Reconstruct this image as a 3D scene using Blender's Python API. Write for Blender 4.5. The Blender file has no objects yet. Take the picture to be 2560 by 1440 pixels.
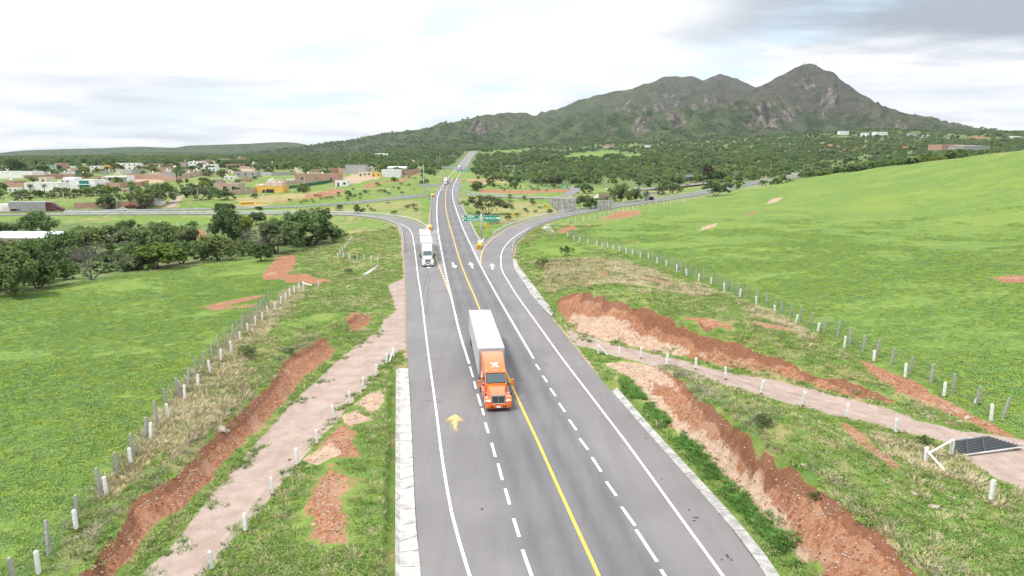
import bpy, bmesh, math, random
import numpy as np
from mathutils import Vector, Matrix, Euler

SC = bpy.context.scene
COL = SC.collection
R = math.radians
rng = np.random.default_rng(7)
random.seed(11)

# ------------------------------------------------------------------ camera
CH, PITCH, FPX = 21.5, R(11.1), 1707.0
cam_data = bpy.data.cameras.new('camera')
cam = bpy.data.objects.new('camera', cam_data)
COL.objects.link(cam)
cam.location = (0, 0, CH)
cam.rotation_euler = (R(90) - PITCH, 0, 0)
cam_data.sensor_width = 36
cam_data.lens = FPX / 2560 * 36
cam_data.clip_start = 0.5
cam_data.clip_end = 30000
SC.camera = cam

# ------------------------------------------------------------------ light and exposure
SUN_EL, SUN_AZ = R(62), R(-120)         # azimuth measured from +Y towards +X
SC.view_settings.view_transform = 'Standard'
SC.view_settings.look = 'None'
SC.view_settings.gamma = 1
SC.view_settings.exposure = 1.27
try: SC.view_settings.use_curve_mapping = False
except Exception: pass
sd = bpy.data.lights.new('sun', 'SUN')
sd.energy = 1.5; sd.angle = R(11); sd.color = (1, 0.955, 0.9)
sun = bpy.data.objects.new('sun', sd); COL.objects.link(sun)
sdir = Vector((math.sin(SUN_AZ) * math.cos(SUN_EL), math.cos(SUN_AZ) * math.cos(SUN_EL), math.sin(SUN_EL)))
sun.rotation_euler = sdir.to_track_quat('Z', 'Y').to_euler()
sun.location = (0, 0, 200)


class NT:
    """small node-tree builder; sockets or plain values may be passed anywhere"""
    def __init__(s, tree): s.t = tree
    def n(s, typ, ins=None, **attrs):
        nd = s.t.nodes.new(typ)
        for k, v in attrs.items(): setattr(nd, k, v)
        for k, v in (ins or {}).items(): s.put(nd.inputs[k], v)
        return nd
    def put(s, sock, v):
        if isinstance(v, bpy.types.NodeSocket): s.t.links.new(v, sock)
        else:
            if sock.type == 'RGBA' and isinstance(v, tuple) and len(v) == 3: v = v + (1,)
            sock.default_value = v
    def math(s, op, a, b=0.0, clamp=False):
        nd = s.n('ShaderNodeMath', {0: a, 1: b}, operation=op); nd.use_clamp = clamp; return nd.outputs[0]
    def add(s, a, b): return s.math('ADD', a, b)
    def mul(s, a, b): return s.math('MULTIPLY', a, b)
    def sub(s, a, b): return s.math('SUBTRACT', a, b)
    def mix(s, f, a, b, blend='MIX'):
        nd = s.n('ShaderNodeMix', data_type='RGBA', blend_type=blend)
        s.put(nd.inputs[0], f); s.put(nd.inputs[6], a); s.put(nd.inputs[7], b); return nd.outputs[2]
    def ramp(s, v, lo, hi):                       # smooth step lo..hi -> 0..1
        nd = s.n('ShaderNodeMapRange', {0: v, 1: lo, 2: hi, 3: 0.0, 4: 1.0}, interpolation_type='SMOOTHSTEP'); return nd.outputs[0]
    def noise(s, vec, scale, detail=4, rough=.55, dist=0.0):
        nd = s.n('ShaderNodeTexNoise', {'Scale': scale, 'Detail': detail, 'Roughness': rough, 'Distortion': dist})
        s.put(nd.inputs['Vector'], vec); return nd.outputs[0]
    def pos(s): return s.n('ShaderNodeNewGeometry').outputs['Position']
    def scaled(s, vec, sc):
        nd = s.n('ShaderNodeMapping'); s.put(nd.inputs[0], vec); nd.inputs['Scale'].default_value = sc; return nd.outputs[0]
    def attr(s, name, out='Color'): return s.n('ShaderNodeAttribute', attribute_name=name).outputs[out]
    def sep(s, v):
        nd = s.n('ShaderNodeSeparateXYZ'); s.put(nd.inputs[0], v); return nd.outputs


def world_sky():
    w = bpy.data.worlds.new('World'); SC.world = w; w.use_nodes = True
    t = w.node_tree; t.nodes.clear(); g = NT(t)
    sky = g.n('ShaderNodeTexSky', sky_type='NISHITA', sun_disc=False)
    sky.sun_elevation = SUN_EL; sky.sun_rotation = SUN_AZ
    d = g.n('ShaderNodeTexCoord').outputs['Generated']
    x, y, z = g.sep(d)
    zz = g.math('ADD', g.math('MAXIMUM', z, 0.0), 0.10)
    pl = g.n('ShaderNodeCombineXYZ', {0: g.math('DIVIDE', x, zz), 1: g.math('DIVIDE', y, zz), 2: 0.0}).outputs[0]
    n1 = g.noise(g.scaled(pl, (.55, .8, 1)), 1.0, 5, .55)           # cloud cover
    n2 = g.noise(g.scaled(pl, (.45, .5, 1)), 1.0, 3, .5)           # thick grey bellies
    n3 = g.noise(g.scaled(pl, (1.3, 1.7, 1)), 1.0, 4, .55)
    cover = g.ramp(n1, .30, .50)                                    # a closed deck with thin blue gaps
    # one heavy cloud over the peak
    az = g.n('ShaderNodeMath', {0: x, 1: y}, operation='ARCTAN2').outputs[0]
    el = g.math('ARCSINE', z)
    dx = g.math('DIVIDE', g.sub(az, .60), .36)
    dz = g.math('DIVIDE', g.sub(el, g.add(.205, g.mul(g.sub(n3, .5), .08))), .088)
    dist = g.math('SQRT', g.add(g.mul(dx, dx), g.mul(dz, dz)))
    heavy = g.mul(g.sub(1.0, g.ramp(g.add(dist, g.mul(g.sub(n2, .5), 1.0)), .50, 1.35)), .95)
    grey = g.math('ADD', g.mul(g.ramp(n2, .45, .70), .36), heavy, True)
    white = g.mix(g.ramp(n3, .35, .65), (4.95, 5.05, 5.2), (6.2, 6.25, 6.25))
    cloud = g.mix(grey, white, (1.95, 2.2, 2.55))
    blue = g.mix(.6, sky.outputs[0], (4.2, 5.2, 5.9))
    col = g.mix(cover, blue, cloud)
    zen = g.add(.96, g.mul(g.math('MAXIMUM', z, 0.0), .95))           # overcast skies brighten towards the zenith
    col = g.n('ShaderNodeVectorMath', {0: col, 3: zen}, operation='SCALE').outputs[0]
    bg = g.n('ShaderNodeBackground', {'Color': col, 'Strength': .081})
    o = g.n('ShaderNodeOutputWorld'); t.links.new(bg.outputs[0], o.inputs[0])
world_sky()
SC.world.cycles.sampling_method = 'MANUAL'; SC.world.cycles.sample_map_resolution = 512
SC.cycles.use_denoising = True
SC.cycles.max_bounces = 6; SC.cycles.transparent_max_bounces = 8
SC.cycles.diffuse_bounces = 2; SC.cycles.transmission_bounces = 2; SC.cycles.glossy_bounces = 2; SC.cycles.volume_bounces = 0

# ------------------------------------------------------------------ pixel (2560x1440 of the survey picture) to place
cp, sp = math.cos(PITCH), math.sin(PITCH)
def ray(px, py):
    r, u = (px - 1280) / FPX, -(py - 720) / FPX
    return np.array([r, cp + u * sp, -sp + u * cp])
def PZ(px, py, z=0.0):
    d = ray(px, py); t = (z - CH) / d[2]
    return np.array([d[0] * t, d[1] * t, z])
def PD(px, py, D):
    d = ray(px, py); t = D / d[1]
    return np.array([d[0] * t, D, CH + d[2] * t])
def depth(p):                                     # distance along the view axis
    return p[1] * cp + (CH - p[2]) * sp
def project(x, y, z):
    f = y * cp + (CH - z) * sp; u = y * sp - (CH - z) * cp
    f = np.maximum(f, .01)
    return 1280 + FPX * x / f, 720 - FPX * u / f

# ------------------------------------------------------------------ numpy noise
_tab = rng.random((256, 256)).astype(np.float32)
def vnoise(x, y):
    xi, yi = np.floor(x).astype(np.int64), np.floor(y).astype(np.int64)
    fx, fy = x - xi, y - yi
    fx = fx * fx * (3 - 2 * fx); fy = fy * fy * (3 - 2 * fy)
    a, b = _tab[xi & 255, yi & 255], _tab[(xi + 1) & 255, yi & 255]
    c, d = _tab[xi & 255, (yi + 1) & 255], _tab[(xi + 1) & 255, (yi + 1) & 255]
    return (a + (b - a) * fx) * (1 - fy) + (c + (d - c) * fx) * fy
def fbm(x, y, o=4, g=.5):
    s, a, n = 0, 1, 0
    for i in range(o):
        s = s + a * (vnoise(x * 2 ** i + 17.3 * i, y * 2 ** i + 9.1 * i) - .5); n += a; a *= g
    return s / n * 2
def sstep(a, b, v):
    t = np.clip((v - a) / (b - a), 0, 1); return t * t * (3 - 2 * t)

def polydist(X, Y, pts, closed=False):
    """distance to a polyline and the (interpolated) last coordinate at the nearest point"""
    P = np.asarray(pts, float)
    best = np.full(X.shape, 1e9); val = np.zeros(X.shape)
    n = len(P) if closed else len(P) - 1
    for i in range(n):
        a, b = P[i], P[(i + 1) % len(P)]
        dx, dy = b[0] - a[0], b[1] - a[1]; L = dx * dx + dy * dy + 1e-9
        t = np.clip(((X - a[0]) * dx + (Y - a[1]) * dy) / L, 0, 1)
        d = np.hypot(X - a[0] - t * dx, Y - a[1] - t * dy)
        m = d < best
        best = np.where(m, d, best)
        if P.shape[1] > 2: val = np.where(m, a[2] + t * (b[2] - a[2]), val)
    return best, val
def inside(X, Y, pts):
    P = np.asarray(pts, float)[:, :2]; c = np.zeros(X.shape, bool); j = len(P) - 1
    for i in range(len(P)):
        xi, yi = P[i]; xj, yj = P[j]
        if yi != yj:
            c ^= ((yi > Y) != (yj > Y)) & (X < (xj - xi) * (Y - yi) / (yj - yi) + xi)
        j = i
    return c
def spline(pts, step=3.0):
    """Catmull-Rom resampling of a 2-D or 3-D polyline"""
    P = np.asarray(pts, float)
    E = np.vstack([2 * P[0] - P[1], P, 2 * P[-1] - P[-2]]); out = []
    for i in range(1, len(E) - 2):
        p0, p1, p2, p3 = E[i - 1], E[i], E[i + 1], E[i + 2]
        n = max(1, int(np.linalg.norm(p2 - p1) / step))
        for k in range(n):
            t = k / n
            out.append(.5 * (2 * p1 + (p2 - p0) * t + (2 * p0 - 5 * p1 + 4 * p2 - p3) * t * t + (3 * p1 - p0 - 3 * p2 + p3) * t ** 3))
    out.append(P[-1]); return np.array(out)
def offset(P, d):
    """shift a polyline sideways (positive = to the left of its direction)"""
    P = np.asarray(P, float); T = np.gradient(P[:, :2], axis=0); T /= np.linalg.norm(T, axis=1)[:, None] + 1e-9
    Q = P.copy(); Q[:, 0] -= T[:, 1] * d; Q[:, 1] += T[:, 0] * d; return Q

# ------------------------------------------------------------------ object helpers
def tag(o, label=None, cat=None, group=None, kind=None):
    if label: o['label'] = label
    if cat: o['category'] = cat
    if group: o['group'] = group
    if kind: o['kind'] = kind
    return o
def link(name, me, parent=None, mat=None):
    o = bpy.data.objects.new(name, me); COL.objects.link(o)
    if mat is not None and me is not None and len(me.materials) == 0: me.materials.append(mat)
    if parent is not None: o.parent = parent
    return o
def empty(name, loc=(0, 0, 0), rz=0):
    o = bpy.data.objects.new(name, None); COL.objects.link(o)
    o.location = loc; o.rotation_euler = (0, 0, rz); o.empty_display_size = .2; return o
def copy_tree(o, parent=None):
    c = o.copy(); COL.objects.link(c); c.parent = parent
    for ch in list(o.children): copy_tree(ch, c)
    return c
def mesh(name, verts, faces, mat=None, smooth=False):
    me = bpy.data.meshes.new(name)
    me.from_pydata([tuple(map(float, v)) for v in verts], [], [tuple(map(int, f)) for f in faces])
    if mat is not None: me.materials.append(mat)
    if smooth: me.polygons.foreach_set('use_smooth', [True] * len(me.polygons))
    me.update(); return me
def npmesh(name, V, F, mat=None, smooth=True):
    """fast mesh from arrays; F is (n,4) or (n,3)"""
    me = bpy.data.meshes.new(name)
    V = np.asarray(V, np.float32); F = np.asarray(F, np.int32); k = F.shape[1]
    me.vertices.add(len(V)); me.vertices.foreach_set('co', V.ravel())
    me.loops.add(F.size); me.loops.foreach_set('vertex_index', F.ravel())
    me.polygons.add(len(F)); me.polygons.foreach_set('loop_start', np.arange(0, F.size, k, dtype=np.int32))
    try: me.polygons.foreach_set('loop_total', np.full(len(F), k, np.int32))
    except Exception: pass
    if smooth: me.polygons.foreach_set('use_smooth', np.ones(len(F), bool))
    if mat is not None: me.materials.append(mat)
    me.update(calc_edges=True); me.validate(); return me

class MB:
    """collects boxes, bars, lofts into one mesh"""
    def __init__(s): s.v = []; s.f = []
    def raw(s, v, f):
        b = len(s.v); s.v += [tuple(map(float, p)) for p in v]; s.f += [tuple(i + b for i in q) for q in f]; return s
    def box(s, x0, x1, y0, y1, z0, z1):
        return s.raw([(x0, y0, z0), (x1, y0, z0), (x1, y1, z0), (x0, y1, z0), (x0, y0, z1), (x1, y0, z1), (x1, y1, z1), (x0, y1, z1)],
                     [(0, 3, 2, 1), (4, 5, 6, 7), (0, 1, 5, 4), (1, 2, 6, 5), (2, 3, 7, 6), (3, 0, 4, 7)])
    def bar(s, a, b, r0, r1=None, n=6):
        r1 = r0 if r1 is None else r1
        a, b = Vector(a), Vector(b); d = (b - a)
        if d.length < 1e-6: return s
        q = d.to_track_quat('Z', 'Y'); vs = []
        for c, r in ((a, r0), (b, r1)):
            for i in range(n):
                t = 2 * math.pi * i / n; vs.append(c + q @ Vector((r * math.cos(t), r * math.sin(t), 0)))
        fs = [(i, (i + 1) % n, n + (i + 1) % n, n + i) for i in range(n)] + [tuple(range(n - 1, -1, -1)), tuple(range(n, 2 * n))]
        return s.raw(vs, fs)
    def loft(s, secs, cap=True):
        """secs: list of equally long rings of 3-D points"""
        n = len(secs[0]); vs = [p for r in secs for p in r]; fs = []
        for k in range(len(secs) - 1):
            for i in range(n): fs.append((k * n + i, k * n + (i + 1) % n, (k + 1) * n + (i + 1) % n, (k + 1) * n + i))
        if cap: fs += [tuple(range(n - 1, -1, -1)), tuple(range((len(secs) - 1) * n, len(secs) * n))]
        return s.raw(vs, fs)
    def prism(s, prof, x0, x1):
        """profile of (y, z) extruded along x"""
        return s.loft([[(x0, y, z) for y, z in prof], [(x1, y, z) for y, z in prof]])
    def lathe(s, prof, cx, cy, cz, axis='x', n=16):
        """prof: list of (offset along axis, radius)"""
        secs = []
        for h, r in prof:
            ring = []
            for i in range(n):
                t = 2 * math.pi * i / n; a, b = r * math.cos(t), r * math.sin(t)
                ring.append((cx + h, cy + a, cz + b) if axis == 'x' else ((cx + a, cy + h, cz + b) if axis == 'y' else (cx + a, cy + b, cz + h)))
            secs.append(ring)
        return s.loft(secs)
    def mesh(s, name, mat=None, smooth=False, bevel=0):
        me = mesh(name, s.v, s.f, mat, smooth)
        bm = bmesh.new(); bm.from_mesh(me)
        bmesh.ops.recalc_face_normals(bm, faces=bm.faces)
        if bevel:
            bmesh.ops.bevel(bm, geom=list(bm.edges), offset=bevel, segments=2, affect='EDGES', profile=.6, clamp_overlap=True)
        bm.to_mesh(me); bm.free(); return me
    def build(s, name, mat, parent=None, smooth=False, bevel=0):
        return link(name, s.mesh(name, mat, smooth, bevel), parent)

# ------------------------------------------------------------------ materials
M = {}
def principled(name, color, rough=.8, metal=0.0, spec=.3, vary=0.0, vscale=2.0, bump=0.0, bscale=20.0, obj=True, coat=0.0):
    m = bpy.data.materials.new(name); m.use_nodes = True; t = m.node_tree; g = NT(t)
    b = t.nodes['Principled BSDF']
    b.inputs['Roughness'].default_value = rough; b.inputs['Metallic'].default_value = metal
    b.inputs['Specular IOR Level'].default_value = spec; b.inputs['Coat Weight'].default_value = coat
    co = g.n('ShaderNodeTexCoord').outputs['Object'] if obj else g.pos()
    c = color if len(color) == 4 else color + (1,)
    if vary:
        n = g.noise(co, vscale, 6, .62)
        f = g.ramp(n, .3, .72)
        lo = tuple(v * (1 - vary) for v in color) + (1,); hi = tuple(min(1, v * (1 + vary * .6)) for v in color) + (1,)
        t.links.new(g.mix(f, lo, hi), b.inputs['Base Color'])
    else: b.inputs['Base Color'].default_value = c
    if bump:
        bn = g.n('ShaderNodeBump', {'Strength': bump, 'Distance': .05, 'Height': g.noise(co, bscale, 5, .6)})
        t.links.new(bn.outputs[0], b.inputs['Normal'])
    M[name] = m; return m
def foliage(name, c0, c1, c2, trans=.25, up=.7):
    m = bpy.data.materials.new(name); m.use_nodes = True; t = m.node_tree; t.nodes.clear(); g = NT(t)
    oi = g.n('ShaderNodeObjectInfo'); p = g.pos()
    r = oi.outputs['Random']
    n = g.noise(p, .9, 4, .6); n2 = g.noise(p, .05, 3, .5)
    c = g.mix(g.ramp(n, .32, .7), c0, c1)
    c = g.mix(g.mul(g.ramp(g.add(r, g.sub(n2, .5)), .45, 1.0), .75), c, c2)
    nv = g.n('ShaderNodeVectorMath', {0: g.n('ShaderNodeNewGeometry').outputs['Normal'], 1: (0, 0, up)}, operation='ADD').outputs[0]
    nv = g.n('ShaderNodeVectorMath', {0: nv}, operation='NORMALIZE').outputs[0]
    d = g.n('ShaderNodeBsdfDiffuse', {'Color': c, 'Normal': nv}); tr = g.n('ShaderNodeBsdfTranslucent', {'Color': c})
    mx = g.n('ShaderNodeMixShader', {0: trans, 1: d.outputs[0], 2: tr.outputs[0]})
    o = g.n('ShaderNodeOutputMaterial'); t.links.new(mx.outputs[0], o.inputs[0]); M[name] = m; return m

principled('concrete', (.48, .465, .435), .9, vary=.38, vscale=1.4, bump=.2, obj=False)
principled('concrete_grey', (.38, .37, .35), .9, vary=.35, vscale=1.2, bump=.2, obj=False)
principled('post_white', (.74, .75, .74), .8, vary=.15, vscale=3)
principled('post_grey', (.36, .35, .34), .9, vary=.25, vscale=3)
principled('post_soil', (.34, .20, .12), .95, vary=.3, vscale=6)
principled('steel', (.56, .60, .63), .5, .15, vary=.2, vscale=.6, obj=False)
principled('steel_dark', (.10, .11, .12), .6, .4)
principled('wire', (.25, .25, .25), .5, .6)
principled('white_paint', (.78, .77, .75), .75, vary=.22, vscale=.9, obj=False)
principled('white_thin', (.60, .60, .58), .8, vary=.35, vscale=1.6, obj=False)
principled('yellow_paint', (.72, .47, .075), .75, vary=.2, vscale=1.0, obj=False)
principled('orange_line', (.66, .42, .17), .75, vary=.22, vscale=1.0, obj=False)
principled('barrier_yellow', (.80, .43, .02), .6, vary=.12)
principled('black', (.015, .015, .015), .5)
principled('rubber', (.018, .018, .019), .85)
principled('sign_green', (.005, .26, .135), .5)
principled('sign_white', (.85, .87, .86), .5)
principled('sign_back', (.40, .43, .44), .5, .3, vary=.12)
principled('sign_yellow', (.82, .55, .02), .5)
principled('pole_concrete', (.46, .45, .42), .9, vary=.15)
principled('pole_wood', (.16, .12, .09), .9)
principled('bark', (.10, .075, .055), .95, vary=.35, vscale=3)
principled('bark_grey', (.17, .15, .14), .95, vary=.35, vscale=3)
principled('rock', (.40, .33, .27), .9, vary=.3, vscale=3, bump=.4, bscale=6)
principled('rock_red', (.20, .085, .045), .95, vary=.3, vscale=3)

# ------------------------------------------------------------------ road lines surveyed as pixels on the flat carriageway
def L0(pts, z=0.0): return [PZ(a, b, z) for a, b in pts]
ROAD_FAR = [(1134, 441, 640), (1146, 426, 800), (1157.5, 413, 950), (1166, 400, 1100), (1174.5, 390, 1250), (1181, 381, 1400), (1186, 377.5, 1480)]
PX_YELLOW = [(1545, 1550), (1497, 1440), (1405, 1240), (1333.6, 1080), (1284, 974), (1201, 778), (1186, 740), (1165, 692), (1147, 643), (1131, 588), (1122, 557), (1114, 515), (1115, 478), (1120, 465.5), (1126.7, 454), (1137, 441)]
PX_LEFT_EDGE_LINE = [(1205, 1540), (1174, 1440), (1130, 1287), (1104, 1138), (1094, 1053), (1082, 965), (1067.6, 860), (1053, 740), (1046, 697), (1041, 657), (1036, 617), (1030, 585), (1020, 570), (997, 558)]
PX_LEFT_SOLID = [(1173, 910), (1161, 872), (1146, 820), (1127.5, 740), (1118, 700), (1108, 650), (1099, 600), (1095, 575), (1092, 538), (1092.5, 510), (1094.5, 491), (1100, 476.7), (1109.5, 462), (1120, 449), (1129, 440)]
PX_RIGHT_SOLID = [(1334, 897), (1285, 813), (1243, 740), (1202, 665), (1177, 613), (1157, 570), (1142.5, 530), (1134, 503), (1131, 482), (1134.4, 463), (1143, 446.7), (1148, 440)]
PX_RAMP_R_LINE = [(1870, 1530), (1807, 1440), (1713, 1311), (1647, 1219), (1572, 1115), (1480, 994), (1400, 889), (1342, 808), (1293, 740), (1273, 708), (1255, 675), (1252, 647), (1257, 625), (1272, 605), (1297, 585), (1340, 561.7), (1400, 541)]
PX_ORANGE_L = [(1125, 738), (1107, 690), (1093, 653), (1080, 613), (1068, 575), (1058, 566), (1030, 552.5), (988, 546), (950, 541)]
PX_ORANGE_R = [(1202, 668), (1202.5, 643), (1210, 620), (1230, 598), (1253, 581.7), (1280, 566.7), (1340, 547), (1410, 531.5)]
PX_PAVE_L = [(1056, 1560), (1051.5, 1440), (1039, 1283), (1029, 1053), (1021, 916), (1017, 860), (1014.7, 740), (1011.7, 665), (1009, 633), (1006.7, 600)]
PX_PAVE_R = [(1990, 1540), (1913, 1440), (1855, 1352), (1730, 1207), (1605, 1065), (1480, 921), (1400, 820), (1370, 785), (1331, 740), (1307, 703), (1288, 675), (1281, 643), (1284, 615)]
PX_MAIN_L = [(1060, 600), (1072, 575), (1074, 555), (1078, 500), (1081, 490), (1092, 476), (1103, 462), (1112, 450), (1118, 441)]
PX_MAIN_R = [(1210, 612), (1197, 601), (1171, 550), (1148, 502), (1146.5, 484), (1152, 466), (1153, 455), (1154, 441)]
yel = spline(L0(PX_YELLOW), 4)
far_c = [PD(*q) for q in ROAD_FAR]
main_mid = [(p[0], p[1], 0.0) for p in L0([(1500, 1600), (1390, 1240), (1262, 974), (1172, 740), (1132, 600), (1113, 515), (1115, 478), (1130, 448)])]
MAIN_C = spline(main_mid + [tuple(p) for p in far_c], 6)
RAMP_L_EDGE = spline([PZ(*q) for q in [(1009, 633, 0), (1007, 600, 0), (1003, 581, 0), (994, 566, 0), (976, 555.5, -.1), (950, 548, -.3), (900, 541, -.7), (850, 538, -1.1), (775, 536, -1.6), (662, 536, -2), (500, 536.5, -2.2), (280, 537, -2.4), (0, 539, -2.6), (-500, 543, -2.6)]], 4)
RAMP_L = offset(RAMP_L_EDGE, -3.9)
RAMP_R_EDGE = spline([PZ(*q) for q in [(1281, 643, 0), (1284, 617, 0), (1297, 598, 0), (1340, 567, 0), (1400, 547, 0), (1500, 526, 0), (1600, 510.5, 0), (1700, 496, 0), (1760, 486, .1), (1815, 475, .6)]] + [PD(1940, 452, 440), PD(2015, 440, 500), PD(2110, 428, 640)], 4)
RAMP_R = offset(RAMP_R_EDGE, 3.9)
ONRAMP_EDGE = spline([PZ(*q) for q in [(1080, 488.5, 0), (1062, 491.5, 0), (1000, 498, -.2), (912, 506.5, -.8), (820, 513.5, -1.4), (750, 517.5, -1.8), (612, 522, -2.2), (480, 525, -2.5), (300, 528, -2.7), (0, 530, -2.8), (-500, 534, -2.8)]], 5)
ONRAMP = offset(ONRAMP_EDGE, -5.5)
OFFRAMP_EDGE = spline([PZ(*q) for q in [(1147, 484.5, 0), (1165, 487.5, 0), (1250, 492.5, 0), (1370, 496.5, 0), (1470, 497, .2), (1560, 491, .6), (1660, 481, .9)]], 5)
OFFRAMP = offset(OFFRAMP_EDGE, 4.5)
BACK_ROAD = spline([PZ(*q) for q in [(1410, 490, 0), (1432, 481, 0), (1440, 474, 0), (1432, 467, .3)]], 4)

# ------------------------------------------------------------------ relief: control points (x, y, z)
CT = []
def cz(*pts):
    for a, b, z in pts: CT.append(PZ(a, b, z))
def cd(*pts):
    for a, b, D in pts: CT.append(PD(a, b, D))
def along(px, z, step=3.0):                       # px: [(px,py[,z])]
    P = [PZ(q[0], q[1], q[2] if len(q) > 2 else z) for q in px]
    for p in spline(P, step): CT.append(p)
# main road level
for p in MAIN_C[::3]: CT.append((p[0], p[1], p[2] - .1))
along([(q[0] - 14, q[1]) for q in PX_PAVE_L], -.1, 5)
along([(q[0] + 16, q[1]) for q in PX_PAVE_R], .0, 4)
for E_ in (RAMP_L, RAMP_R, ONRAMP, OFFRAMP):
    for p in E_[::3]: CT.append((p[0], p[1], p[2] - .1))
# left bank beside the dirt track
BANK_L_CREST = [(150, 1500), (200, 1440), (236, 1415), (280, 1359), (319, 1290), (328, 1262), (358, 1248), (389, 1232), (444, 1195), (528, 1109), (605, 1043), (677, 969), (717, 904), (777, 868), (812, 846)]
BANK_L_BASE = [(225, 1500), (268, 1450), (318, 1395), (352, 1322), (396, 1290), (466, 1243), (552, 1146), (634, 1066), (700, 998), (756, 928), (800, 893), (836, 868)]
along(BANK_L_CREST, .78, 1.0); along(BANK_L_BASE, -.22, 1.0)
BANK_L2_CREST = [(866, 808), (884, 795), (906, 784), (939, 787)]
BANK_L2_BASE = [(872, 828), (895, 822), (918, 808), (942, 797)]
along(BANK_L2_CREST, 1.0, 1.2); along(BANK_L2_BASE, 0, 1.2)
TRACK_L = [(360, 1520), (440, 1430), (560, 1270), (680, 1130), (800, 1000), (900, 905), (960, 850), (1005, 800)]
for i, q in enumerate(TRACK_L): CT.append(PZ(q[0], q[1], [-.5, -.5, -.45, -.4, -.3, -.2, -.1, -.05][i]))
cz((560, 1440, -.2), (640, 1330, 0), (760, 1190, .15), (880, 1060, .3), (960, 960, .1), (940, 1300, .2), (900, 1440, .2), (820, 1260, .75), (835, 1110, .8), (900, 1050, .75), (935, 985, .6), (780, 1330, .5))
cz((100, 1400, .7), (250, 1240, .8), (420, 1030, .8), (560, 880, .8), (700, 770, .6), (860, 720, .3), (960, 700, .1), (600, 990, .9), (760, 830, .8), (870, 760, .6),
   (-300, 1400, .3), (0, 1200, .5), (0, 1000, .2), (200, 900, .1), (400, 800, -.2), (0, 850, -.8), (150, 730, -1.6), (400, 685, -2), (640, 652, -2.2), (-400, 760, -1.6), (-600, 1000, 0))
# gully and slope below the left ramp
cz((700, 640, -3.2), (690, 690, -1.8), (760, 700, -1.6), (820, 690, -1.2), (900, 640, -1.2), (980, 620, -.4), (860, 600, -2.2), (960, 580, -.8), (930, 680, -.5), (740, 625, -3.4), (600, 640, -3.4))
for a, b in [(0, 690), (250, 640), (450, 610), (650, 590), (780, 575), (0, 600), (200, 580), (400, 565), (600, 556)]: CT.append(PZ(a, b, -4.2))
cz((300, 592, -4.6), (100, 592, -4.6), (870, 556, -2.2), (700, 548, -3.0), (300, 548, -3.4), (0, 552, -3.4))
# between the two left ramps: grassy hump
cz((1040, 515, .8), (960, 520, .4), (850, 524, -.6), (1060, 545, -.2))
# town rising behind
cd((0, 515, 300), (150, 510, 310), (350, 508, 310), (560, 505, 320), (0, 470, 420), (0, 440, 560), (0, 425, 720), (0, 405, 1050), (0, 396, 1500), (-700, 470, 420), (-700, 420, 900),
   (200, 480, 385), (200, 455, 470), (200, 432, 620), (200, 415, 800), (200, 400, 1200), (400, 480, 390), (400, 450, 490), (400, 430, 610), (400, 410, 850), (400, 396, 1400),
   (600, 480, 390), (600, 450, 490), (600, 425, 650), (600, 408, 880), (600, 395, 1500), (800, 480, 385), (800, 455, 460), (800, 435, 580), (800, 410, 850), (800, 392, 1500),
   (950, 470, 420), (950, 445, 520), (950, 425, 650), (950, 400, 1000), (950, 386, 1600), (1040, 470, 440), (1040, 440, 560), (1040, 415, 780), (1040, 395, 1150))
# cut slope between on-ramp and houses
cz((700, 508, -1.2), (850, 500, -.6), (1000, 487, 0)); cd((700, 492, 352), (850, 478, 380), (1000, 455, 440), (900, 463, 428))
# right side near: cut banks either side of the gravel track
B1_TALUS = [(1560, 948), (1600, 985), (1660, 1052), (1738, 1132), (1813, 1207), (1890, 1285), (1970, 1370), (2060, 1460), (2120, 1530)]
B1_BASE = [(1605, 944, .25), (1680, 1032, .6), (1788, 1130, .75), (1876, 1200, .8), (1938, 1270, .8), (1992, 1345, .8), (2044, 1410, .8), (2120, 1490, .8)]
B1_CREST = [(1650, 915, 1.0), (1700, 945, 1.6), (1752, 995, 2.2), (1815, 1050, 2.5), (1880, 1105, 2.6), (1940, 1145, 2.65), (2000, 1185, 2.7), (2060, 1230, 2.7), (2125, 1280, 2.7), (2190, 1325, 2.7), (2250, 1372, 2.7), (2310, 1440, 2.7), (2370, 1520, 2.7)]
B1_CREST = [(q[0], q[1], q[2] * 1.16) for q in B1_CREST]
along(B1_TALUS, .12, 1.5); along(B1_BASE, .7, 1.3); along(B1_CREST, 2.6, 1.0)
B2_BASE = [(1415, 800, .15), (1440, 830, .35), (1470, 848, .5), (1555, 860, .7), (1630, 872, .8), (1705, 892, .9), (1780, 910, 1.0), (1880, 927, 1.1), (1930, 940, 1.15), (2005, 955, 1.2), (2043, 974, 1.2), (2104, 989, 1.25), (2177, 1001, 1.3), (2225, 1015, 1.3)]
B2_CREST = [(1395, 740, 2.4), (1440, 728, 3.1), (1472, 730, 3.6), (1520, 747, 3.95), (1595, 770, 4.05), (1675, 800, 3.65), (1730, 825, 3.3), (1780, 847, 3.0), (1842, 860, 2.8), (1902, 882, 2.5), (1942, 895, 2.4), (1992, 908, 2.3), (2043, 932, 2.15), (2104, 946, 2.1), (2151, 962, 2.0), (2195, 980, 1.85), (2235, 1000, 1.6)]
along(B2_BASE, .8, 1.6); along(B2_CREST, 3, 1.3)
def halfway(base, crest, zb, zc, n, t=.66, hz=.36):
    A = spline([PZ(q[0], q[1], q[2] if len(q) > 2 else zb) for q in base], 1); B = spline([PZ(q[0], q[1], q[2] if len(q) > 2 else zc) for q in crest], 1)
    for k in range(n):
        u = k / (n - 1); a = A[int(u * (len(A) - 1))]; d = np.hypot(B[:, 0] - a[0], B[:, 1] - a[1]); c = B[int(np.argmin(d))]
        if d.min() > .5: CT.append((a[0] + t * (c[0] - a[0]), a[1] + t * (c[1] - a[1]), a[2] + hz * (c[2] - a[2])))
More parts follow.
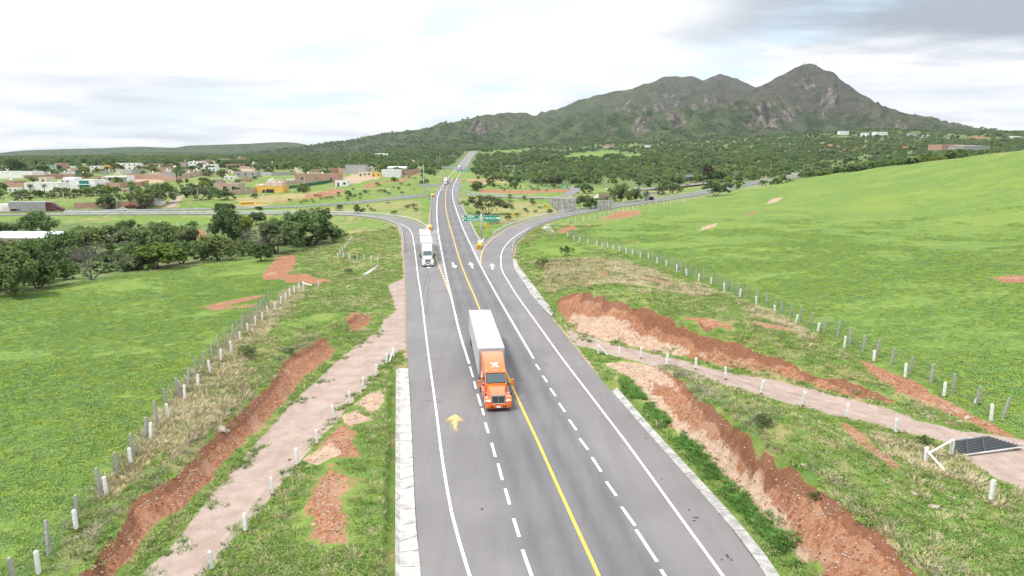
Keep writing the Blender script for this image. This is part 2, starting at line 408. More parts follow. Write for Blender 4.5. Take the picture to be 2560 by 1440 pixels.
halfway(B2_BASE, B2_CREST, 0, 0, 40, .62, .38); pass
cz((1500, 872, .45), (1600, 893, .65), (1750, 925, .9), (1900, 975, 1.05), (2050, 1010, 1.2), (2200, 1045, 1.3), (2350, 1080, 1.4), (2470, 1120, 1.45), (2640, 1190, 1.4), (2500, 1300, 1.9), (2640, 1400, 2.0), (2400, 1200, 1.8), (2250, 1150, 1.9), (2100, 1100, 2.0), (1950, 1040, 1.8), (2300, 1280, 2.3), (2450, 1420, 2.4), (1800, 980, 1.5), (2800, 1300, 1.7))
cz((2230, 980, 1.7), (2330, 1020, 1.7), (2475, 1055, 1.6), (2560, 1090, 1.2), (2700, 1100, 1.6), (1990, 815, 2.4), (1890, 765, 2.2), (1777, 715, 2.0), (1665, 668, 1.6), (1565, 637, 1.1), (1480, 613, .6), (1420, 594, .2), (2110, 875, 2.2), (1800, 780, 2.9), (1650, 730, 3.2), (1550, 700, 3.0), (1450, 680, 2.5), (1400, 650, 1.3), (1345, 625, .4), (1350, 690, .8), (1370, 740, .7), (1345, 660, .6))
# right field and its crest
cz((2400, 860, 3.0), (2560, 950, 3.0), (2560, 780, 4.8), (2200, 700, 3.4), (2000, 620, 3.0), (1800, 560, 1.6), (1650, 540, .6), (1900, 680, 2.4), (2800, 900, 4.6), (2900, 700, 8))
cd((2560, 600, 150), (2560, 480, 200), (2300, 520, 215), (2100, 520, 240), (1900, 510, 290), (1700, 520, 275),
   (2560, 376, 262), (2430, 390, 292), (2300, 406, 325), (2200, 418, 365), (2100, 430, 415), (2020, 443, 480), (2200, 440, 320), (2400, 420, 275), (2800, 350, 235), (3100, 325, 205), (1960, 460, 420), (1850, 478, 365), (1760, 496, 325))
for x, y, z in [(330, 330, 15), (330, 480, 10), (300, 620, 8), (430, 420, 12), (520, 300, 18), (420, 700, 14), (260, 560, 6)]: CT.append((x, y, z))
cz((1500, 540, 0), (1600, 521, 0), (1682, 508, 0), (1772, 493, .3), (1430, 565, .1), (1360, 590, .1))
# loop between main road and right ramp
cz((1200, 540, -1.4), (1260, 520, -2.2), (1330, 520, -2.8), (1240, 555, -1.0), (1205, 580, -.3), (1400, 512, -2.6), (1300, 500, -1.4))
# beyond the off-ramp: scrub rising to the mountain
cd((1200, 470, 440), (1250, 455, 500), (1250, 430, 700), (1250, 405, 950), (1250, 388, 1300), (1400, 478, 400), (1400, 460, 470), (1400, 430, 690), (1400, 400, 1000), (1400, 380, 1450), (1400, 362, 1900),
   (1600, 465, 440), (1600, 440, 580), (1600, 415, 800), (1600, 385, 1200), (1600, 360, 1650), (1800, 445, 560), (1800, 420, 730), (1800, 395, 1000), (1800, 370, 1350), (1800, 348, 1750),
   (2000, 420, 700), (2000, 395, 900), (2000, 372, 1200), (2000, 350, 1550), (2200, 395, 850), (2200, 375, 1050), (2200, 350, 1350), (2200, 325, 1700), (2400, 375, 1000), (2400, 355, 1250), (2400, 335, 1550), (2600, 360, 1050), (2600, 335, 1450), (3000, 340, 1300))
for x, y, z in [(0, -60, 0), (-120, -60, 0), (120, -60, 3), (0, -400, 0), (-400, -200, 0), (400, -200, 8), (-600, 150, -2), (-900, 300, -2), (400, 100, 18), (700, 300, 20), (900, 600, 20), (0, 2600, 50), (-1500, 2600, 0), (-900, 1900, 12), (-500, 1900, 16), (-1500, 1700, 6), (-2600, 2600, 0), (1800, 2600, 60), (0, 9000, 20), (-6000, 5000, 20), (6000, 5000, 20), (-5000, 0, 0), (5000, 0, 10), (0, -6000, 0), (-12, 12, 0), (30, 20, 2.6)]: CT.append((x, y, z))
CT = np.array(CT)
_, uq = np.unique(np.round(CT[:, :2] / .5), axis=0, return_index=True); CT = CT[np.sort(uq)]
def solve_rbf():
    n = len(CT); D = np.hypot(CT[:, 0][:, None] - CT[:, 0], CT[:, 1][:, None] - CT[:, 1])
    A = np.zeros((n + 1, n + 1)); A[:n, :n] = -D + np.eye(n) * .04; A[:n, n] = 1; A[n, :n] = 1
    b = np.zeros(n + 1); b[:n] = CT[:, 2]
    return np.linalg.solve(A, b)
WT = solve_rbf()
def relief(x, y):
    x = np.asarray(x, np.float32); y = np.asarray(y, np.float32); out = np.empty(x.size, np.float32)
    xf, yf = x.ravel(), y.ravel(); c = CT.astype(np.float32); w = WT[:-1].astype(np.float32)
    for i in range(0, x.size, 6000):
        d = np.sqrt((xf[i:i + 6000, None] - c[:, 0]) ** 2 + (yf[i:i + 6000, None] - c[:, 1]) ** 2)
        out[i:i + 6000] = -(d @ w) + WT[-1]
    return out.reshape(x.shape)

# ------------------------------------------------------------------ ground grid: rings round the site, finer close by
NA_F, A_MAX = 640, R(62)
ang = np.concatenate([np.linspace(-A_MAX, A_MAX, NA_F), np.linspace(A_MAX, 2 * math.pi - A_MAX, 42)[1:-1]])
rad = np.concatenate([14 * np.exp(np.arange(0, 396) * .006), 14 * math.exp(396 * .006) * np.exp(np.arange(0, 420) * .0101)])
NR, NA = len(rad), len(ang)
GA, GR = np.meshgrid(ang, rad)                       # [ring, angle]
GX, GY = GR * np.sin(GA), GR * np.cos(GA)
GZ = relief(GX, GY).astype(np.float64)
# natural unevenness
near = np.exp(-(GR / 160) ** 2)
GZ += near * (.16 * fbm(GX / 5.0, GY / 5.0, 4) + .05 * fbm(GX / .9, GY / .9, 2)) + (1 - near) * np.clip(GR / 500, 0, 2.2) * .8 * fbm(GX / 35, GY / 35, 4)
def carve(edge_inside, d, zroad, w):
    """bring the ground just under a road sheet and ease it back over w metres"""
    global GZ
    k = np.where(edge_inside, 0, sstep(.25, w, d))
    GZ = np.where(k < 1, (zroad - .14) * (1 - k) + GZ * k, GZ)
NEARPOLY = np.vstack([spline(L0(PX_PAVE_L), 4), spline(L0(PX_PAVE_R), 4)[::-1]])[:, :2]
def near_line(P, marg, closed=False):
    """distance, value and inside flag on the grid, worked out only near the line"""
    P = np.asarray(P, float); m = (GX > P[:, 0].min() - marg) & (GX < P[:, 0].max() + marg) & (GY > P[:, 1].min() - marg) & (GY < P[:, 1].max() + marg)
    d = np.full(GX.shape, 1e3); v = np.zeros(GX.shape); i = np.zeros(GX.shape, bool)
    d[m], v[m] = polydist(GX[m], GY[m], P, closed)
    if closed: i[m] = inside(GX[m], GY[m], P)
    return d, v, i
def thin(P, step):
    s = np.concatenate([[0], np.cumsum(np.linalg.norm(np.diff(np.asarray(P)[:, :2], axis=0), axis=1))]); q = np.linspace(0, s[-1], max(2, int(s[-1] / step)))
    return np.stack([np.interp(q, s, np.asarray(P)[:, k]) for k in range(np.asarray(P).shape[1])], 1)
_d, _, _in = near_line(NEARPOLY, 8, True)
PAVE_NEAR_D = np.where(_in, -_d, _d)
carve(_in, _d, 0.0, 1.6)
MAIN_L = spline([tuple(p) for p in L0(PX_MAIN_L)] + [tuple(PD(q[0] - .5 * 14 / q[2] * FPX * 1.1, q[1], q[2])) for q in ROAD_FAR[1:]], 5)
MAIN_R = spline([tuple(p) for p in L0(PX_MAIN_R)] + [tuple(PD(q[0] + .5 * 14 / q[2] * FPX * 1.1, q[1], q[2])) for q in ROAD_FAR[1:]], 5)
MAINPOLY = np.vstack([MAIN_L, MAIN_R[::-1]])
_d, _, _in = near_line(np.vstack([thin(MAIN_L, 16), thin(MAIN_R, 16)[::-1]])[:, :2], 25, True)
MAIN_D = np.where(_in, -_d, _d)
_, _zc, _ = near_line(thin(MAIN_C, 25), 40)
carve(_in, _d, np.maximum(_zc, 0), 3 + GR * .004)
ROAD_D = np.minimum(PAVE_NEAR_D, MAIN_D)
GUT_L = np.array(L0([(1053, 1500), (1049, 1400), (1038, 1283), (1028, 1053), (1020, 914), (987, 914), (985, 1053), (985, 1283), (985, 1500)]))[:, :2]
GUT_R = np.array(L0([(1988, 1530), (1913, 1440), (1730, 1207), (1605, 1065), (1520, 966), (1536, 956), (1630, 1065), (1762, 1207), (1954, 1440), (2028, 1530)]))[:, :2]
ROAD_ONLY = ROAD_D.copy()
for G_ in (GUT_L, GUT_R):
    d_, _, i_ = near_line(G_, 5, True); ROAD_ONLY = np.where(d_ < 3, 9, ROAD_ONLY); carve(i_, d_, -.28, .7); ROAD_D = np.minimum(ROAD_D, np.where(i_, -d_, d_))
for C_, hw in ((RAMP_L, 4.1), (RAMP_R, 4.1), (ONRAMP, 5.6), (OFFRAMP, 4.6), (BACK_ROAD, 4)):
    d_, z_, _ = near_line(thin(C_, 9), 12)
    if C_ is RAMP_L or C_ is RAMP_R: k_ = GY > 146           # nearer than this they lie on the shared sheet
    else: k_ = GY > 0
    dd = np.where(k_, d_ - hw, 1e6)
    carve(dd < 0, np.maximum(dd, 0), z_, 3.5)
    ROAD_D = np.minimum(ROAD_D, dd); ROAD_ONLY = np.minimum(ROAD_ONLY, dd)

def samp(F, x, y):
    """bilinear look-up of a grid field"""
    x = np.asarray(x, float); y = np.asarray(y, float)
    a = np.arctan2(x, y); r = np.clip(np.hypot(x, y), rad[0], rad[-1] * .999)
    ai = np.clip((a + A_MAX) / (2 * A_MAX) * (NA_F - 1), 0, NA_F - 1.001)
    rj = np.interp(r, rad, np.arange(NR))
    i0 = ai.astype(int); j0 = np.minimum(rj.astype(int), NR - 2); fa, fr = ai - i0, rj - j0
    return (F[j0, i0] * (1 - fa) + F[j0, i0 + 1] * fa) * (1 - fr) + (F[j0 + 1, i0] * (1 - fa) + F[j0 + 1, i0 + 1] * fa) * fr
def gz(x, y): return float(samp(GZ, x, y))
_ts = 20 * np.exp(np.arange(0, 900) * .0062)
def hit(px, py, lift=0.0):
    d = ray(px, py); x, y, z = d[0] * _ts, d[1] * _ts, CH + d[2] * _ts
    below = z <= samp(GZ, x, y) + lift
    k = int(np.argmax(below)) if below.any() else int(np.argmin(np.abs(z - samp(GZ, x, y))))
    if k > 0 and below.any():
        a = z[k - 1] - samp(GZ, x[k - 1], y[k - 1]); b = samp(GZ, x[k], y[k]) - z[k]; f = a / (a + b + 1e-9)
        p = np.array([x[k - 1] + f * (x[k] - x[k - 1]), y[k - 1] + f * (y[k] - y[k - 1]), 0])
    else: p = np.array([x[k], y[k], 0])
    p[2] = gz(p[0], p[1]); return p

# ------------------------------------------------------------------ ground cover masks
MK = {k: np.zeros_like(GZ, np.float32) for k in ('field', 'dry', 'soil', 'tan', 'track', 'scrub', 'topsoil_shade', 'worn')}
def paint(ch, px, soft=1.0, val=1.0, world=None, wob=.5):
    P = np.array([hit(*q)[:2] for q in px]) if world is None else np.array(world)[:, :2]
    x0, y0 = P.min(0) - soft * 2; x1, y1 = P.max(0) + soft * 2
    m = (GX > x0) & (GX < x1) & (GY > y0) & (GY < y1)
    if not m.any(): return
    X, Y = GX[m], GY[m]; d, _ = polydist(X, Y, P, True); s = np.where(inside(X, Y, P), d, -d)
    s = s + wob * soft * 1.6 * fbm(X / (soft * 2.2 + .3), Y / (soft * 2.2 + .3), 3)
    MK[ch][m] = np.maximum(MK[ch][m], val * sstep(-soft, soft, s))
def wipe(chs, m):
    for c in chs: MK[c] *= (1 - m)
paint('field', [(-600, 1500), (-600, 770), (0, 742), (150, 715), (300, 690), (420, 672), (560, 655), (660, 645), (720, 650), (690, 690), (745, 712), (680, 752), (600, 812), (540, 868), (480, 940), (400, 1035), (320, 1140), (240, 1245), (160, 1345), (60, 1470), (20, 1520)], 2.0)
paint('field', [(1420, 592), (1500, 566), (1560, 548), (1640, 523), (1690, 512), (1800, 492), (1940, 463), (2015, 446), (2100, 434), (2300, 410), (2560, 379), (2800, 352), (3100, 330), (3000, 700), (2800, 1000), (2560, 1085), (2475, 1050), (2360, 995), (2262, 950), (2184, 910), (2110, 875), (2044, 836), (1936, 788), (1849, 748), (1746, 706), (1665, 670), (1582, 643), (1492, 620), (1440, 603)], 1.5)
paint('field', [(600, 521), (800, 512), (900, 503), (1050, 487), (1070, 480), (1000, 486), (900, 494), (760, 507), (640, 517)], 2)       # green verge by the on-ramp
paint('field', [(300, 546), (530, 541), (540, 556), (480, 566), (280, 556)], 3, .9)
paint('field', [(1045, 500), (1076, 497), (1073, 552), (1055, 556)], 1.2, .9)
paint('field', [(1185, 575), (1300, 556), (1230, 588), (1204, 604)], 1.5, .8)
paint('field', [(1300, 640), (1345, 590), (1420, 595), (1500, 640), (1420, 650), (1330, 650)], 1.5, .7)
paint('field', [(860, 520), (1160, 440), (1240, 452), (1430, 470), (1290, 468), (1180, 470)], 6, .35)
paint('field', [(1215, 377), (1320, 375), (1330, 380), (1240, 386)], 12, .9); paint('field', [(1385, 396), (1440, 384), (1530, 376), (1560, 382), (1500, 394)], 14, .9); paint('field', [(1560, 388), (1600, 384), (1610, 392), (1560, 397)], 10, .9)
# straw-coloured stretches
paint('dry', [(770, 716), (750, 752), (660, 838), (585, 935), (480, 1050), (420, 1130), (345, 1180), (255, 1260), (262, 1215), (400, 1040), (505, 915), (620, 800), (725, 722)], 1.0, .95)
paint('dry', [(520, 960), (640, 900), (660, 960), (590, 1060), (500, 1120), (420, 1150)], 1.2, .6)
paint('dry', [(850, 562), (985, 566), (1000, 640), (930, 690), (800, 690), (730, 660), (800, 625)], 2.5, .42)
paint('dry', [(1060, 505), (1066, 562), (1000, 543), (900, 534), (700, 527), (640, 523), (800, 519), (1000, 502)], 3, .52)
paint('dry', [(1175, 500), (1370, 502), (1440, 528), (1340, 545), (1270, 565), (1230, 560), (1200, 545), (1168, 512)], 3, .55)
paint('dry', [(1330, 655), (1420, 640), (1560, 650), (1700, 700), (1850, 752), (1740, 742), (1560, 716), (1420, 720), (1400, 760), (1340, 710)], 2, .55)
paint('dry', [(1840, 745), (1990, 810), (2060, 860), (2000, 850), (1880, 790)], 1.0, .8)
paint('dry', [(1730, 700), (1790, 705), (1780, 720), (1730, 716)], .6, .9)
paint('dry', [(2100, 1060), (2250, 1100), (2420, 1150), (2560, 1280), (2560, 1360), (2400, 1210), (2250, 1160), (2120, 1100)], 1.0, .65)
paint('dry', [(2040, 1200), (2120, 1240), (2200, 1290), (2290, 1400), (2330, 1440), (2250, 1380), (2130, 1290)], .5, .85)
paint('dry', [(560, 1440), (640, 1320), (700, 1240), (720, 1280), (650, 1440)], 1, .5)
paint('dry', [(640, 520), (560, 498), (700, 486), (840, 474), (860, 480), (720, 505)], 3, .7)
paint('dry', [(1160, 446), (1250, 448), (1300, 458), (1180, 462)], 4, .8); paint('dry', [(1440, 490), (1660, 475), (1760, 463), (1640, 490)], 4, .6)
paint('dry', [(1660, 466), (1760, 452), (2000, 432), (2010, 438), (1800, 458), (1700, 476)], 3, .55)
# bare earth
def band(ch, crest, base, soft, val=1.0):
    P = [PZ(q[0], q[1], q[2] if len(q) > 2 else zz) for zz, seq in ((.75, [(q[0] - 5, q[1] - 2) for q in crest]), (-.2, [(q[0] + 8, q[1] + 5) for q in base[::-1]])) for q in seq]
    paint(ch, None, soft, val, world=P)
band('soil', BANK_L_CREST, BANK_L_BASE, .35); band('soil', BANK_L2_CREST, BANK_L2_BASE, .4)
P1 = [PZ(*q) for q in B1_CREST] + [PZ(q[0], q[1], .15) for q in B1_TALUS[::-1]]; paint('soil', None, .45, 1, world=P1)
paint('tan', None, .6, .95, world=[PZ(*q) for q in B1_BASE] + [PZ(q[0], q[1], .15) for q in B1_TALUS[::-1]])
P2 = [PZ(*q) for q in B2_CREST] + [PZ(*q) for q in B2_BASE[::-1]]; paint('soil', None, .6, 1, world=P2)
paint('tan', [(1430, 775), (1500, 790), (1600, 830), (1700, 870), (1880, 920), (1780, 912), (1600, 868), (1470, 850), (1420, 810)], 1.0, .8)
paint('tan', [(1500, 905), (1620, 905), (1690, 930), (1700, 985), (1640, 960), (1560, 940)], .7, .7)
for q in [[(655, 690), (690, 645), (735, 632), (742, 660), (705, 698), (662, 702)], [(690, 690), (760, 684), (828, 700), (800, 711), (720, 706)]]: paint('soil', q, .7)
paint('soil', [(500, 768), (650, 737), (665, 742), (560, 770), (640, 760), (640, 766), (530, 778)], .8, .8)
paint('soil', [(752, 1255), (775, 1160), (830, 1120), (885, 1160), (884, 1290), (860, 1352), (765, 1360)], 1.3, .62)
paint('soil', [(795, 1110), (860, 1055), (900, 1080), (890, 1140), (810, 1150)], .9, .66)
paint('tan', [(850, 1040), (895, 1022), (930, 1050), (885, 1066)], .35); paint('tan', [(755, 1150), (830, 1105), (855, 1135), (790, 1165)], .35, .9); paint('tan', [(885, 1010), (950, 975), (965, 1000), (930, 1040)], .4, .7)
paint('soil', [(1498, 549), (1540, 530), (1600, 527), (1606, 534), (1560, 545)], 1.2); paint('soil', [(1388, 578), (1432, 562), (1445, 570), (1400, 586)], .8)
paint('soil', [(1858, 537), (1890, 527), (1896, 533), (1868, 540)], 1.2, .8); paint('tan', [(1742, 580), (1760, 565), (1798, 556), (1790, 567)], 1, .7); paint('tan', [(1896, 515), (1930, 497), (1965, 490), (1950, 500)], 1.4, .8)
paint('soil', [(1550, 608), (1600, 602), (1596, 608)], .8, .7); paint('soil', [(2480, 694), (2570, 686), (2580, 706), (2520, 710)], .8, .95)
paint('soil', [(2090, 1040), (2150, 1120), (2230, 1180), (2260, 1170), (2160, 1080)], .4, .6); paint('soil', [(1700, 790), (1800, 800), (1850, 822), (1760, 835)], .8, .75); paint('soil', [(1880, 800), (1960, 815), (1990, 830), (1900, 820)], .5, .7)
paint('soil', [(1600, 690), (1680, 705), (1700, 716), (1620, 702)], .4, .6); paint('soil', [(1480, 660), (1500, 690), (1530, 695), (1500, 670)], .4, .6)
paint('soil', [(2150, 900), (2300, 960), (2440, 1040), (2560, 1100), (2540, 1110), (2400, 1050), (2260, 985), (2160, 930)], .5, .75)
paint('soil', [(1190, 473), (1300, 476), (1430, 474), (1432, 480), (1320, 484), (1200, 482)], 2, .9); paint('soil', [(1170, 452), (1220, 449), (1226, 453), (1180, 458)], 2, .8)
paint('soil', [(760, 497), (860, 483), (862, 470), (840, 473), (760, 487)], 2, .62); paint('soil', [(900, 466), (1000, 446), (1050, 425), (1060, 432), (1010, 455), (910, 475)], 3, .6); paint('soil', [(640, 505), (760, 493), (850, 483), (860, 492), (700, 510)], 3, .5)
paint('soil', [(470, 583), (515, 570), (520, 605), (490, 612)], 2, .8)
for q in [[(318, 441), (420, 440), (420, 456), (318, 462)], [(560, 425), (640, 420), (640, 430), (570, 436)], [(870, 432), (960, 436), (950, 448), (870, 450)], [(860, 440), (940, 446), (900, 460), (850, 458)]]: paint('tan', q, 3, .58)
paint('track', [(418, 518), (428, 500), (446, 490), (470, 486), (462, 494), (446, 505), (440, 518)], 1.5); paint('track', [(440, 486), (480, 462), (520, 450), (526, 454), (490, 468), (452, 488)], 1.5)
paint('track', [(1008, 391), (1016, 391), (1045, 412), (1035, 412)], 3); paint('track', [(720, 413), (728, 413), (760, 430), (742, 430)], 3)
# gravel tracks
TL_L = [(300, 1520), (352, 1440), (480, 1300), (560, 1203), (650, 1095), (752, 985), (852, 893), (942, 832), (990, 775), (968, 715), (1014, 692)]
TL_R = [(1018, 870), (985, 886), (958, 912), (908, 978), (850, 1042), (788, 1108), (738, 1172), (688, 1233), (618, 1312), (530, 1420), (470, 1520)]
paint('track', TL_L + TL_R, .45, wob=.18)
paint('track', [(1395, 785), (1438, 832), (1500, 852), (1650, 886), (1800, 928), (1950, 952), (2100, 992), (2200, 1014), (2300, 1052), (2400, 1078), (2570, 1100), (2800, 1150), (2800, 1290), (2560, 1232), (2480, 1190), (2400, 1140), (2370, 1106), (2200, 1066), (2050, 1030), (1900, 988), (1750, 938), (1600, 906), (1500, 878), (1440, 862)], .5, wob=.2)
# dark scrub floor
MK['scrub'] = np.maximum(MK['scrub'], sstep(380, 470, GY) * sstep(-40, 40, GX) * .95)
MK['scrub'] = np.maximum(MK['scrub'], sstep(700, 900, GR) * .95)
paint('scrub', [(-700, 760), (0, 742), (300, 694), (560, 656), (690, 640), (740, 628), (850, 606), (850, 560), (620, 552), (300, 556), (-300, 560)], 3, .9)
paint('scrub', [(1165, 478), (1430, 482), (1430, 472), (1300, 462), (1160, 455)], 6, .35)
MK['scrub'] *= (1 - MK['field'] * .9); MK['scrub'] *= 1 - MK['dry'] * .7
MK['dry'] *= 1 - .3 * MK['soil']
for k in ('soil', 'tan'): MK[k] *= 1 - MK['track']
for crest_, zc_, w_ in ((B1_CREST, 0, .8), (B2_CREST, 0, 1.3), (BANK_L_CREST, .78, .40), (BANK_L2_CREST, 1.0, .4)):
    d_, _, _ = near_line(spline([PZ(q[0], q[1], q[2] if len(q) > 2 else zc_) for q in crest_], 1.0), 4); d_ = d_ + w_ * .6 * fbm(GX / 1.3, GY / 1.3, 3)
    MK['topsoil_shade'] = np.maximum(MK['topsoil_shade'], sstep(w_, w_ * .2, d_) * sstep(.3, .7, MK['soil']))  # dark topsoil layer, with the shade under the overhanging crest painted in
edge = sstep(1.0, .1, ROAD_ONLY) * (GR < 300)                         # dusty road edge
MK['tan'] = np.maximum(MK['tan'], edge * .65)

for crest_, zc_, amp_ in ((B1_CREST, 0, .42), (B2_CREST, 0, .55), (BANK_L_CREST, .78, .26), (BANK_L2_CREST, 1.0, .25)):   # rain-cut rills running down the faces
    P_ = spline([PZ(q[0], q[1], q[2] if len(q) > 2 else zc_) for q in crest_], .8); P_[:, 2] = np.concatenate([[0], np.cumsum(np.linalg.norm(np.diff(P_[:, :2], axis=0), axis=1))])
    d_, s_, _ = near_line(P_, 5); w_ = sstep(.25, .8, MK['soil']) * sstep(5, 2.5, d_) * sstep(.05, .7, d_)
    rill = -np.abs(vnoise(s_ / 1.3, d_ * .25) - .5) * 1.4 - np.abs(vnoise(s_ / .5 + 40, d_ * .3) - .5) * .8 + .5
    GZ += amp_ * w_ * rill + .10 * w_ * fbm(GX / .5, GY / .5, 2)
_sm = MK['track']                                            # traffic has levelled the tracks
GZ -= _sm * near * .8 * (.16 * fbm(GX / 5.0, GY / 5.0, 4) + .05 * fbm(GX / .9, GY / .9, 2))
def ground_material():
    m = bpy.data.materials.new('ground'); m.use_nodes = True; t = m.node_tree; g = NT(t); b = t.nodes['Principled BSDF']
    p = g.pos(); A = g.sep(g.attr('cover_a', 'Vector')); B = g.sep(g.attr('cover_b', 'Vector')); C_ = g.sep(g.attr('cover_c', 'Vector'))
    nf = g.noise(p, 1.9, 3, .65); nm = g.noise(p, .33, 4, .62); nl = g.noise(p, .055, 3, .55)
    ns = g.noise(g.scaled(p, (.3, .75, .4)), 1.0, 4, .68)        # wind-combed streaks across the fields
    nx = g.noise(p, 7.0, 2, .6)
    def th(mask, n, w=.55, lo=.42, hi=.58):
        return g.ramp(g.add(mask, g.mul(g.sub(n, .5), w)), lo, hi)
    # lush field
    fld = g.mix(g.ramp(g.add(g.mul(ns, .6), g.mul(nl, .4)), .40, .60), (.112, .184, .040), (.172, .240, .050))
    fld = g.mix(g.mul(g.ramp(nl, .50, .66), .38), fld, (.205, .250, .046))
    fld = g.mix(g.mul(g.ramp(nm, .52, .72), .75), fld, (.082, .164, .044))
    fld = g.mix(g.mul(g.ramp(nf, .48, .66), .75), fld, (.180, .258, .070))
    fld = g.mix(g.mul(g.ramp(g.add(g.mul(nf, .5), g.mul(nx, .5)), .48, .34), .6), fld, (.052, .120, .030))
    # verge: patchy weeds, thin grass and earth
    ver = g.mix(g.ramp(nm, .40, .60), (.112, .192, .042), (.172, .240, .056))
    ver = g.mix(g.mul(g.ramp(g.add(g.mul(nm, .5), g.mul(nl, .5)), .51, .60), .8), ver, (.30, .25, .125))
    ver = g.mix(g.mul(g.ramp(nf, .54, .7), .5), ver, (.24, .15, .085))
    ver = g.mix(g.mul(g.ramp(nx, .54, .70), .55), ver, (.20, .215, .095))
    ver = g.mix(g.mul(g.ramp(nx, .46, .32), .3), ver, (.050, .095, .026))
    dry = g.mix(g.ramp(nf, .35, .65), (.40, .315, .17), (.27, .23, .10))
    dry = g.mix(g.mul(g.ramp(nm, .48, .66), .6), dry, (.13, .18, .04))
    zst = g.noise(g.scaled(p, (1.6, 1.6, .35)), 2.4, 3, .65)
    soil = g.mix(g.ramp(zst, .34, .64), (.205, .088, .046), (.335, .165, .095))
    soil = g.mix(g.mul(g.ramp(nm, .5, .68), .7), soil, (.36, .225, .145))
    soil = g.mix(g.mul(g.ramp(nx, .62, .74), .55), soil, (.52, .43, .34))
    tan = g.mix(g.ramp(nf, .3, .7), (.33, .22, .15), (.45, .335, .25))
    tan = g.mix(g.mul(g.ramp(nx, .60, .74), .5), tan, (.56, .47, .39))
    trk = g.mix(g.ramp(g.noise(g.scaled(p, (.5, .5, .5)), 1.5, 4, .65), .3, .7), (.295, .222, .188), (.375, .300, .258))
    trk = g.mix(g.mul(g.ramp(nx, .55, .75), .35), trk, (.46, .39, .345))
    scr = g.mix(g.ramp(nm, .36, .64), (.085, .130, .042), (.155, .205, .072))
    scr = g.mix(g.mul(g.ramp(nl, .54, .68), .6), scr, (.17, .15, .075))
    c = g.mix(th(B[2], nm, .4), ver, scr)
    c = g.mix(th(A[0], nf, .5), c, fld)
    c = g.mix(th(A[1], g.add(g.mul(nf, .4), g.add(g.mul(nm, .35), g.mul(nl, .25))), 2.6, .30, .72), c, dry)
    c = g.mix(th(A[2], nf, .6), c, soil)
    c = g.mix(th(B[0], nf, .6), c, tan)
    c = g.mix(g.mul(th(C_[0], nf, .5), .68), c, g.mix(nf, (.11, .046, .024), (.19, .085, .048)))  # crest band: dark earth and overhang shade in one colour
    c = g.mix(th(B[1], nf, .22), c, trk)
    t.links.new(c, b.inputs['Base Color']); b.inputs['Roughness'].default_value = .95; b.inputs['Specular IOR Level'].default_value = .12
    h = g.add(g.mul(nf, .6), g.add(g.mul(nx, .25), g.mul(nm, .5)))
    bn = g.n('ShaderNodeBump', {'Strength': .75, 'Distance': .22, 'Height': h}); t.links.new(bn.outputs[0], b.inputs['Normal'])
    return m
def build_ground():
    V = np.stack([GX, GY, GZ], -1).reshape(-1, 3)
    j, i = np.meshgrid(np.arange(NR - 1), np.arange(NA), indexing='ij'); i2 = (i + 1) % NA
    F = np.stack([j * NA + i, j * NA + i2, (j + 1) * NA + i2, (j + 1) * NA + i], -1).reshape(-1, 4)[:, ::-1]
    V = np.vstack([V, [[0, 0, float(GZ[0].mean())]]]); c = len(V) - 1
    me = npmesh('ground', V, F, ground_material())
    k = len(V)
    for nm, chs in (('cover_a', ('field', 'dry', 'soil')), ('cover_b', ('tan', 'track', 'scrub')), ('cover_c', ('topsoil_shade', 'worn'))):
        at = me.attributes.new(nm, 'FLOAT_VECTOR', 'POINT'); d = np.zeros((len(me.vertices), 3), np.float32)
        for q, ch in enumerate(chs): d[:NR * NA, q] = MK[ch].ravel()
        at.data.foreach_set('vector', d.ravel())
    o = link('ground', me); tag(o, 'rolling ground with green fields, dry verges and red earth banks', 'ground', kind='structure')
    n0 = NA; ring = [(GX[0, i], GY[0, i], GZ[0, i]) for i in range(NA)]
    me2 = mesh('ground_patch', ring + [(0, 0, float(GZ[0].mean()))], [(i, NA, (i + 1) % NA) for i in range(NA)][::1], me.materials[0])
    o2 = link('ground_patch', me2, o); o2['kind'] = 'structure'
build_ground()

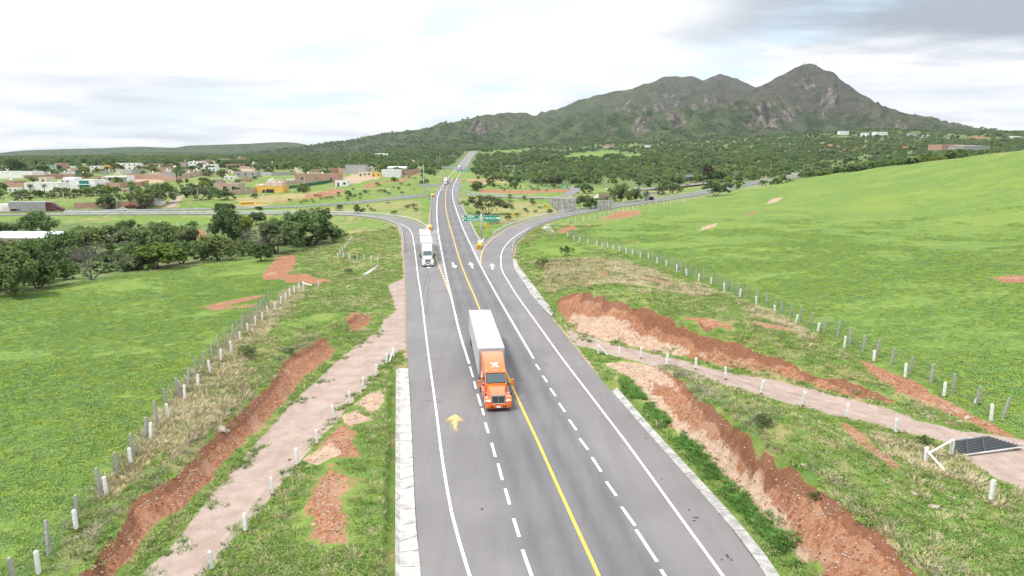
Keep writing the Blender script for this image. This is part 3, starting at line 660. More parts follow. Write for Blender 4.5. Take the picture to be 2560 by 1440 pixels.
# ------------------------------------------------------------------ mountains
def ridge_height(X, Y, ridges):
    Z = np.full(X.shape, -60.0)
    for pts, w, pw in ridges:
        P = spline([PD(*q) for q in pts], 45 if len(pts) > 9 else 110); d, h = polydist(X, Y, P)
        wob = 1 + .35 * fbm(X / 500, Y / 500, 3)
        Z = np.maximum(Z, h * np.exp(-(d / (w * wob)) ** pw) - 25 * sstep(0, 2.2 * w, d))
    return Z
def ridge_near(X, Y, ridges):
    return np.min([polydist(X, Y, thin([PD(*q) for q in r[0]], 200))[0] for r in ridges[:3]], 0)
def mountain_material(name, rocky, hazeless=1.0):
    m = bpy.data.materials.new(name); m.use_nodes = True; t = m.node_tree; g = NT(t); b = t.nodes['Principled BSDF']
    p = g.pos(); nrm = g.sep(g.n('ShaderNodeNewGeometry').outputs['Normal']); z = g.sep(p)[2]
    n1 = g.noise(p, .004, 5, .6); n2 = g.noise(p, .02, 6, .65); n3 = g.noise(p, .08, 5, .7); n4 = g.noise(g.scaled(p, (1, 1, .3)), .035, 6, .7, 1.0)
    green = g.mix(g.ramp(n2, .38, .62), (.054, .080, .036), (.118, .145, .066))
    brown = g.mix(g.ramp(n3, .35, .65), (.090, .084, .064), (.160, .142, .106))
    rock = g.mix(g.ramp(n4, .38, .62), (.066, .058, .050), (.30, .258, .212))
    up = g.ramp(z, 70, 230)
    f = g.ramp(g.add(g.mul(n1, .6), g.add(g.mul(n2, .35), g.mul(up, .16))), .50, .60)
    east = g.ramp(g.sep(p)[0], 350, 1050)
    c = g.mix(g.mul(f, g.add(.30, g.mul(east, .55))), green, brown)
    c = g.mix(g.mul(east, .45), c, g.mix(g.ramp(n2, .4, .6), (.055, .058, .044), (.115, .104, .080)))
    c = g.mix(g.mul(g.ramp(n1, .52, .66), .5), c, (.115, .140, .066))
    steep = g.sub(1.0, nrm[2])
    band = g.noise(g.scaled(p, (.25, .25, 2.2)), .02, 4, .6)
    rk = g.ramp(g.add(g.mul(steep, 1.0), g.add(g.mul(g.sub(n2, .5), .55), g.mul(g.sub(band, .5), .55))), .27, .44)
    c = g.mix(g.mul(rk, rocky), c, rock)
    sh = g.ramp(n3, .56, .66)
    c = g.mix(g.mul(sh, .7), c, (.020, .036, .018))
    t.links.new(c, b.inputs['Base Color']); b.inputs['Roughness'].default_value = 1; b.inputs['Specular IOR Level'].default_value = 0
    bn = g.n('ShaderNodeBump', {'Strength': .9, 'Distance': 30.0, 'Height': g.add(g.mul(n3, .5), g.mul(n2, .7))}); t.links.new(bn.outputs[0], b.inputs['Normal'])
    return m
def heightfield(name, x0, x1, y0, y1, step, ridges, amp, mat, label):
    xs, ys = np.arange(x0, x1, step), np.arange(y0, y1, step); X, Y = np.meshgrid(xs, ys)
    Z = ridge_height(X, Y, ridges)
    rid = 1 - np.abs(fbm(X / 330 + 3, Y / 330, 5, .55)) * 2.2
    rid2 = 1 - np.abs(fbm(X / 110 + 31, Y / 150, 3, .5)) * 2.2
    k = sstep(0, 140, Z)
    dc = ridge_near(X, Y, ridges)
    Z = Z + k * amp * (rid - .52) * (.08 + .92 * sstep(10, 280, dc)) + k * amp * (.06 + .56 * sstep(30, 300, dc)) * (rid2 - .5) + k * amp * .16 * fbm(X / 45, Y / 45, 3)
    terr = sstep(90, 160, Z) * (fbm(X / 400 + 9, Y / 400, 3) > -.1)          # ledges
    Z = Z + terr * sstep(60, 200, dc) * 6 * (np.floor(Z / 42) * 42 - Z + 21) / 21 * sstep(.2, .6, vnoise(X / 220, Y / 220))
    V = np.stack([X, Y, Z], -1).reshape(-1, 3); ny, nx = X.shape
    j, i = np.meshgrid(np.arange(ny - 1), np.arange(nx - 1), indexing='ij')
    F = np.stack([j * nx + i, j * nx + i + 1, (j + 1) * nx + i + 1, (j + 1) * nx + i], -1).reshape(-1, 4)
    zf = Z.ravel()[F].max(1); F = F[zf > -20]
    o = link(name, npmesh(name, V, F, mat)); tag(o, label, name.replace('_', ' '), kind='structure'); return X, Y, Z
PEAK = [(1780, 272, 2500), (1840, 245, 2560), (1886, 223, 2600), (1930, 201, 2660), (1974, 175, 2700), (2005, 160, 2700), (2030, 157, 2700), (2054, 168, 2700), (2084, 182, 2700), (2102, 204, 2680), (2141, 227, 2650), (2185, 255, 2620), (2229, 275, 2580), (2273, 288, 2520), (2335, 301, 2450), (2423, 318, 2350), (2511, 328, 2300), (2600, 336, 2250), (2900, 352, 2200)]
SECOND = [(1150, 318, 3000), (1290, 302, 3100), (1370, 283, 3250), (1430, 258, 3350), (1480, 240, 3400), (1530, 230, 3450), (1570, 226, 3450), (1610, 212, 3400), (1640, 200, 3400), (1690, 188, 3400), (1735, 194, 3400), (1762, 202, 3400), (1800, 187, 3350), (1835, 193, 3300), (1880, 216, 3150), (1960, 240, 3000)]
LOW = [(770, 384, 2900), (812, 372, 2900), (870, 352, 2850), (960, 336, 2800), (1050, 324, 2750), (1130, 305, 2750), (1200, 290, 2800), (1250, 282, 2850), (1300, 285, 2900), (1380, 296, 2900)]
SPURS = [([(1965, 200, 2640), (1950, 240, 2450), (1880, 280, 2200), (1800, 300, 2000), (1700, 320, 1850)], 260, 1.2), ([(2115, 235, 2600), (2150, 258, 2450), (2200, 290, 2200), (2280, 318, 1950)], 240, 1.2),
         ([(1560, 335, 1950), (1660, 298, 2050), (1740, 285, 2080), (1800, 284, 2080), (1900, 305, 2020), (1970, 330, 1950)], 190, 1.6), ([(1690, 188, 3400), (1600, 262, 3000), (1480, 300, 2600), (1380, 325, 2300)], 300, 1.1),
         ([(1800, 187, 3350), (1760, 250, 2950), (1680, 290, 2600)], 260, 1.2), ([(1430, 330, 2000), (1540, 308, 2100), (1600, 320, 2050)], 200, 1.5), ([(1250, 282, 2850), (1200, 325, 2450), (1120, 350, 2150)], 260, 1.2)]
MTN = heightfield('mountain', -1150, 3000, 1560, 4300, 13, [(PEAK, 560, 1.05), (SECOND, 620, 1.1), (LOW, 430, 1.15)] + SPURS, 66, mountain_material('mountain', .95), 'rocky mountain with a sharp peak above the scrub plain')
FARL = [(a_, b_ - 6, c_) for a_, b_, c_ in [(-500, 396, 4200), (-200, 392, 4200), (0, 388, 4200), (60, 382, 4200), (140, 379, 4200), (260, 376, 4100), (330, 373, 4000), (400, 374, 4000), (440, 375, 4000), (470, 370, 4000), (560, 367, 4000), (640, 364, 4000), (690, 361, 4000), (735, 362, 4000), (780, 371, 4000), (830, 377, 4000), (900, 384, 4000)]]
NEARL = [(40, 402, 2300), (120, 392, 2300), (200, 386, 2300), (300, 382, 2400), (420, 380, 2500), (540, 382, 2500), (640, 385, 2500)]
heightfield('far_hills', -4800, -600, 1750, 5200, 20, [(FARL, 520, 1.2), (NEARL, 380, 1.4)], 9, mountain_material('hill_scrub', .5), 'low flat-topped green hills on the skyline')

# ------------------------------------------------------------------ roads
def asphalt(name, base, streak=1.0):
    m = bpy.data.materials.new(name); m.use_nodes = True; t = m.node_tree; g = NT(t); b = t.nodes['Principled BSDF']
    p = g.pos(); n1 = g.noise(p, .12, 4, .55); n2 = g.noise(p, 9, 3, .6); n3 = g.noise(g.scaled(p, (1, .06, 1)), 1.1, 4, .6); n4 = g.noise(p, .8, 6, .7, 1.5)
    c = g.mix(g.ramp(n1, .35, .65), tuple(v * .90 for v in base), tuple(v * 1.08 for v in base))
    c = g.mix(g.mul(g.ramp(n3, .38, .66), .40 * streak), c, tuple(v * .72 for v in base))
    c = g.mix(g.mul(g.ramp(n2, .4, .75), .25), c, tuple(min(1, v * 1.35) for v in base))
    c = g.mix(g.mul(g.ramp(n4, .70, .76), .5), c, tuple(v * .5 for v in base))
    t.links.new(c, b.inputs['Base Color']); b.inputs['Roughness'].default_value = .82; b.inputs['Specular IOR Level'].default_value = .25
    bn = g.n('ShaderNodeBump', {'Strength': .25, 'Distance': .02, 'Height': n2}); t.links.new(bn.outputs[0], b.inputs['Normal']); M[name] = m; return m
asphalt('asphalt', (.176, .172, .173)); asphalt('asphalt_dark', (.145, .144, .148)); asphalt('asphalt_ramp', (.184, .176, .174), .7)
def sheet(name, Lp, Rp, z, mat, parent=None, nx=1):
    """road sheet between two polylines sampled alike; z may be an array"""
    n = max(len(Lp), len(Rp)); V = []; F = []
    def res(P):
        P = np.asarray(P, float); s = np.concatenate([[0], np.cumsum(np.linalg.norm(np.diff(P[:, :2], axis=0), axis=1))]); q = np.linspace(0, s[-1], n)
        return np.stack([np.interp(q, s, P[:, k]) for k in range(P.shape[1])], 1)
    A, B = res(Lp), res(Rp)
    for k in range(n):
        za = (A[k, 2] if A.shape[1] > 2 else 0) + z; zb = (B[k, 2] if B.shape[1] > 2 else 0) + z
        V += [(A[k, 0], A[k, 1], za), (B[k, 0], B[k, 1], zb)]
    for k in range(n - 1): F.append((2 * k, 2 * k + 1, 2 * k + 3, 2 * k + 2))
    me = MB().raw(V, F).mesh(name, mat); return link(name, me, parent)
def stripe(name, pts, w, z, mat, parent):
    P = np.asarray(pts, float); return sheet(name, offset(P, w / 2), offset(P, -w / 2), z, mat, parent)
ROAD = sheet('highway', spline(L0(PX_PAVE_L), 4), spline(L0(PX_PAVE_R), 4), .012, M['asphalt_ramp']); tag(ROAD, 'grey four-lane highway running towards the mountain', 'road', kind='structure')
ZM = lambda P: np.stack([P[:, 0], P[:, 1], np.maximum(P[:, 2], 0)], 1)
sheet('carriageway', ZM(MAIN_L), ZM(MAIN_R), .020, M['asphalt'], ROAD)
# darker running lanes
def mid(P, d): return offset(spline(L0(P), 4), d)
yl = spline(L0(PX_YELLOW), 4)
def worn_material():
    m = asphalt('asphalt_worn', (.178, .174, .176)); t = m.node_tree; g = NT(t); b = t.nodes['Principled BSDF']; src = b.inputs['Base Color'].links[0].from_socket
    w = g.attr('wear', 'Fac'); n = g.noise(g.scaled(g.pos(), (1, .05, 1)), .9, 4, .6); k = g.mul(w, g.add(.55, g.mul(n, .9)))
    t.links.new(g.mix(k, src, g.mix(1.0, src, (.76, .765, .785), 'MULTIPLY')), b.inputs['Base Color'])
worn_material()
def running_lanes(P, half, z):
    """lane surface polished and darkened along the wheel paths"""
    u = np.linspace(-half, half, 61); V = []; W = []
    for x in u:
        V.append(offset(P, -x) + np.array([0, 0, z])); e = float(sstep(half, half - 1.0, abs(x)))
        W.append(e * min(1, .45 + .55 * sum(math.exp(-((abs(x) - c_) / .42) ** 2) for c_ in (1.0, 2.75))))
    n = len(P); F = [(q * n + k, (q + 1) * n + k, (q + 1) * n + k + 1, q * n + k + 1) for q in range(60) for k in range(n - 1)]
    me = npmesh('running_lanes', np.concatenate(V), np.array(F), M['asphalt_worn'], False); at = me.attributes.new('wear', 'FLOAT', 'POINT'); at.data.foreach_set('value', np.repeat(np.array(W, np.float32), n)); return link('running_lanes', me, ROAD)
running_lanes(yl, 4.3, .024)
RL = sheet('slip_road', RAMP_L_EDGE, offset(RAMP_L_EDGE, -8.0), .016, M['asphalt_ramp']); tag(RL, 'curved slip road leaving the highway towards the village', 'road', kind='structure')
RR = sheet('slip_road', RAMP_R_EDGE, offset(RAMP_R_EDGE, 8.2), .016, M['asphalt_ramp']); tag(RR, 'curved slip road climbing away beside the green hill field', 'road', kind='structure')
RO = sheet('side_road', ONRAMP_EDGE, offset(ONRAMP_EDGE, -11), .016, M['asphalt_ramp']); tag(RO, 'side road joining the highway from the village', 'road', kind='structure')
RF = sheet('side_road', OFFRAMP_EDGE, offset(OFFRAMP_EDGE, 9), .014, M['asphalt_ramp']); tag(RF, 'side road curving off behind the umbrella-shaped tree', 'road', kind='structure')
RB = sheet('lane', offset(BACK_ROAD, 3.5), offset(BACK_ROAD, -3.5), .020, M['asphalt_ramp']); tag(RB, 'short bend of lane beyond the green sign', 'road', kind='structure')
# far highway on the right, two carriageways
HWY = spline([PD(*q) for q in [(1560, 478, 395), (1640, 470, 415), (1720, 462, 440), (1815, 452, 480), (1940, 441, 545), (2015, 434, 600), (2100, 426, 680)]], 5)
HWY[:, 2] = [max(gz(p[0], p[1]) + .25, p[2]) for p in HWY]
RH = sheet('old_highway', offset(HWY, 4.5), offset(HWY, -4.5), .02, M['asphalt_ramp']); tag(RH, 'far highway passing below the scrub forest', 'road', kind='structure')
# markings (children of the highway)
ZL = .030
stripe('centre_line', yl, .20, ZL, M['yellow_paint'], ROAD)
def tail(px_first, off):
    return [(p[0] + off * 0, p[1], p[2]) for p in px_first]
fc = ZM(spline([tuple(p) for p in L0([(1127, 454)])] + [tuple(p) for p in far_c], 8))
stripe('centre_line', fc, .30, ZL + .03, M['yellow_paint'], ROAD)
for s in (1, -1): stripe('edge_line', offset(fc, s * 3.9), .28, ZL + .03, M['white_paint'], ROAD)
stripe('edge_line', spline(L0(PX_LEFT_EDGE_LINE), 3), .18, ZL, M['white_paint'], ROAD)
stripe('edge_line', spline(L0(PX_LEFT_SOLID), 3), .24, ZL + .004, M['white_paint'], ROAD)
stripe('edge_line', spline(L0(PX_RIGHT_SOLID), 3), .24, ZL + .004, M['white_paint'], ROAD)
stripe('edge_line', spline(L0(PX_RAMP_R_LINE), 3), .18, ZL, M['white_paint'], ROAD)
stripe('ramp_edge_line', spline(L0(PX_ORANGE_L), 3), .20, ZL, M['orange_line'], ROAD)
stripe('ramp_edge_line', spline(L0(PX_ORANGE_R), 3), .20, ZL, M['orange_line'], ROAD)
for a, b in [((1175, 917), (1182.6, 943.5)), ((1185, 953.6), (1190, 972.5)), ((1194, 985.5), (1202.6, 1015)), ((1205, 1021), (1210, 1038.6)), ((1213, 1057), (1221, 1083)), ((1229, 1108), (1238.5, 1143)), ((1245, 1160), (1256, 1201)), ((1263, 1222), (1274, 1262)), ((1284, 1297), (1298, 1343)), ((1306, 1375), (1331, 1446)), ((1337, 1468), (1356, 1530)),
             ((1339.5, 911), (1349, 924.6)), ((1357, 940), (1368, 956)), ((1376, 972), (1389, 991)), ((1397.5, 1008), (1412, 1030)), ((1423, 1050), (1441, 1076)), ((1449, 1097), (1470, 1125)), ((1480, 1144), (1503, 1180)), ((1516, 1205), (1541, 1241)), ((1554, 1268), (1587.5, 1315)), ((1590, 1325), (1642.5, 1405)), ((1652, 1425), (1700, 1500))]:
    stripe('lane_dash', L0([a, b]), .19, ZL, M['white_paint'], ROAD)
# hatching of the two gores
def gore(A, B, n, ya, yb, w):
    for k in range(n):
        y = ya + (yb - ya) * k / (n - 1)
        xa = np.interp(y, [q[1] for q in A[::-1]], [q[0] for q in A[::-1]]); xb = np.interp(y, [q[1] for q in B[::-1]], [q[0] for q in B[::-1]])
        if xb - xa < 1.5: continue
        a, c, b = PZ(xa + .8, y - .8), PZ((xa + xb) / 2, y + .9), PZ(xb - .8, y - .8)
        stripe('gore_hatch', spline([a, c, b], 1.2), w, ZL - .003, M['white_thin'], ROAD)
DS = lambda y0, y1, n: [(lambda t: t)(1)]
yy = [PZ(1100, 577)[1] + (PZ(1100, 726)[1] - PZ(1100, 577)[1]) * k / 33 for k in range(34)]
def y_of(D):                                     # picture row of a point on the flat at distance D
    return float(project(0, D, 0)[1])
for D in yy:
    y = y_of(D); gore_a = [(q[0], q[1]) for q in PX_ORANGE_L if q[1] > 560] ; gore_b = PX_LEFT_SOLID
    xa = np.interp(y, [q[1] for q in gore_a[::-1]], [q[0] for q in gore_a[::-1]]); xb = np.interp(y, [q[1] for q in gore_b[::-1]], [q[0] for q in gore_b[::-1]])
    if xb - xa > 2: stripe('gore_hatch', spline([PZ(xa + .6, y - .7), PZ((xa + xb) / 2, y + .7), PZ(xb - .6, y - .7)], 1), .30, ZL - .003, M['white_thin'], ROAD)
for k in range(13):
    D = PZ(1200, 613)[1] + (PZ(1200, 658)[1] - PZ(1200, 613)[1]) * k / 12; y = y_of(D)
    xa = np.interp(y, [q[1] for q in PX_RIGHT_SOLID[::-1]], [q[0] for q in PX_RIGHT_SOLID[::-1]]); xb = np.interp(y, [q[1] for q in PX_ORANGE_R[::-1]], [q[0] for q in PX_ORANGE_R[::-1]])
    if xb - xa > 2: stripe('gore_hatch', spline([PZ(xa + .6, y - .7), PZ((xa + xb) / 2, y + .7), PZ(xb - .6, y - .7)], 1), .30, ZL - .003, M['white_thin'], ROAD)
def arrow(tail_px, tip_px, z=ZL + .004):
    a, b = PZ(*tail_px), PZ(*tip_px); d = (b - a)[:2]; Ln = np.linalg.norm(d); d /= Ln; n = np.array([-d[1], d[0]])
    q = lambda u, v: (a[0] + d[0] * u * Ln + n[0] * v, a[1] + d[1] * u * Ln + n[1] * v, z)
    V = [q(0, .16), q(0, -.16), q(.56, -.16), q(.56, .16), q(.56, .55), q(.56, -.55), q(1, 0)]
    MB().raw(V, [(0, 1, 2, 3), (4, 5, 6)]).build('lane_arrow', M['white_paint'], ROAD)
arrow((1131, 656), (1139, 671)); arrow((1182, 671), (1175, 656)); arrow((1231.5, 674), (1230, 659)); arrow((1070.5, 664), (1073, 671))
for px in ((1108, 457), (1120, 457), (1131, 457), (1145, 457), (1092, 474.5), (1108, 474.5), (1124, 474.5), (1140, 474.5)):   # reflector bars across the road
    p = PZ(px[0], px[1]); MB().box(p[0] - .45, p[0] + .45, p[1] - 1.2, p[1] + 1.2, .04, .075).build('rumble_plate', M['white_paint'], ROAD)
# spray-painted yellow arrow splash on the hard shoulder
principled('splash_yellow', (.55, .43, .19), .85, vary=.35, vscale=4, obj=False)
def splash():
    mb = MB(); c = PZ(1136, 1057)
    random.seed(3)
    def streak(p, q, w0, w1):
        p, q = np.array(p), np.array(q); d = q - p; n = np.array([-d[1], d[0]]) / (np.linalg.norm(d) + 1e-6)
        zz = .031 + random.random() * .003
        mb.raw([(*(p + n * w0), zz), (*(p - n * w0), zz), (*(q - n * w1), zz), (*(q + n * w1), zz)], [(0, 1, 2, 3)])
    ap = PZ(1138, 1036)[:2]
    for k in range(80):
        q = PZ(1102 + random.random() * 66, 1052 + random.random() * 10)[:2]; t = random.random() ** .35
        streak(ap + (q - ap) * random.random() * .4, ap + (q - ap) * t, .006 + .022 * random.random(), .008)
    for k in range(45):
        q = PZ(1138 + random.gauss(0, 6), 1060 + random.random() * 22)[:2]
        streak(PZ(1138 + random.gauss(0, 5), 1040 + random.random() * 8)[:2], q, .006 + .022 * random.random(), .008)
    mb.build('paint_splash', M['splash_yellow'], ROAD)
splash()
# tar patches and skid marks
principled('tar', (.055, .055, .06), .7)
def blot(px, py, rx, ry, ang=0):
    c = PZ(px, py); ca, sa = math.cos(ang), math.sin(ang); n = 10; V = []
    for i in range(n):
        t = 2 * math.pi * i / n; r = .65 + random.uniform(-.25, .25); x, y = rx * r * math.cos(t), ry * r * math.sin(t)
        V.append((c[0] + x * ca - y * sa, c[1] + x * sa + y * ca, .028))
    MB().raw(V, [tuple(range(n))]).build('tar_spot', M['tar'], ROAD)
for q in [(1205, 1273, .10, .25), (1080, 1000, .06, .9, -.9), (1096, 1005, .05, .5, -1), (1740, 1295, .3, .12), (1735, 1302, .2, .1), (1615, 1096, .16, .1), (1598, 1126, .12, .09), (1574, 1042, .1, .14), (1820, 1392, .12, .35), (1828, 1400, .1, .2), (1805, 1400, .08, .1), (1722, 1275, .08, .2), (1654, 1198, .08, .1), (1672, 1203, .07, .08), (1500, 985, .1, .15), (1520, 990, .15, .06), (1365, 910, .05, .8, .3)]: blot(*q)

random.seed(5)
# rubber streaks left by turning lorries
for q in [[(1071, 680), (1060, 720), (1052, 770)], [(1076, 690), (1070, 730), (1068, 790)], [(1215, 690), (1240, 725), (1272, 770)], [(1222, 690), (1250, 730), (1290, 785)]]: stripe('tyre_streak', spline(L0(q), 2), .16, .027, M['asphalt_dark'], ROAD)
# ------------------------------------------------------------------ concrete gutters, slab by slab
def slabs(thing_name, label, inner, outer, lift_in, lift_out, length, thick, mat, gap=.03, jitter=.012, cat='gutter', close=True):
    """row of cast slabs between two lines (inner beside the road)"""
    A, B = spline(inner, .4), spline(outer, .4)
    s = np.concatenate([[0], np.cumsum(np.linalg.norm(np.diff(A[:, :2], axis=0), axis=1))]); sb = np.linspace(0, 1, len(B))
    th = empty(thing_name, (A[0][0], A[0][1], 0)); tag(th, label, cat); n = int(s[-1] / length)
    o0 = np.array([A[0][0], A[0][1], 0])
    for k in range(n):
        t0, t1 = (k * length + gap) / s[-1], ((k + 1) * length - gap) / s[-1]; V = []
        j = random.uniform(-jitter, jitter)
        for t in (t0, t1):
            a = np.array([np.interp(t, s / s[-1], A[:, q]) for q in range(3)]); b = np.array([np.interp(t, sb, B[:, q]) for q in range(3)])
            V += [a + (0, 0, lift_in + j) - o0, b + (0, 0, lift_out + j) - o0]
        V = V + [v - (0, 0, thick) for v in V]
        MB().raw(V, [(0, 1, 3, 2), (4, 6, 7, 5), (0, 4, 5, 1), (1, 5, 7, 3), (3, 7, 6, 2), (2, 6, 4, 0)]).build('slab', mat, th)
    return th
gl = L0([(1053, 1460), (1049, 1400), (1038, 1283), (1028, 1053), (1020, 916)])
gm = [PZ(*q) for q in [(1000, 1460, -.12), (1000, 1400, -.12), (1000, 1283, -.12), (1000, 1053, -.12), (999, 916, -.12)]]
go = [PZ(*q) for q in [(988, 1460, .12), (988, 1400, .12), (988, 1283, .12), (989, 1053, .12), (990, 916, .12)]]
slabs('gutter', 'white concrete gutter slabs along the hard shoulder by the dirt track', gl, gm, .055, .06, 1.5, .22, M['concrete'])
slabs('gutter_kerb', 'narrow raised white kerb bordering the gutter and grass mound', gm, go, .065, .05, 3.0, .35, M['concrete'], cat='kerb')
def along_px(px, z=0): return [PZ(a, b, z) for a, b in px]
r_in = along_px([(1988, 1530), (1913, 1440), (1855, 1352), (1730, 1207), (1605, 1065), (1520, 968)])
r_out = along_px([(2020, 1530), (1948, 1440), (1886, 1352), (1757, 1207), (1626, 1065), (1533, 958)])
slabs('gutter', 'pale concrete gutter slabs below the tall eroded bank', r_in, r_out, .05, .03, 2.4, .25, M['concrete_grey'])
r2_in = along_px([(1378, 792), (1331, 740), (1307, 703), (1288, 675), (1281, 650)]); r2_out = along_px([(1386, 783), (1350, 738), (1322, 700), (1298, 670), (1289, 648)])
slabs('gutter', 'pale broken gutter slabs where the slip road curves away', r2_in, r2_out, .05, .22, 2.0, .3, M['concrete_grey'])
def flat_mesh(name, P, z0, mat, label=None, cat=None, thick=.15):
    n = len(P); V = [(p[0], p[1], p[2] + z0) for p in P] + [(p[0], p[1], p[2] + z0 - thick) for p in P]
    F = [tuple(range(n)), tuple(range(2 * n - 1, n - 1, -1))] + [(i, (i + 1) % n, n + (i + 1) % n, n + i) for i in range(n)]
    o = MB().raw(V, F).build(name, mat)
    if label: tag(o, label, cat)
    return o
flat_mesh('drain_chute', [hit(*q) for q in [(1352, 571), (1372, 560), (1388, 583), (1374, 585)]], .08, M['concrete'], 'white concrete drain chute beside the curved guardrail', 'drain')
flat_mesh('drain_chute', [hit(*q) for q in [(900, 691), (945, 662), (950, 664), (908, 693)]], .06, M['concrete'], 'narrow concrete drain chute on the grass slope below the slip road', 'drain')

# ------------------------------------------------------------------ vegetation meshes
foliage('leaf_green', (.078, .132, .046), (.145, .215, .076), (.165, .205, .066), .3, .55)
foliage('leaf_olive', (.095, .130, .056), (.165, .202, .088), (.150, .155, .078), .3, .55)
foliage('leaf_bright', (.095, .155, .030), (.175, .245, .055), (.20, .24, .045), .3, .55)
foliage('leaf_dark', (.058, .098, .036), (.110, .155, .056), (.112, .138, .056), .25, .5)
foliage('leaf_scrub', (.090, .160, .056), (.165, .245, .090), (.215, .250, .110), .25, .8)
foliage('leaf_brown', (.105, .095, .055), (.155, .14, .08), (.13, .10, .06), .25, .6)
foliage('weed', (.175, .292, .062), (.240, .355, .088), (.300, .350, .062), .12, 4)
foliage('weed_blue', (.138, .258, .082), (.205, .330, .120), (.24, .335, .095), .12, 4)
foliage('grass_green', (.150, .275, .062), (.220, .345, .098), (.275, .345, .100), .12, 3)
foliage('straw', (.56, .46, .28), (.70, .60, .41), (.50, .44, .25), .12, 3.0)
foliage('straw_grey', (.33, .285, .22), (.46, .40, .31), (.38, .34, .23), .15, 1.8)
foliage('grass_dull', (.15, .19, .065), (.22, .25, .10), (.28, .26, .12), .15, 2.2)
foliage('leaf_gutter', (.11, .25, .055), (.17, .32, .085), (.19, .32, .08), .15, 3.0)

def leaf_quads(C, N, size, r, aspect=1.0):
    """quads centred at C facing roughly N"""
    n = len(C); N = N / (np.linalg.norm(N, axis=1)[:, None] + 1e-9)
    T = np.cross(N, r.normal(size=(n, 3))); T /= np.linalg.norm(T, axis=1)[:, None] + 1e-9; B = np.cross(N, T)
    s = (size * r.uniform(.6, 1.4, n))[:, None]
    V = np.stack([C - T * s - B * s * aspect, C + T * s - B * s * aspect * .6, C + T * s * .8 + B * s * aspect, C - T * s * .7 + B * s * aspect * .8], 1).reshape(-1, 3)
    return V, np.arange(n * 4).reshape(-1, 4)
def branches(mb, r, base, dirv, length, rad, depth, tips, spread=.75, droop=.0):
    a = Vector(base); n = 3; d = Vector(dirv).normalized(); p = a.copy(); rr = rad
    for k in range(n):
        d = (d + Vector(r.normal(0, .16, 3)) + Vector((0, 0, -droop))).normalized(); q = p + d * length / n; r2 = rr * .82
        mb.bar(p, q, rr, r2, 5 if rad > .03 else 3); p, rr = q, r2
    if depth == 0: tips.append(tuple(p)); return
    for k in range(int(r.integers(2, 4))):
        nd = (d + Vector(r.normal(0, spread, 3))).normalized(); nd.z = abs(nd.z) * .6 + .12
        branches(mb, r, p, nd, length * r.uniform(.6, .82), rr * .72, depth - 1, tips, spread, droop)
def tree_meshes(name, seed, h, w, leafmat, barkmat, nleaf=2600, size=.17, flat=.55, stems=3, fill=.7, base=.32):
    """mesquite-like tree: several leaning stems, broad uneven crown"""
    r = np.random.default_rng(seed); mb = MB(); tips = []
    for s in range(stems):
        a = 2 * math.pi * (s + r.uniform(-.3, .3)) / stems
        branches(mb, r, (0, 0, -.2), (math.cos(a) * .75, math.sin(a) * .75, 1), h * .36, h * .028, 2, tips, .7)
    tr = mb.mesh(name + '_trunk', M[barkmat], True)
    K = int(44 + 14 * r.random()); cc = []
    for k in range(K):
        a = r.uniform(0, 2 * math.pi); q = math.sqrt(r.random()); e = r.random()
        rx = w / 2 * (.80 + .32 * math.sin(a * 2 + seed) + .24 * math.sin(a * 5 + 2 * seed))
        top = h * (1 - .42 * q ** 2.2) * (.84 + .22 * math.sin(a * 3 + 1.7 * seed) * q + .08 * r.random()) ; lo = h * (base + .12 * r.random())
        cc.append((math.cos(a) * q * rx, math.sin(a) * q * rx, lo + (top - lo) * (fill + (1 - fill) * e ** .5) if e > .25 else lo + (top - lo) * r.random()))
    cc = np.array(cc); rad_c = w * r.uniform(.05, .155, K)
    idx = r.integers(0, K, nleaf); u = r.normal(size=(nleaf, 3)); u /= np.linalg.norm(u, axis=1)[:, None]
    rr = r.random(nleaf) ** .45
    off = u * (rad_c[idx] * rr)[:, None] * np.array([1.15, 1.15, flat]); C = cc[idx] + off
    C[:, 2] = np.maximum(C[:, 2], h * base * .7)
    N = u * .8 + r.normal(0, .5, (nleaf, 3)) + np.array([0, 0, .55]); V, F = leaf_quads(C, N, size * h / 6, r)
    cr = npmesh(name + '_crown', V, F, M[leafmat], False); return tr, cr
def dead_meshes(name, seed, h, barkmat='bark_grey'):
    r = np.random.default_rng(seed); mb = MB(); tips = []
    for s in range(4):
        a = 2 * math.pi * s / 4 + r.uniform(-.3, .3)
        branches(mb, r, (0, 0, -.2), (math.cos(a) * .8, math.sin(a) * .8, 1), h * .33, h * .022, 3, tips, .75)
    tr = mb.mesh(name + '_trunk', M[barkmat], True); tw = MB()
    T = np.array(tips)
    for k in range(900):
        p = T[r.integers(0, len(T))] + r.normal(0, h * .05, 3); d = r.normal(size=3) + np.array([0, 0, .3]); d /= np.linalg.norm(d)
        q = p + d * h * .11; s = np.cross(d, r.normal(size=3)); s = s / np.linalg.norm(s) * h * .0035
        tw.raw([p - s, p + s, q], [(0, 1, 2)])
    return tr, mesh(name + '_twigs', tw.v, tw.f, M[barkmat])
def make_tree(name, tr, cr, loc, scale, rz, label, cat='tree', group=None, crown='crown'):
    e = empty(name, loc, rz); e.scale = scale if isinstance(scale, tuple) else (scale,) * 3
    link('trunk', tr, e); link(crown, cr, e); tag(e, label, cat, group); return e
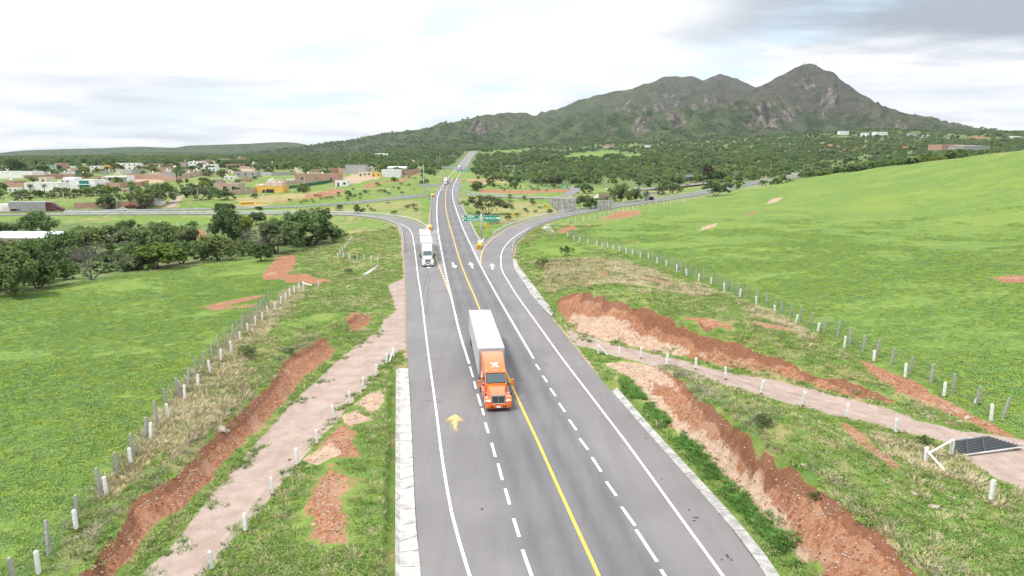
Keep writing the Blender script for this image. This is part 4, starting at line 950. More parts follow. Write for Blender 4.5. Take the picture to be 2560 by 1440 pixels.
PROTO = {
    'green': [tree_meshes('mesquite', s, 6, 8, 'leaf_green', 'bark', 5200, .150, .85, 3, .62, .10) for s in (1, 2, 3)],
    'olive': [tree_meshes('mesquite', s, 6, 8, 'leaf_olive', 'bark', 4600, .145, .8, 3, .62, .12) for s in (4, 5)],
    'bright': [tree_meshes('mesquite', s, 6, 6.6, 'leaf_bright', 'bark', 4600, .155, .9, 3, .55, .08) for s in (6, 7)],
    'dark': [tree_meshes('tree', s, 6, 7.4, 'leaf_dark', 'bark', 4600, .155, .9, 3, .55, .06) for s in (8, 9)],
    'umbrella': [tree_meshes('umbrella_tree', 12, 6, 11, 'leaf_olive', 'bark', 3600, .17, .45, 4, .88, .42)],
    'round': [tree_meshes('round_tree', 14, 6, 8.6, 'leaf_dark', 'bark', 4200, .17, .6, 2, .7, .26)],
    'scrub': [tree_meshes('scrub', s, 4.2, 5.6, 'leaf_scrub', 'bark', 420, .42, .75, 2, .6, .08) for s in (21, 22, 23, 24)],
    'scrub2': [tree_meshes('scrub', s, 4.2, 5.0, m, 'bark', 380, .42, .75, 2, .6, .08) for s, m in ((25, 'leaf_olive'), (26, 'leaf_dark'), (27, 'leaf_bright'))],
    'shrub': [tree_meshes('shrub', s, 1.5, 2.4, m, 'bark', 900, .20, .8, 3, .5, .02) for s, m in ((31, 'leaf_green'), (32, 'leaf_dark'), (33, 'leaf_olive'))],
    'dead': [dead_meshes('dead_tree', s, 6) for s in (41, 42)],
    'tall': [tree_meshes('tall_tree', 51, 9, 4.6, 'leaf_brown', 'bark', 3000, .15, 1.0, 2, .45, .12)],
    'cypress': [tree_meshes('cypress', 52, 9, 2.0, 'leaf_dark', 'bark', 1500, .14, 1.6, 1, .3, .05)],
}
def plant(kind, px, pybase, width_px, height_px, label, name='tree', k=None, D=None, cat='tree', group=None):
    """a tree whose foot is seen at (px, pybase), sized as it looks there"""
    p = PD(px, pybase, D) if D else hit(px, pybase); p[2] = gz(p[0], p[1])
    tr, cr = PROTO[kind][(k if k is not None else random.randrange(99)) % len(PROTO[kind])]
    dp = depth(p); ref = {'shrub': (2.4, 1.5), 'umbrella': (11, 6), 'round': (8.6, 6), 'tall': (4.6, 9), 'cypress': (2, 9), 'bright': (6.6, 6), 'dark': (7.4, 6), 'scrub': (5.6, 4.2), 'scrub2': (5, 4.2)}.get(kind, (8, 6))
    sw, sh = width_px / FPX * dp / ref[0], height_px / FPX * dp / ref[1]
    return make_tree(name, tr, cr, tuple(p), (sw, sw, sh), random.uniform(0, 6.28), label, cat, group, 'twigs' if kind == 'dead' else 'crown')
TL = 'trees along the hidden stream'
for kind, x, yb, w, hh, lab in [
    ('green', 30, 742, 150, 130, 'broad green mesquite at the field edge, leftmost in the photo'),
    ('green', 95, 722, 130, 125, 'green mesquite standing just beside the bare grey tree'),
    ('olive', -40, 730, 170, 150, 'olive mesquite cut off by the edge of the photo'),
    ('dead', 228, 700, 175, 118, 'leafless grey tree at the top edge of the left field'),
    ('bright', 392, 672, 130, 72, 'rounded bright green bushy tree at the field edge'),
    ('green', 332, 672, 90, 66, 'small green tree between the grey tree and bright bushy tree'),
    ('green', 455, 660, 95, 60, 'low green tree hugging the field edge'),
    ('green', 545, 652, 105, 66, 'green mesquite with visible forked trunk at the field edge'),
    ('dark', 574, 622, 95, 106, 'tallest dark green tree of the stream line'),
    ('dead', 640, 640, 95, 88, 'bare grey tree tangled among the green stream trees'),
    ('olive', 690, 634, 120, 84, 'olive mesquite with twisted trunk beside the red gully'),
    ('green', 782, 612, 150, 92, 'wide green tree at the stream end nearest the slip road'),
    ('green', 742, 596, 90, 70, 'green tree tucked behind the wide stream tree'),
    ('round', 642, 562, 48, 34, 'small round tree just below the slip road guardrail'),
    ('bright', 600, 600, 80, 72, 'yellow-green tree beside the tallest dark stream tree'),
    ('green', 240, 640, 130, 78, 'green tree crown rising behind the bare grey tree'),
    ('green', 150, 668, 130, 90, 'green mesquite in the middle of the stream thicket'),
    ('green', 40, 668, 140, 72, 'green mesquite deep in the thicket near the shed'),
    ('olive', 330, 636, 110, 70, 'olive tree behind the bright bushy tree'),
    ('green', 410, 640, 120, 84, 'full green tree in the centre of the stream thicket'),
    ('olive', 470, 636, 90, 70, 'olive green tree by the bare brown paddock'),
    ('green', 315, 602, 66, 54, 'grey-green tree standing by the pond'),
    ('green', 98, 592, 105, 64, 'green tree above the metal shed roof'),
    ('dead', 28, 590, 70, 60, 'thin leafless tree beside the metal shed'),
    ('green', 5, 592, 60, 40, 'low green tree beside the metal shed, at the photo edge'),
    ('olive', 395, 604, 80, 50, 'olive tree on the far bank of the pond'),
    ('green', 445, 612, 70, 50, 'green tree between pond and brown paddock'),
    ('dark', 655, 652, 70, 44, 'dark low tree in the shade at the stream bank'),
    ('green', 205, 606, 90, 40, 'green tree on the near bank of the pond'),
    ('dark', 835, 608, 50, 40, 'small dark tree at the end of the stream thicket'),
    ('umbrella', 1218, 537, 94, 50, 'umbrella-shaped mesquite in the loop beside the highway'),
    ('round', 1790, 490, 62, 36, 'round dark tree standing alone on the hill field fence'),
    ('green', 1463, 484, 44, 26, 'round green tree beyond the side road'),
    ('green', 1550, 506, 48, 48, 'green tree beside the concrete wall and culvert'),
    ('green', 1588, 503, 34, 34, 'smaller green tree next to the culvert mouth'),
    ('olive', 1657, 487, 34, 26, 'olive tree with bare stems by the far slip road'),
    ('green', 1682, 484, 28, 26, 'green tree paired with the olive tree by the far slip road'),
    ('tall', 1768, 452, 28, 50, 'tall brownish tree rising over the scrub'),
    ('dark', 1797, 453, 40, 26, 'dark bush beside the tall brownish tree'),
    ('olive', 1455, 522, 46, 36, 'olive bush in front of the concrete wing wall'),
    ('green', 1478, 522, 40, 30, 'green bush in front of the concrete wing wall'),
    ('olive', 1392, 460, 36, 26, 'grey-green tree at the scrub edge behind the grassy knoll'),
    ('green', 560, 534, 62, 28, 'green bush between slip road and stream tree'),
    ('bright', 893, 533, 20, 22, 'single bright round bush on the tan slope'),
    ('dark', 850, 520, 20, 9, 'low dark bush on the tan slope between the ramps'),
    ('dark', 647, 527, 20, 12, 'small dark bush beside the side road guardrail'),
    ('green', 275, 522, 60, 38, 'tidy green tree beside the parked cars'),
    ('green', 370, 515, 78, 46, 'large dark green tree by the brick roadside wall'),
    ('green', 410, 508, 54, 52, 'tall green tree next to the dirt lane'),
    ('olive', 500, 500, 50, 34, 'umbrella-shaped tree beside the leaning pole'),
    ('green', 560, 500, 44, 26, 'green bushy tree below the unfinished brick house')]:
    plant(kind, x, yb, w, hh, lab, 'tree' if kind not in ('dead',) else 'bare_tree')
for kind, x, yb, w, hh, lab in [('shrub', 617, 893, 62, 34, 'dense green shrub beside the left fence'), ('shrub', 1356, 674, 30, 34, 'dark leafy shrub on the slope above the slip road'), ('shrub', 1905, 1072, 56, 40, 'half-dead grey and green bush on top of the eroded bank'),
    ('shrub', 725, 885, 34, 18, 'small shrub near the left eroded bank'), ('shrub', 1415, 640, 44, 26, 'pale green shrub above the curved guardrail'), ('shrub', 2310, 1115, 44, 28, 'grey-green shrub beside the cattle grid posts'), ('shrub', 2035, 1250, 40, 22, 'scrubby bush at the bank crest'),
    ('shrub', 1310, 500, 14, 12, 'dark bush on the tan slope inside the loop'), ('shrub', 1275, 498, 12, 14, 'small dark bush beside the umbrella-shaped mesquite'), ('shrub', 1330, 508, 16, 14, 'small green bush on the tan slope inside the loop'), ('shrub', 890, 650, 22, 12, 'small shrub on the grassy slope'), ('shrub', 873, 686, 26, 16, 'shrub beside the small drain chute'),
    ('shrub', 1615, 505, 20, 30, 'narrow dark shrub beside the culvert')]:
    plant(kind, x, yb, w, hh, lab, 'shrub', cat='shrub')
# undergrowth filling the stream thicket
_r = np.random.default_rng(8)
for _k in range(90):
    _x = _r.uniform(-60, 850); _y0 = np.interp(_x, [-60, 150, 400, 700, 850], [735, 705, 668, 632, 606]); _y = _y0 - _r.random() ** 1.6 * (95 if _x < 600 else 60) - 2
    if 470 < _x < 520 and 570 < _y < 610: continue
    _p = hit(_x, _y); _s = _r.uniform(.55, 1.0); _q = (PROTO['scrub'] + PROTO['scrub2'][:2])[_k % 6]
    make_tree('thicket_bush', *_q, tuple(_p), (_s, _s, _s * .8), _r.uniform(0, 6), 'leafy bush filling the thicket along the hidden stream', 'bush', 'bushes of the stream thicket')
# low bushes dotted over the slopes of the junction
for _name, _poly, _n in (('inside the left loop of the junction', [(650, 524), (850, 518), (1060, 505), (1060, 550), (960, 538), (760, 529)], 22), ('inside the right loop of the junction', [(1165, 505), (1370, 503), (1430, 527), (1290, 552), (1215, 575)], 26), ('on the red cut below the village houses', [(700, 503), (860, 478), (1000, 448), (1060, 430), (1060, 480), (900, 500), (760, 510)], 44), ('on the grassy knoll beyond the side road', [(1165, 452), (1300, 458), (1430, 468), (1430, 480), (1200, 484)], 34), ('beside the far slip road', [(1580, 492), (1700, 476), (1830, 452), (1990, 434), (1800, 448), (1640, 478)], 16)):
    _q = np.array(_poly, float); _k = 0
    while _k < _n:
        _x, _y = _r.uniform(_q[:, 0].min(), _q[:, 0].max()), _r.uniform(_q[:, 1].min(), _q[:, 1].max())
        if not inside(np.array([_x]), np.array([_y]), _q)[0]: continue
        _k += 1; _p = hit(_x, _y)
        if float(samp(ROAD_D, _p[0], _p[1])) < 2.5: continue
        _s = _r.uniform(.5, 1.5); make_tree('slope_bush', *PROTO['shrub'][_k % 3], tuple(_p), (_s, _s, _s * _r.uniform(.7, 1.1)), _r.uniform(0, 6), 'low dark green bush ' + _name, 'bush', 'bushes ' + _name)
# dead twigs of the half-dead bush
_p = hit(1912, 1060); make_tree('bare_bush', *PROTO['dead'][0], tuple(_p), (.30, .30, .27), 1.0, 'bare grey twigs on top of the eroded bank', 'bush', crown='twigs')
_p = hit(1750, 985); make_tree('bare_bush', *PROTO['dead'][1], tuple(_p), (.24, .24, .16), 2.0, 'grey dry brush at the crest of the near bank', 'bush', crown='twigs')
_p = hit(1705, 940); make_tree('bare_bush', *PROTO['dead'][0], tuple(_p), (.2, .2, .13), 3.0, 'brown dry brush at the far end of the near bank', 'bush', crown='twigs')
_p = hit(445, 1000); make_tree('bare_bush', *PROTO['dead'][1], tuple(_p), (.16, .16, .16), 3.0, 'dead brown bush against the left fence', 'bush', crown='twigs')

# ------------------------------------------------------------------ scattering with geometry nodes (for what nobody could count)
def scatter(name, P, S, protos, label, cat, rot=None):
    n = len(P); me = bpy.data.meshes.new(name); me.vertices.add(n); me.vertices.foreach_set('co', np.asarray(P, np.float32).ravel())
    for nm, arr in (('scl', S), ('rot', rot if rot is not None else rng.uniform(0, 6.283, n))):
        a = me.attributes.new(nm, 'FLOAT', 'POINT'); a.data.foreach_set('value', np.asarray(arr, np.float32))
    a = me.attributes.new('pick', 'INT', 'POINT'); a.data.foreach_set('value', rng.integers(0, len(protos), n).astype(np.int32))
    col = bpy.data.collections.new(name + '_sources')
    for k, pm in enumerate(protos): col.objects.link(bpy.data.objects.new('%s_%02d' % (name, k), pm))
    ng = bpy.data.node_groups.new(name, 'GeometryNodeTree')
    ng.interface.new_socket('Geometry', in_out='INPUT', socket_type='NodeSocketGeometry'); ng.interface.new_socket('Geometry', in_out='OUTPUT', socket_type='NodeSocketGeometry')
    N = ng.nodes.new; L = ng.links.new
    gi, go_, io, ci = N('NodeGroupInput'), N('NodeGroupOutput'), N('GeometryNodeInstanceOnPoints'), N('GeometryNodeCollectionInfo')
    ci.inputs[0].default_value = col; ci.inputs['Separate Children'].default_value = True; ci.inputs['Reset Children'].default_value = True
    io.inputs['Pick Instance'].default_value = True
    def at(nm, t):
        q = N('GeometryNodeInputNamedAttribute'); q.data_type = t; q.inputs[0].default_value = nm; return q.outputs[0]
    cx = N('ShaderNodeCombineXYZ'); L(at('rot', 'FLOAT'), cx.inputs[2])
    L(gi.outputs[0], io.inputs['Points']); L(ci.outputs[0], io.inputs['Instance']); L(at('pick', 'INT'), io.inputs['Instance Index'])
    L(cx.outputs[0], io.inputs['Rotation']); L(at('scl', 'FLOAT'), io.inputs['Scale']); L(io.outputs[0], go_.inputs[0])
    o = link(name, me); md = o.modifiers.new('scatter', 'NODES'); md.node_group = ng
    tag(o, label, cat, kind='stuff'); return o
def tuft(name, seed, blades, h, spread, mat, w=.02, lean=.5):
    r = np.random.default_rng(seed); mb = MB()
    for k in range(blades):
        a = r.uniform(0, 6.283); q = spread * math.sqrt(r.random()); b = np.array([math.cos(a) * q, math.sin(a) * q, -.03])
        d = np.array([math.cos(a) * lean * r.random() + r.normal(0, .15), math.sin(a) * lean * r.random() + r.normal(0, .15), 1]); hh = h * r.uniform(.55, 1.1)
        m = b + d * hh * .6; t = b + d * hh + np.array([d[0], d[1], -.35]) * hh * .35; s = np.cross(d, r.normal(size=3)); s = s / np.linalg.norm(s) * w
        mb.raw([b - s, b + s, m + s * .8, m - s * .8, t], [(0, 1, 2, 3), (3, 2, 4)])
    return mesh(name, mb.v, mb.f, M[mat])
def mound(name, seed, n, r0, h, mat, size):
    r = np.random.default_rng(seed); a = r.uniform(0, 6.283, n); q = r0 * np.sqrt(r.random(n)); z = h * (1 - (q / r0) ** 2) * r.uniform(.35, 1, n)
    C = np.stack([np.cos(a) * q, np.sin(a) * q, z], 1); N = np.stack([np.cos(a) * q / r0, np.sin(a) * q / r0, np.ones(n)], 1) + r.normal(0, .45, (n, 3))
    V, F = leaf_quads(C, N, size, r); return npmesh(name, V, F, M[mat], False)
def pts_polar(n, r0, r1, a=R(46), power=1.35):
    """random places, thinning out with distance"""
    e = 2 - power; u = rng.random(n); r = (r0 ** e + u * (r1 ** e - r0 ** e)) ** (1 / e); t = rng.uniform(-a, a, n)
    return r * np.sin(t), r * np.cos(t)
def keep(x, y, cond): return x[cond], y[cond]
def weeds():
    x, y = pts_polar(300000, 28, 260)
    f = samp(MK['field'], x, y); so = np.maximum.reduce([samp(MK[k], x, y) for k in ('soil', 'tan', 'track')]); rd = samp(ROAD_D, x, y); sc_ = samp(MK['scrub'], x, y); dr = samp(MK['dry'], x, y)
    clump = fbm(x / 6, y / 6, 3); clump2 = fbm(x / 14 + 50, y / 9 + 9, 3); u = rng.random(len(x)); r = np.hypot(x, y)
    ok = (f > .5) & (so < .25) & (rd > .6) & (clump2 + clump * .6 + 1.2 * (u - .5) > -.25) & (u < np.clip(1.25 - r / 220, .12, 1))
    X, Y = x[ok], y[ok]; Z = samp(GZ, X, Y); sc = (.28 + .55 * rng.random(len(X)) ** 1.6) * (1 + np.hypot(X, Y) / 150)
    pr = [mound('weed_clump', s, 80, .62, .13, m, .036) for s, m in ((1, 'weed'), (2, 'weed'), (3, 'weed_blue'), (4, 'weed'))] + [tuft('weed_blades', 5, 26, .22, .42, 'weed', .014), mound('weed_clump', 6, 90, .7, .2, 'weed_blue', .040)]
    scatter('field_weeds', np.stack([X, Y, Z], 1), sc, pr, 'low leafy weeds carpeting the green fields', 'weeds')
    # verges
    ok = (f < .5) & (so < .14 + .3 * u) & (rd > .5) & (sc_ < .6) & (r < 210) & (u < .9) & (clump + 1.3 * (u - .5) > -.22)
    X, Y = x[ok], y[ok]; Z = samp(GZ, X, Y); sc = (.4 + .7 * rng.random(len(X)) ** 1.5) * (1 + np.hypot(X, Y) / 220)
    pr = [tuft('grass_tuft', s, 34, .24, .34, m, .012, .9) for s, m in ((11, 'grass_green'), (12, 'grass_green'), (13, 'grass_green'), (16, 'grass_dull'))] + [mound('low_weed', 14, 60, .5, .12, 'weed', .034), mound('low_weed', 15, 60, .55, .14, 'grass_green', .034), tuft('grass_tuft', 17, 30, .3, .3, 'straw', .010, .9)]
    scatter('verge_grass', np.stack([X, Y, Z], 1), sc, pr, 'tufted green grass on the verges and bank tops', 'grass')
    # straw
    nf = fbm(x / 3 + 7, y / 3, 3)
    ok = (f < .6) & (so < .14) & (rd > .8) & (sc_ < .7) & (((dr > .5) & (u < .36)) | ((nf > .36) & (f < .3) & (u < .07))) & (r < 230)
    X, Y = x[ok], y[ok]; Z = samp(GZ, X, Y); sc = (.6 + .8 * rng.random(len(X))) * (1 + np.hypot(X, Y) / 300)
    pr = [tuft('straw_tuft', s, 30, .36, .32, m, .011, .8) for s, m in ((21, 'straw'), (22, 'straw'), (23, 'straw'), (24, 'grass_dull'))]
    scatter('dry_grass', np.stack([X, Y, Z], 1), sc, pr, 'straw-coloured dry grass along fences and slopes', 'grass')
    # long grass growing in the gutter under the tall bank
    A = spline([PZ(a, b, .02) for a, b in [(1545, 955), (1600, 1015), (1690, 1110), (1780, 1205), (1870, 1300), (1960, 1400), (2040, 1495)]], .3); n = 2900
    i = rng.integers(0, len(A), n); P = A[i] + np.stack([rng.normal(.62, .24, n), rng.normal(0, .3, n), np.zeros(n)], 1)
    P = P[fbm(P[:, 0] / 2.2, P[:, 1] / 2.2, 2) > -.22]; P[:, 2] = samp(GZ, P[:, 0], P[:, 1])
    scatter('gutter_grass', P, rng.uniform(.55, 1.0, len(P)), [tuft('long_grass', s, 30, .26, .30, 'leaf_gutter', .022, 1.0) for s in (31, 32)], 'bright long grass spilling over the gutter below the tall bank', 'grass')
    # tufts at the bank feet and beside the left track
    A = np.vstack([spline([PZ(a, b, -.2) for a, b in TL_L[1:8]], .4), spline([PZ(*q) for q in B2_BASE], .5), spline([PZ(a, b, 0) for a, b in TL_R], .4)]); n = 1100
    i = rng.integers(0, len(A), n); P = A[i] + np.stack([rng.normal(0, .45, n), rng.normal(0, .45, n), np.zeros(n)], 1); P = P[fbm(P[:, 0] / 2, P[:, 1] / 2, 2) > .02]; P[:, 2] = samp(GZ, P[:, 0], P[:, 1])
    scatter('track_side_grass', P, rng.uniform(.5, 1.2, len(P)), [tuft('side_tuft', s, 20, .32, .24, 'grass_green', .02, .9) for s in (41, 42)], 'patches of grass along the edges of the dirt tracks', 'grass')
    # dry brush hanging over the bank crests
    A = np.vstack([offset(spline([PZ(*q) for q in B1_CREST], .3), .75), offset(spline([PZ(a, b, .8) for a, b in BANK_L_CREST], .3), 1.1)]); n = 480
    i = rng.integers(0, len(A), n); P = A[i] + np.stack([rng.normal(0, .4, n), rng.normal(0, .35, n), np.zeros(n)], 1); P[:, 2] = samp(GZ, P[:, 0], P[:, 1])
    scatter('crest_brush', P, rng.uniform(.6, 1.3, n), [tuft('brush', 51, 30, .36, .3, 'straw_grey', .010, 1.5), tuft('brush', 52, 24, .4, .3, 'straw_grey', .010, 1.3), tuft('brush', 53, 22, .34, .25, 'grass_green', .018, .9)], 'tangled dry brush along the crests of the eroded banks', 'brush')
    # pebbles and clods on earth banks
    def stone(seed, mat):
        bm = bmesh.new(); bmesh.ops.create_icosphere(bm, subdivisions=1, radius=1); q = np.random.default_rng(seed)
        for v in bm.verts: v.co = Vector((v.co.x * q.uniform(.7, 1.2), v.co.y * q.uniform(.7, 1.2), v.co.z * q.uniform(.4, .8)))
        me = bpy.data.meshes.new('pebble'); bm.to_mesh(me); bm.free(); me.materials.append(M[mat]); return me
    ok = (np.maximum(samp(MK['soil'], x, y), samp(MK['tan'], x, y)) > .55) & (r < 120) & (u < .75)
    X, Y = x[ok], y[ok]; X = np.concatenate([X + rng.normal(0, .5, len(X)) for _ in range(3)]); Y = np.concatenate([Y + rng.normal(0, .5, len(Y)) for _ in range(3)]) if len(Y) else Y
    n = min(len(X), len(Y)); X, Y = X[:n], Y[:n]; m = np.maximum(samp(MK['soil'], X, Y), samp(MK['tan'], X, Y)) > .5; X, Y = X[m], Y[m]
    P = np.stack([X, Y, samp(GZ, X, Y)], 1)
    scatter('pebbles', P, .018 + .085 * rng.random(len(P)) ** 5, [stone(1, 'rock'), stone(2, 'rock'), stone(3, 'rock_red')], 'pebbles and clods strewn over the bare banks', 'pebbles')
    return stone
stone_mesh = weeds()

# ------------------------------------------------------------------ scrub forest
def forest():
    r = np.random.default_rng(99); n = 130000
    y = r.uniform(330, 2900, n); x = r.uniform(-1, 1, n) * (y * .85 + 60)
    z = samp(GZ, x, y)
    mi = np.clip(((x - MTN[0][0, 0]) / 13).astype(int), 0, MTN[0].shape[1] - 1); mj = np.clip(((y - MTN[1][0, 0]) / 13).astype(int), 0, MTN[0].shape[0] - 1)
    mz = np.where((x > MTN[0][0, 0]) & (y > MTN[1][0, 0]), MTN[2][mj, mi], -99); z = np.maximum(z, mz); px, py = project(x, y, z)
    ok = (px > -160) & (px < 2720)
    dm = samp(ROAD_D, x, y); f = samp(MK['field'], x, y); s = np.maximum.reduce([samp(MK[k], x, y) for k in ('soil', 'tan', 'track')])
    ok &= (dm > 9) & (f < .4) & (s < .4)
    hw, _ = polydist(x, y, thin(HWY, 20)); ok &= hw > 9
    right = x > -.02 * y + 25
    dens = np.where(right, .52, .10)
    # town: thin bushes between the houses; thicker woods behind
    dens = np.where(~right & (y > 640), .32, dens); dens = np.where(~right & (y > 900), .85, dens)
    dens = np.where(right & (y < 470) & (px < 1430), .04, dens)                       # grassy knoll by the side road
    dens = np.where(right & (py > 462), dens * .25, dens)
    dens = np.where((px > 560) & (px < 1075) & (py > 440) & (py < 530), dens * .5, dens)
    dens = np.where(~right & (y < 345) & (px > 640), 0, dens)
    dens = np.where(mz > 60, dens * np.clip(1 - (mz - 60) / 110, .0, 1), dens) * np.clip(.95 + 2.4 * fbm(x / 60, y / 60, 4), .05, 1) * np.clip(900 / y, .5, 1.0)
    ok &= r.random(n) < dens
    x, y, z, px, py = x[ok], y[ok], z[ok], px[ok], py[ok]
    return x, y, z, px, py, .55 + .75 * r.random(len(x)) ** 1.3
FX, FY, FZ, FPXX, FPYY, FS = forest()

# ------------------------------------------------------------------ fences
def post_mesh(name, h, w, mats, cap=.03, stain=.0):
    """square concrete post with chamfered head; lower part may be stained by soil"""
    me = bpy.data.meshes.new(name); bm = bmesh.new(); zs = [-.3] + ([stain] if stain else []) + [h - cap, h]; rings = []
    for k, z in enumerate(zs):
        q = w / 2 * (1 if k < len(zs) - 1 else .72); rings.append([bm.verts.new((x * q, y * q, z)) for x, y in ((-1, -1), (1, -1), (1, 1), (-1, 1))])
    for k in range(len(rings) - 1):
        for i in range(4):
            f = bm.faces.new((rings[k][i], rings[k][(i + 1) % 4], rings[k + 1][(i + 1) % 4], rings[k + 1][i])); f.material_index = 1 if (stain and k == 0) else 0
    bm.faces.new(rings[-1]); bm.to_mesh(me); bm.free()
    for m in mats: me.materials.append(M[m])
    return me
POST_W = post_mesh('post_white', 1.30, .17, ('post_white', 'post_soil'), .05, .22)
POST_W2 = post_mesh('post_white', 1.30, .17, ('post_white', 'post_soil'), .05, .05)
POST_G = post_mesh('post_grey', 1.78, .15, ('post_grey', 'post_soil'), .04)
POST_S = post_mesh('post_small', 1.2, .15, ('post_white', 'post_soil'), .04)
def strand(pts, rad, name, mat, parent, org):
    mb = MB()
    for a, b in zip(pts[:-1], pts[1:]): mb.bar(Vector(a) - org, Vector(b) - org, rad, rad, 3)
    return mb.build(name, mat, parent)
def fence(label, bases, meshes, wires=(.35, .7, 1.05), net=False, wob=.055, hs=1.0, wr=.009):
    """bases: world points of the post feet"""
    org = Vector(bases[0]); th = empty('fence', tuple(org)); tag(th, label, 'fence')
    for k, b in enumerate(bases):
        o = link('post', meshes[k % len(meshes)], th); o.location = Vector(b) - org
        o.rotation_euler = (random.gauss(0, wob), random.gauss(0, wob), random.uniform(-.2, .2)); s = random.uniform(.9, 1.08) * hs; o.scale = (1, 1, s)
    for h in wires: strand([(b[0], b[1], b[2] + h) for b in bases], wr, 'wire', M['wire'], th, org)
    if net:
        mb = MB()
        for a, b in zip(bases[:-1], bases[1:]):
            a, b = Vector(a) - org, Vector(b) - org
            for k in range(1, 8):
                p = a.lerp(b, k / 8); mb.bar(p + Vector((0, 0, .1)), p + Vector((0, 0, 1.5)), .004, .004, 3)
        mb.build('wire_netting', M['wire'], th)['kind'] = 'stuff'
    return th
def feet(px, spacing=None):
    P = np.array([hit(*q) for q in px])
    if spacing:
        P = spline(P, .5); P = thin(P, spacing)
    P[:, 2] = samp(GZ, P[:, 0], P[:, 1]); return [tuple(p) for p in P]
fence('tall grey concrete post fence along the left green field', feet([(-60, 1560), (40, 1470), (122, 1388), (193, 1304), (252, 1242), (294, 1188), (335, 1142), (365, 1098), (393, 1062), (420, 1020), (447, 990), (472, 965), (491, 938), (510, 922), (531, 903), (548, 882), (563, 864), (580, 848), (595, 834), (607, 823), (619, 812), (631, 800), (643, 790), (653, 780), (662, 770), (671, 761)]), [POST_G], (.3, .6, .9, 1.2, 1.5), True)
fence('short white post fence through the straw beside the left field', feet([(-20, 1530), (97, 1436), (192, 1330), (267, 1240), (328, 1163), (377, 1102), (422, 1050), (462, 1002), (495, 968), (526, 934), (553, 906), (579, 882), (601, 855), (620, 834), (639, 815), (656, 803), (672, 789), (687, 777), (702, 764), (714, 752), (725, 743), (736, 736), (748, 728), (757, 722)]), [POST_W, POST_W2], (.4, .8, 1.15))
fence('white post fence between the left dirt track and the grassy mound', feet([(470, 1510), (531, 1428), (614, 1333), (681, 1240), (741, 1168), (792, 1113), (837, 1050), (875, 1014), (906, 978), (938, 944), (966, 911), (985, 895)]), [POST_W], (.5, .9))
fence('white post fence along the right gravel track', feet([(1495, 888), (1547.5, 896), (1602, 897), (1665, 916), (1739, 924), (1814, 950), (1902.5, 987), (2006.7, 1017), (2116, 1048), (2239, 1086), (2313, 1161)]), [POST_W], (.5, .9))
WR = feet([(1420, 594), (1435, 602)] + [(1449, 607), (1470, 611), (1492, 617), (1505, 620), (1519, 622), (1533, 625), (1548, 631), (1565, 635), (1582, 639), (1601, 645), (1621, 651), (1642, 661), (1665, 668), (1691, 681), (1717, 692), (1746, 703), (1777, 714), (1811, 730), (1849, 746), (1891, 762), (1936, 786), (1989, 811), (2044, 833), (2110, 872), (2184, 907), (2262, 944), (2359, 996), (2477, 1053)])
fence('short white post fence along the foot of the right hill field', WR, [POST_W, POST_W2], (.4, .8, 1.15))
G = np.array(WR); G = offset(thin(spline(G, 1), 2.3), 1.1); G[:, 2] = samp(GZ, G[:, 0], G[:, 1])
fence('tall grey post fence behind the white posts of the right hill field', [tuple(p) for p in G], [POST_G], (.3, .7, 1.1, 1.5), True)
fence('line of white posts between the slip road and the hill field', feet([(1420, 562), (1480, 549), (1535, 534), (1600, 520), (1640, 514)], 5.2), [POST_S], (.4, .8, 1.1), hs=1.15, wr=.01)
fence('long row of white posts climbing beside the far slip road', feet([(1660, 511), (1682, 508), (1772, 493), (1815, 483), (1880, 470), (1940, 459), (2013, 443)], 3.4), [POST_S], (.4, .8, 1.1), hs=1.15, wr=.012)
fence('white posts climbing the grass slope below the left slip road', feet([(845, 645), (880, 600)], 4.2), [POST_S], (.4, .8), wr=.01)
fence('white posts crossing the grass slope towards the drain chute', feet([(859, 646), (874, 649), (893, 651), (911, 651), (928, 653), (944, 656)]), [POST_S], (.4, .8), wr=.01)
fence('white post fence on the far side of the brown paddock', feet([(372, 560), (440, 564), (508, 570)], 3.4), [POST_S], (.4, .8), wr=.012)
fence('row of fence posts above the red knoll beyond the side road', feet([(1180, 446), (1250, 447), (1330, 452), (1430, 465)], 9), [POST_S], (.5, 1), wr=.015)
fence('posts along the top of the red road cut by the houses', feet([(620, 492), (700, 486), (800, 477), (870, 464), (950, 447), (1030, 425)], 9), [POST_S], (.5, 1), wr=.015)
fence('posts along the far highway below the scrub', feet([(1960, 436), (2000, 432), (2040, 428), (2070, 424)], 8), [POST_S], (.5, 1), wr=.015)
def brace(label, pa, pb, w=.13):
    o = MB().bar(Vector(pa), Vector(pb), w / 2 * 1.2, w / 2 * 1.2, 4).build('brace_post', M['post_white']); return tag(o, label, 'post')
def up(px, py, h): p = hit(px, py); return (p[0], p[1], p[2] + h)
brace('white brace leaning on the first post of the left track', up(985, 897, 1.15), up(973, 906, .05))
brace('white brace leaning on the first post of the right track', up(1496, 888, 1.1), up(1518, 888, .05))
brace('white leaning brace at the post before the cattle grid', up(2313, 1161, .95), up(2369, 1186, .05))
brace('white rail sloping between the two cattle grid posts', up(2316, 1161, .75), up(2376, 1143, 1.25))
brace('white rail at the end of the left straw fence', up(757, 722, 1.0), up(780, 722, .55))
def lone_post(px, py, label, h=1.0, tilt=0):
    p = hit(px, py); o = link('post', POST_W); o.location = p; o.scale = (1.05, 1.05, h); o.rotation_euler = (tilt, tilt * .5, .3); return tag(o, label, 'post')
lone_post(2377, 1143, 'white post at the corner of the cattle grid'); lone_post(2476, 1257, 'lone white post near the gravel apron', 1.1); lone_post(2436, 1010, 'broken leaning white post stub beside the ditch', .5, .3); lone_post(797, 718, 'single white post above the red gully', .8)
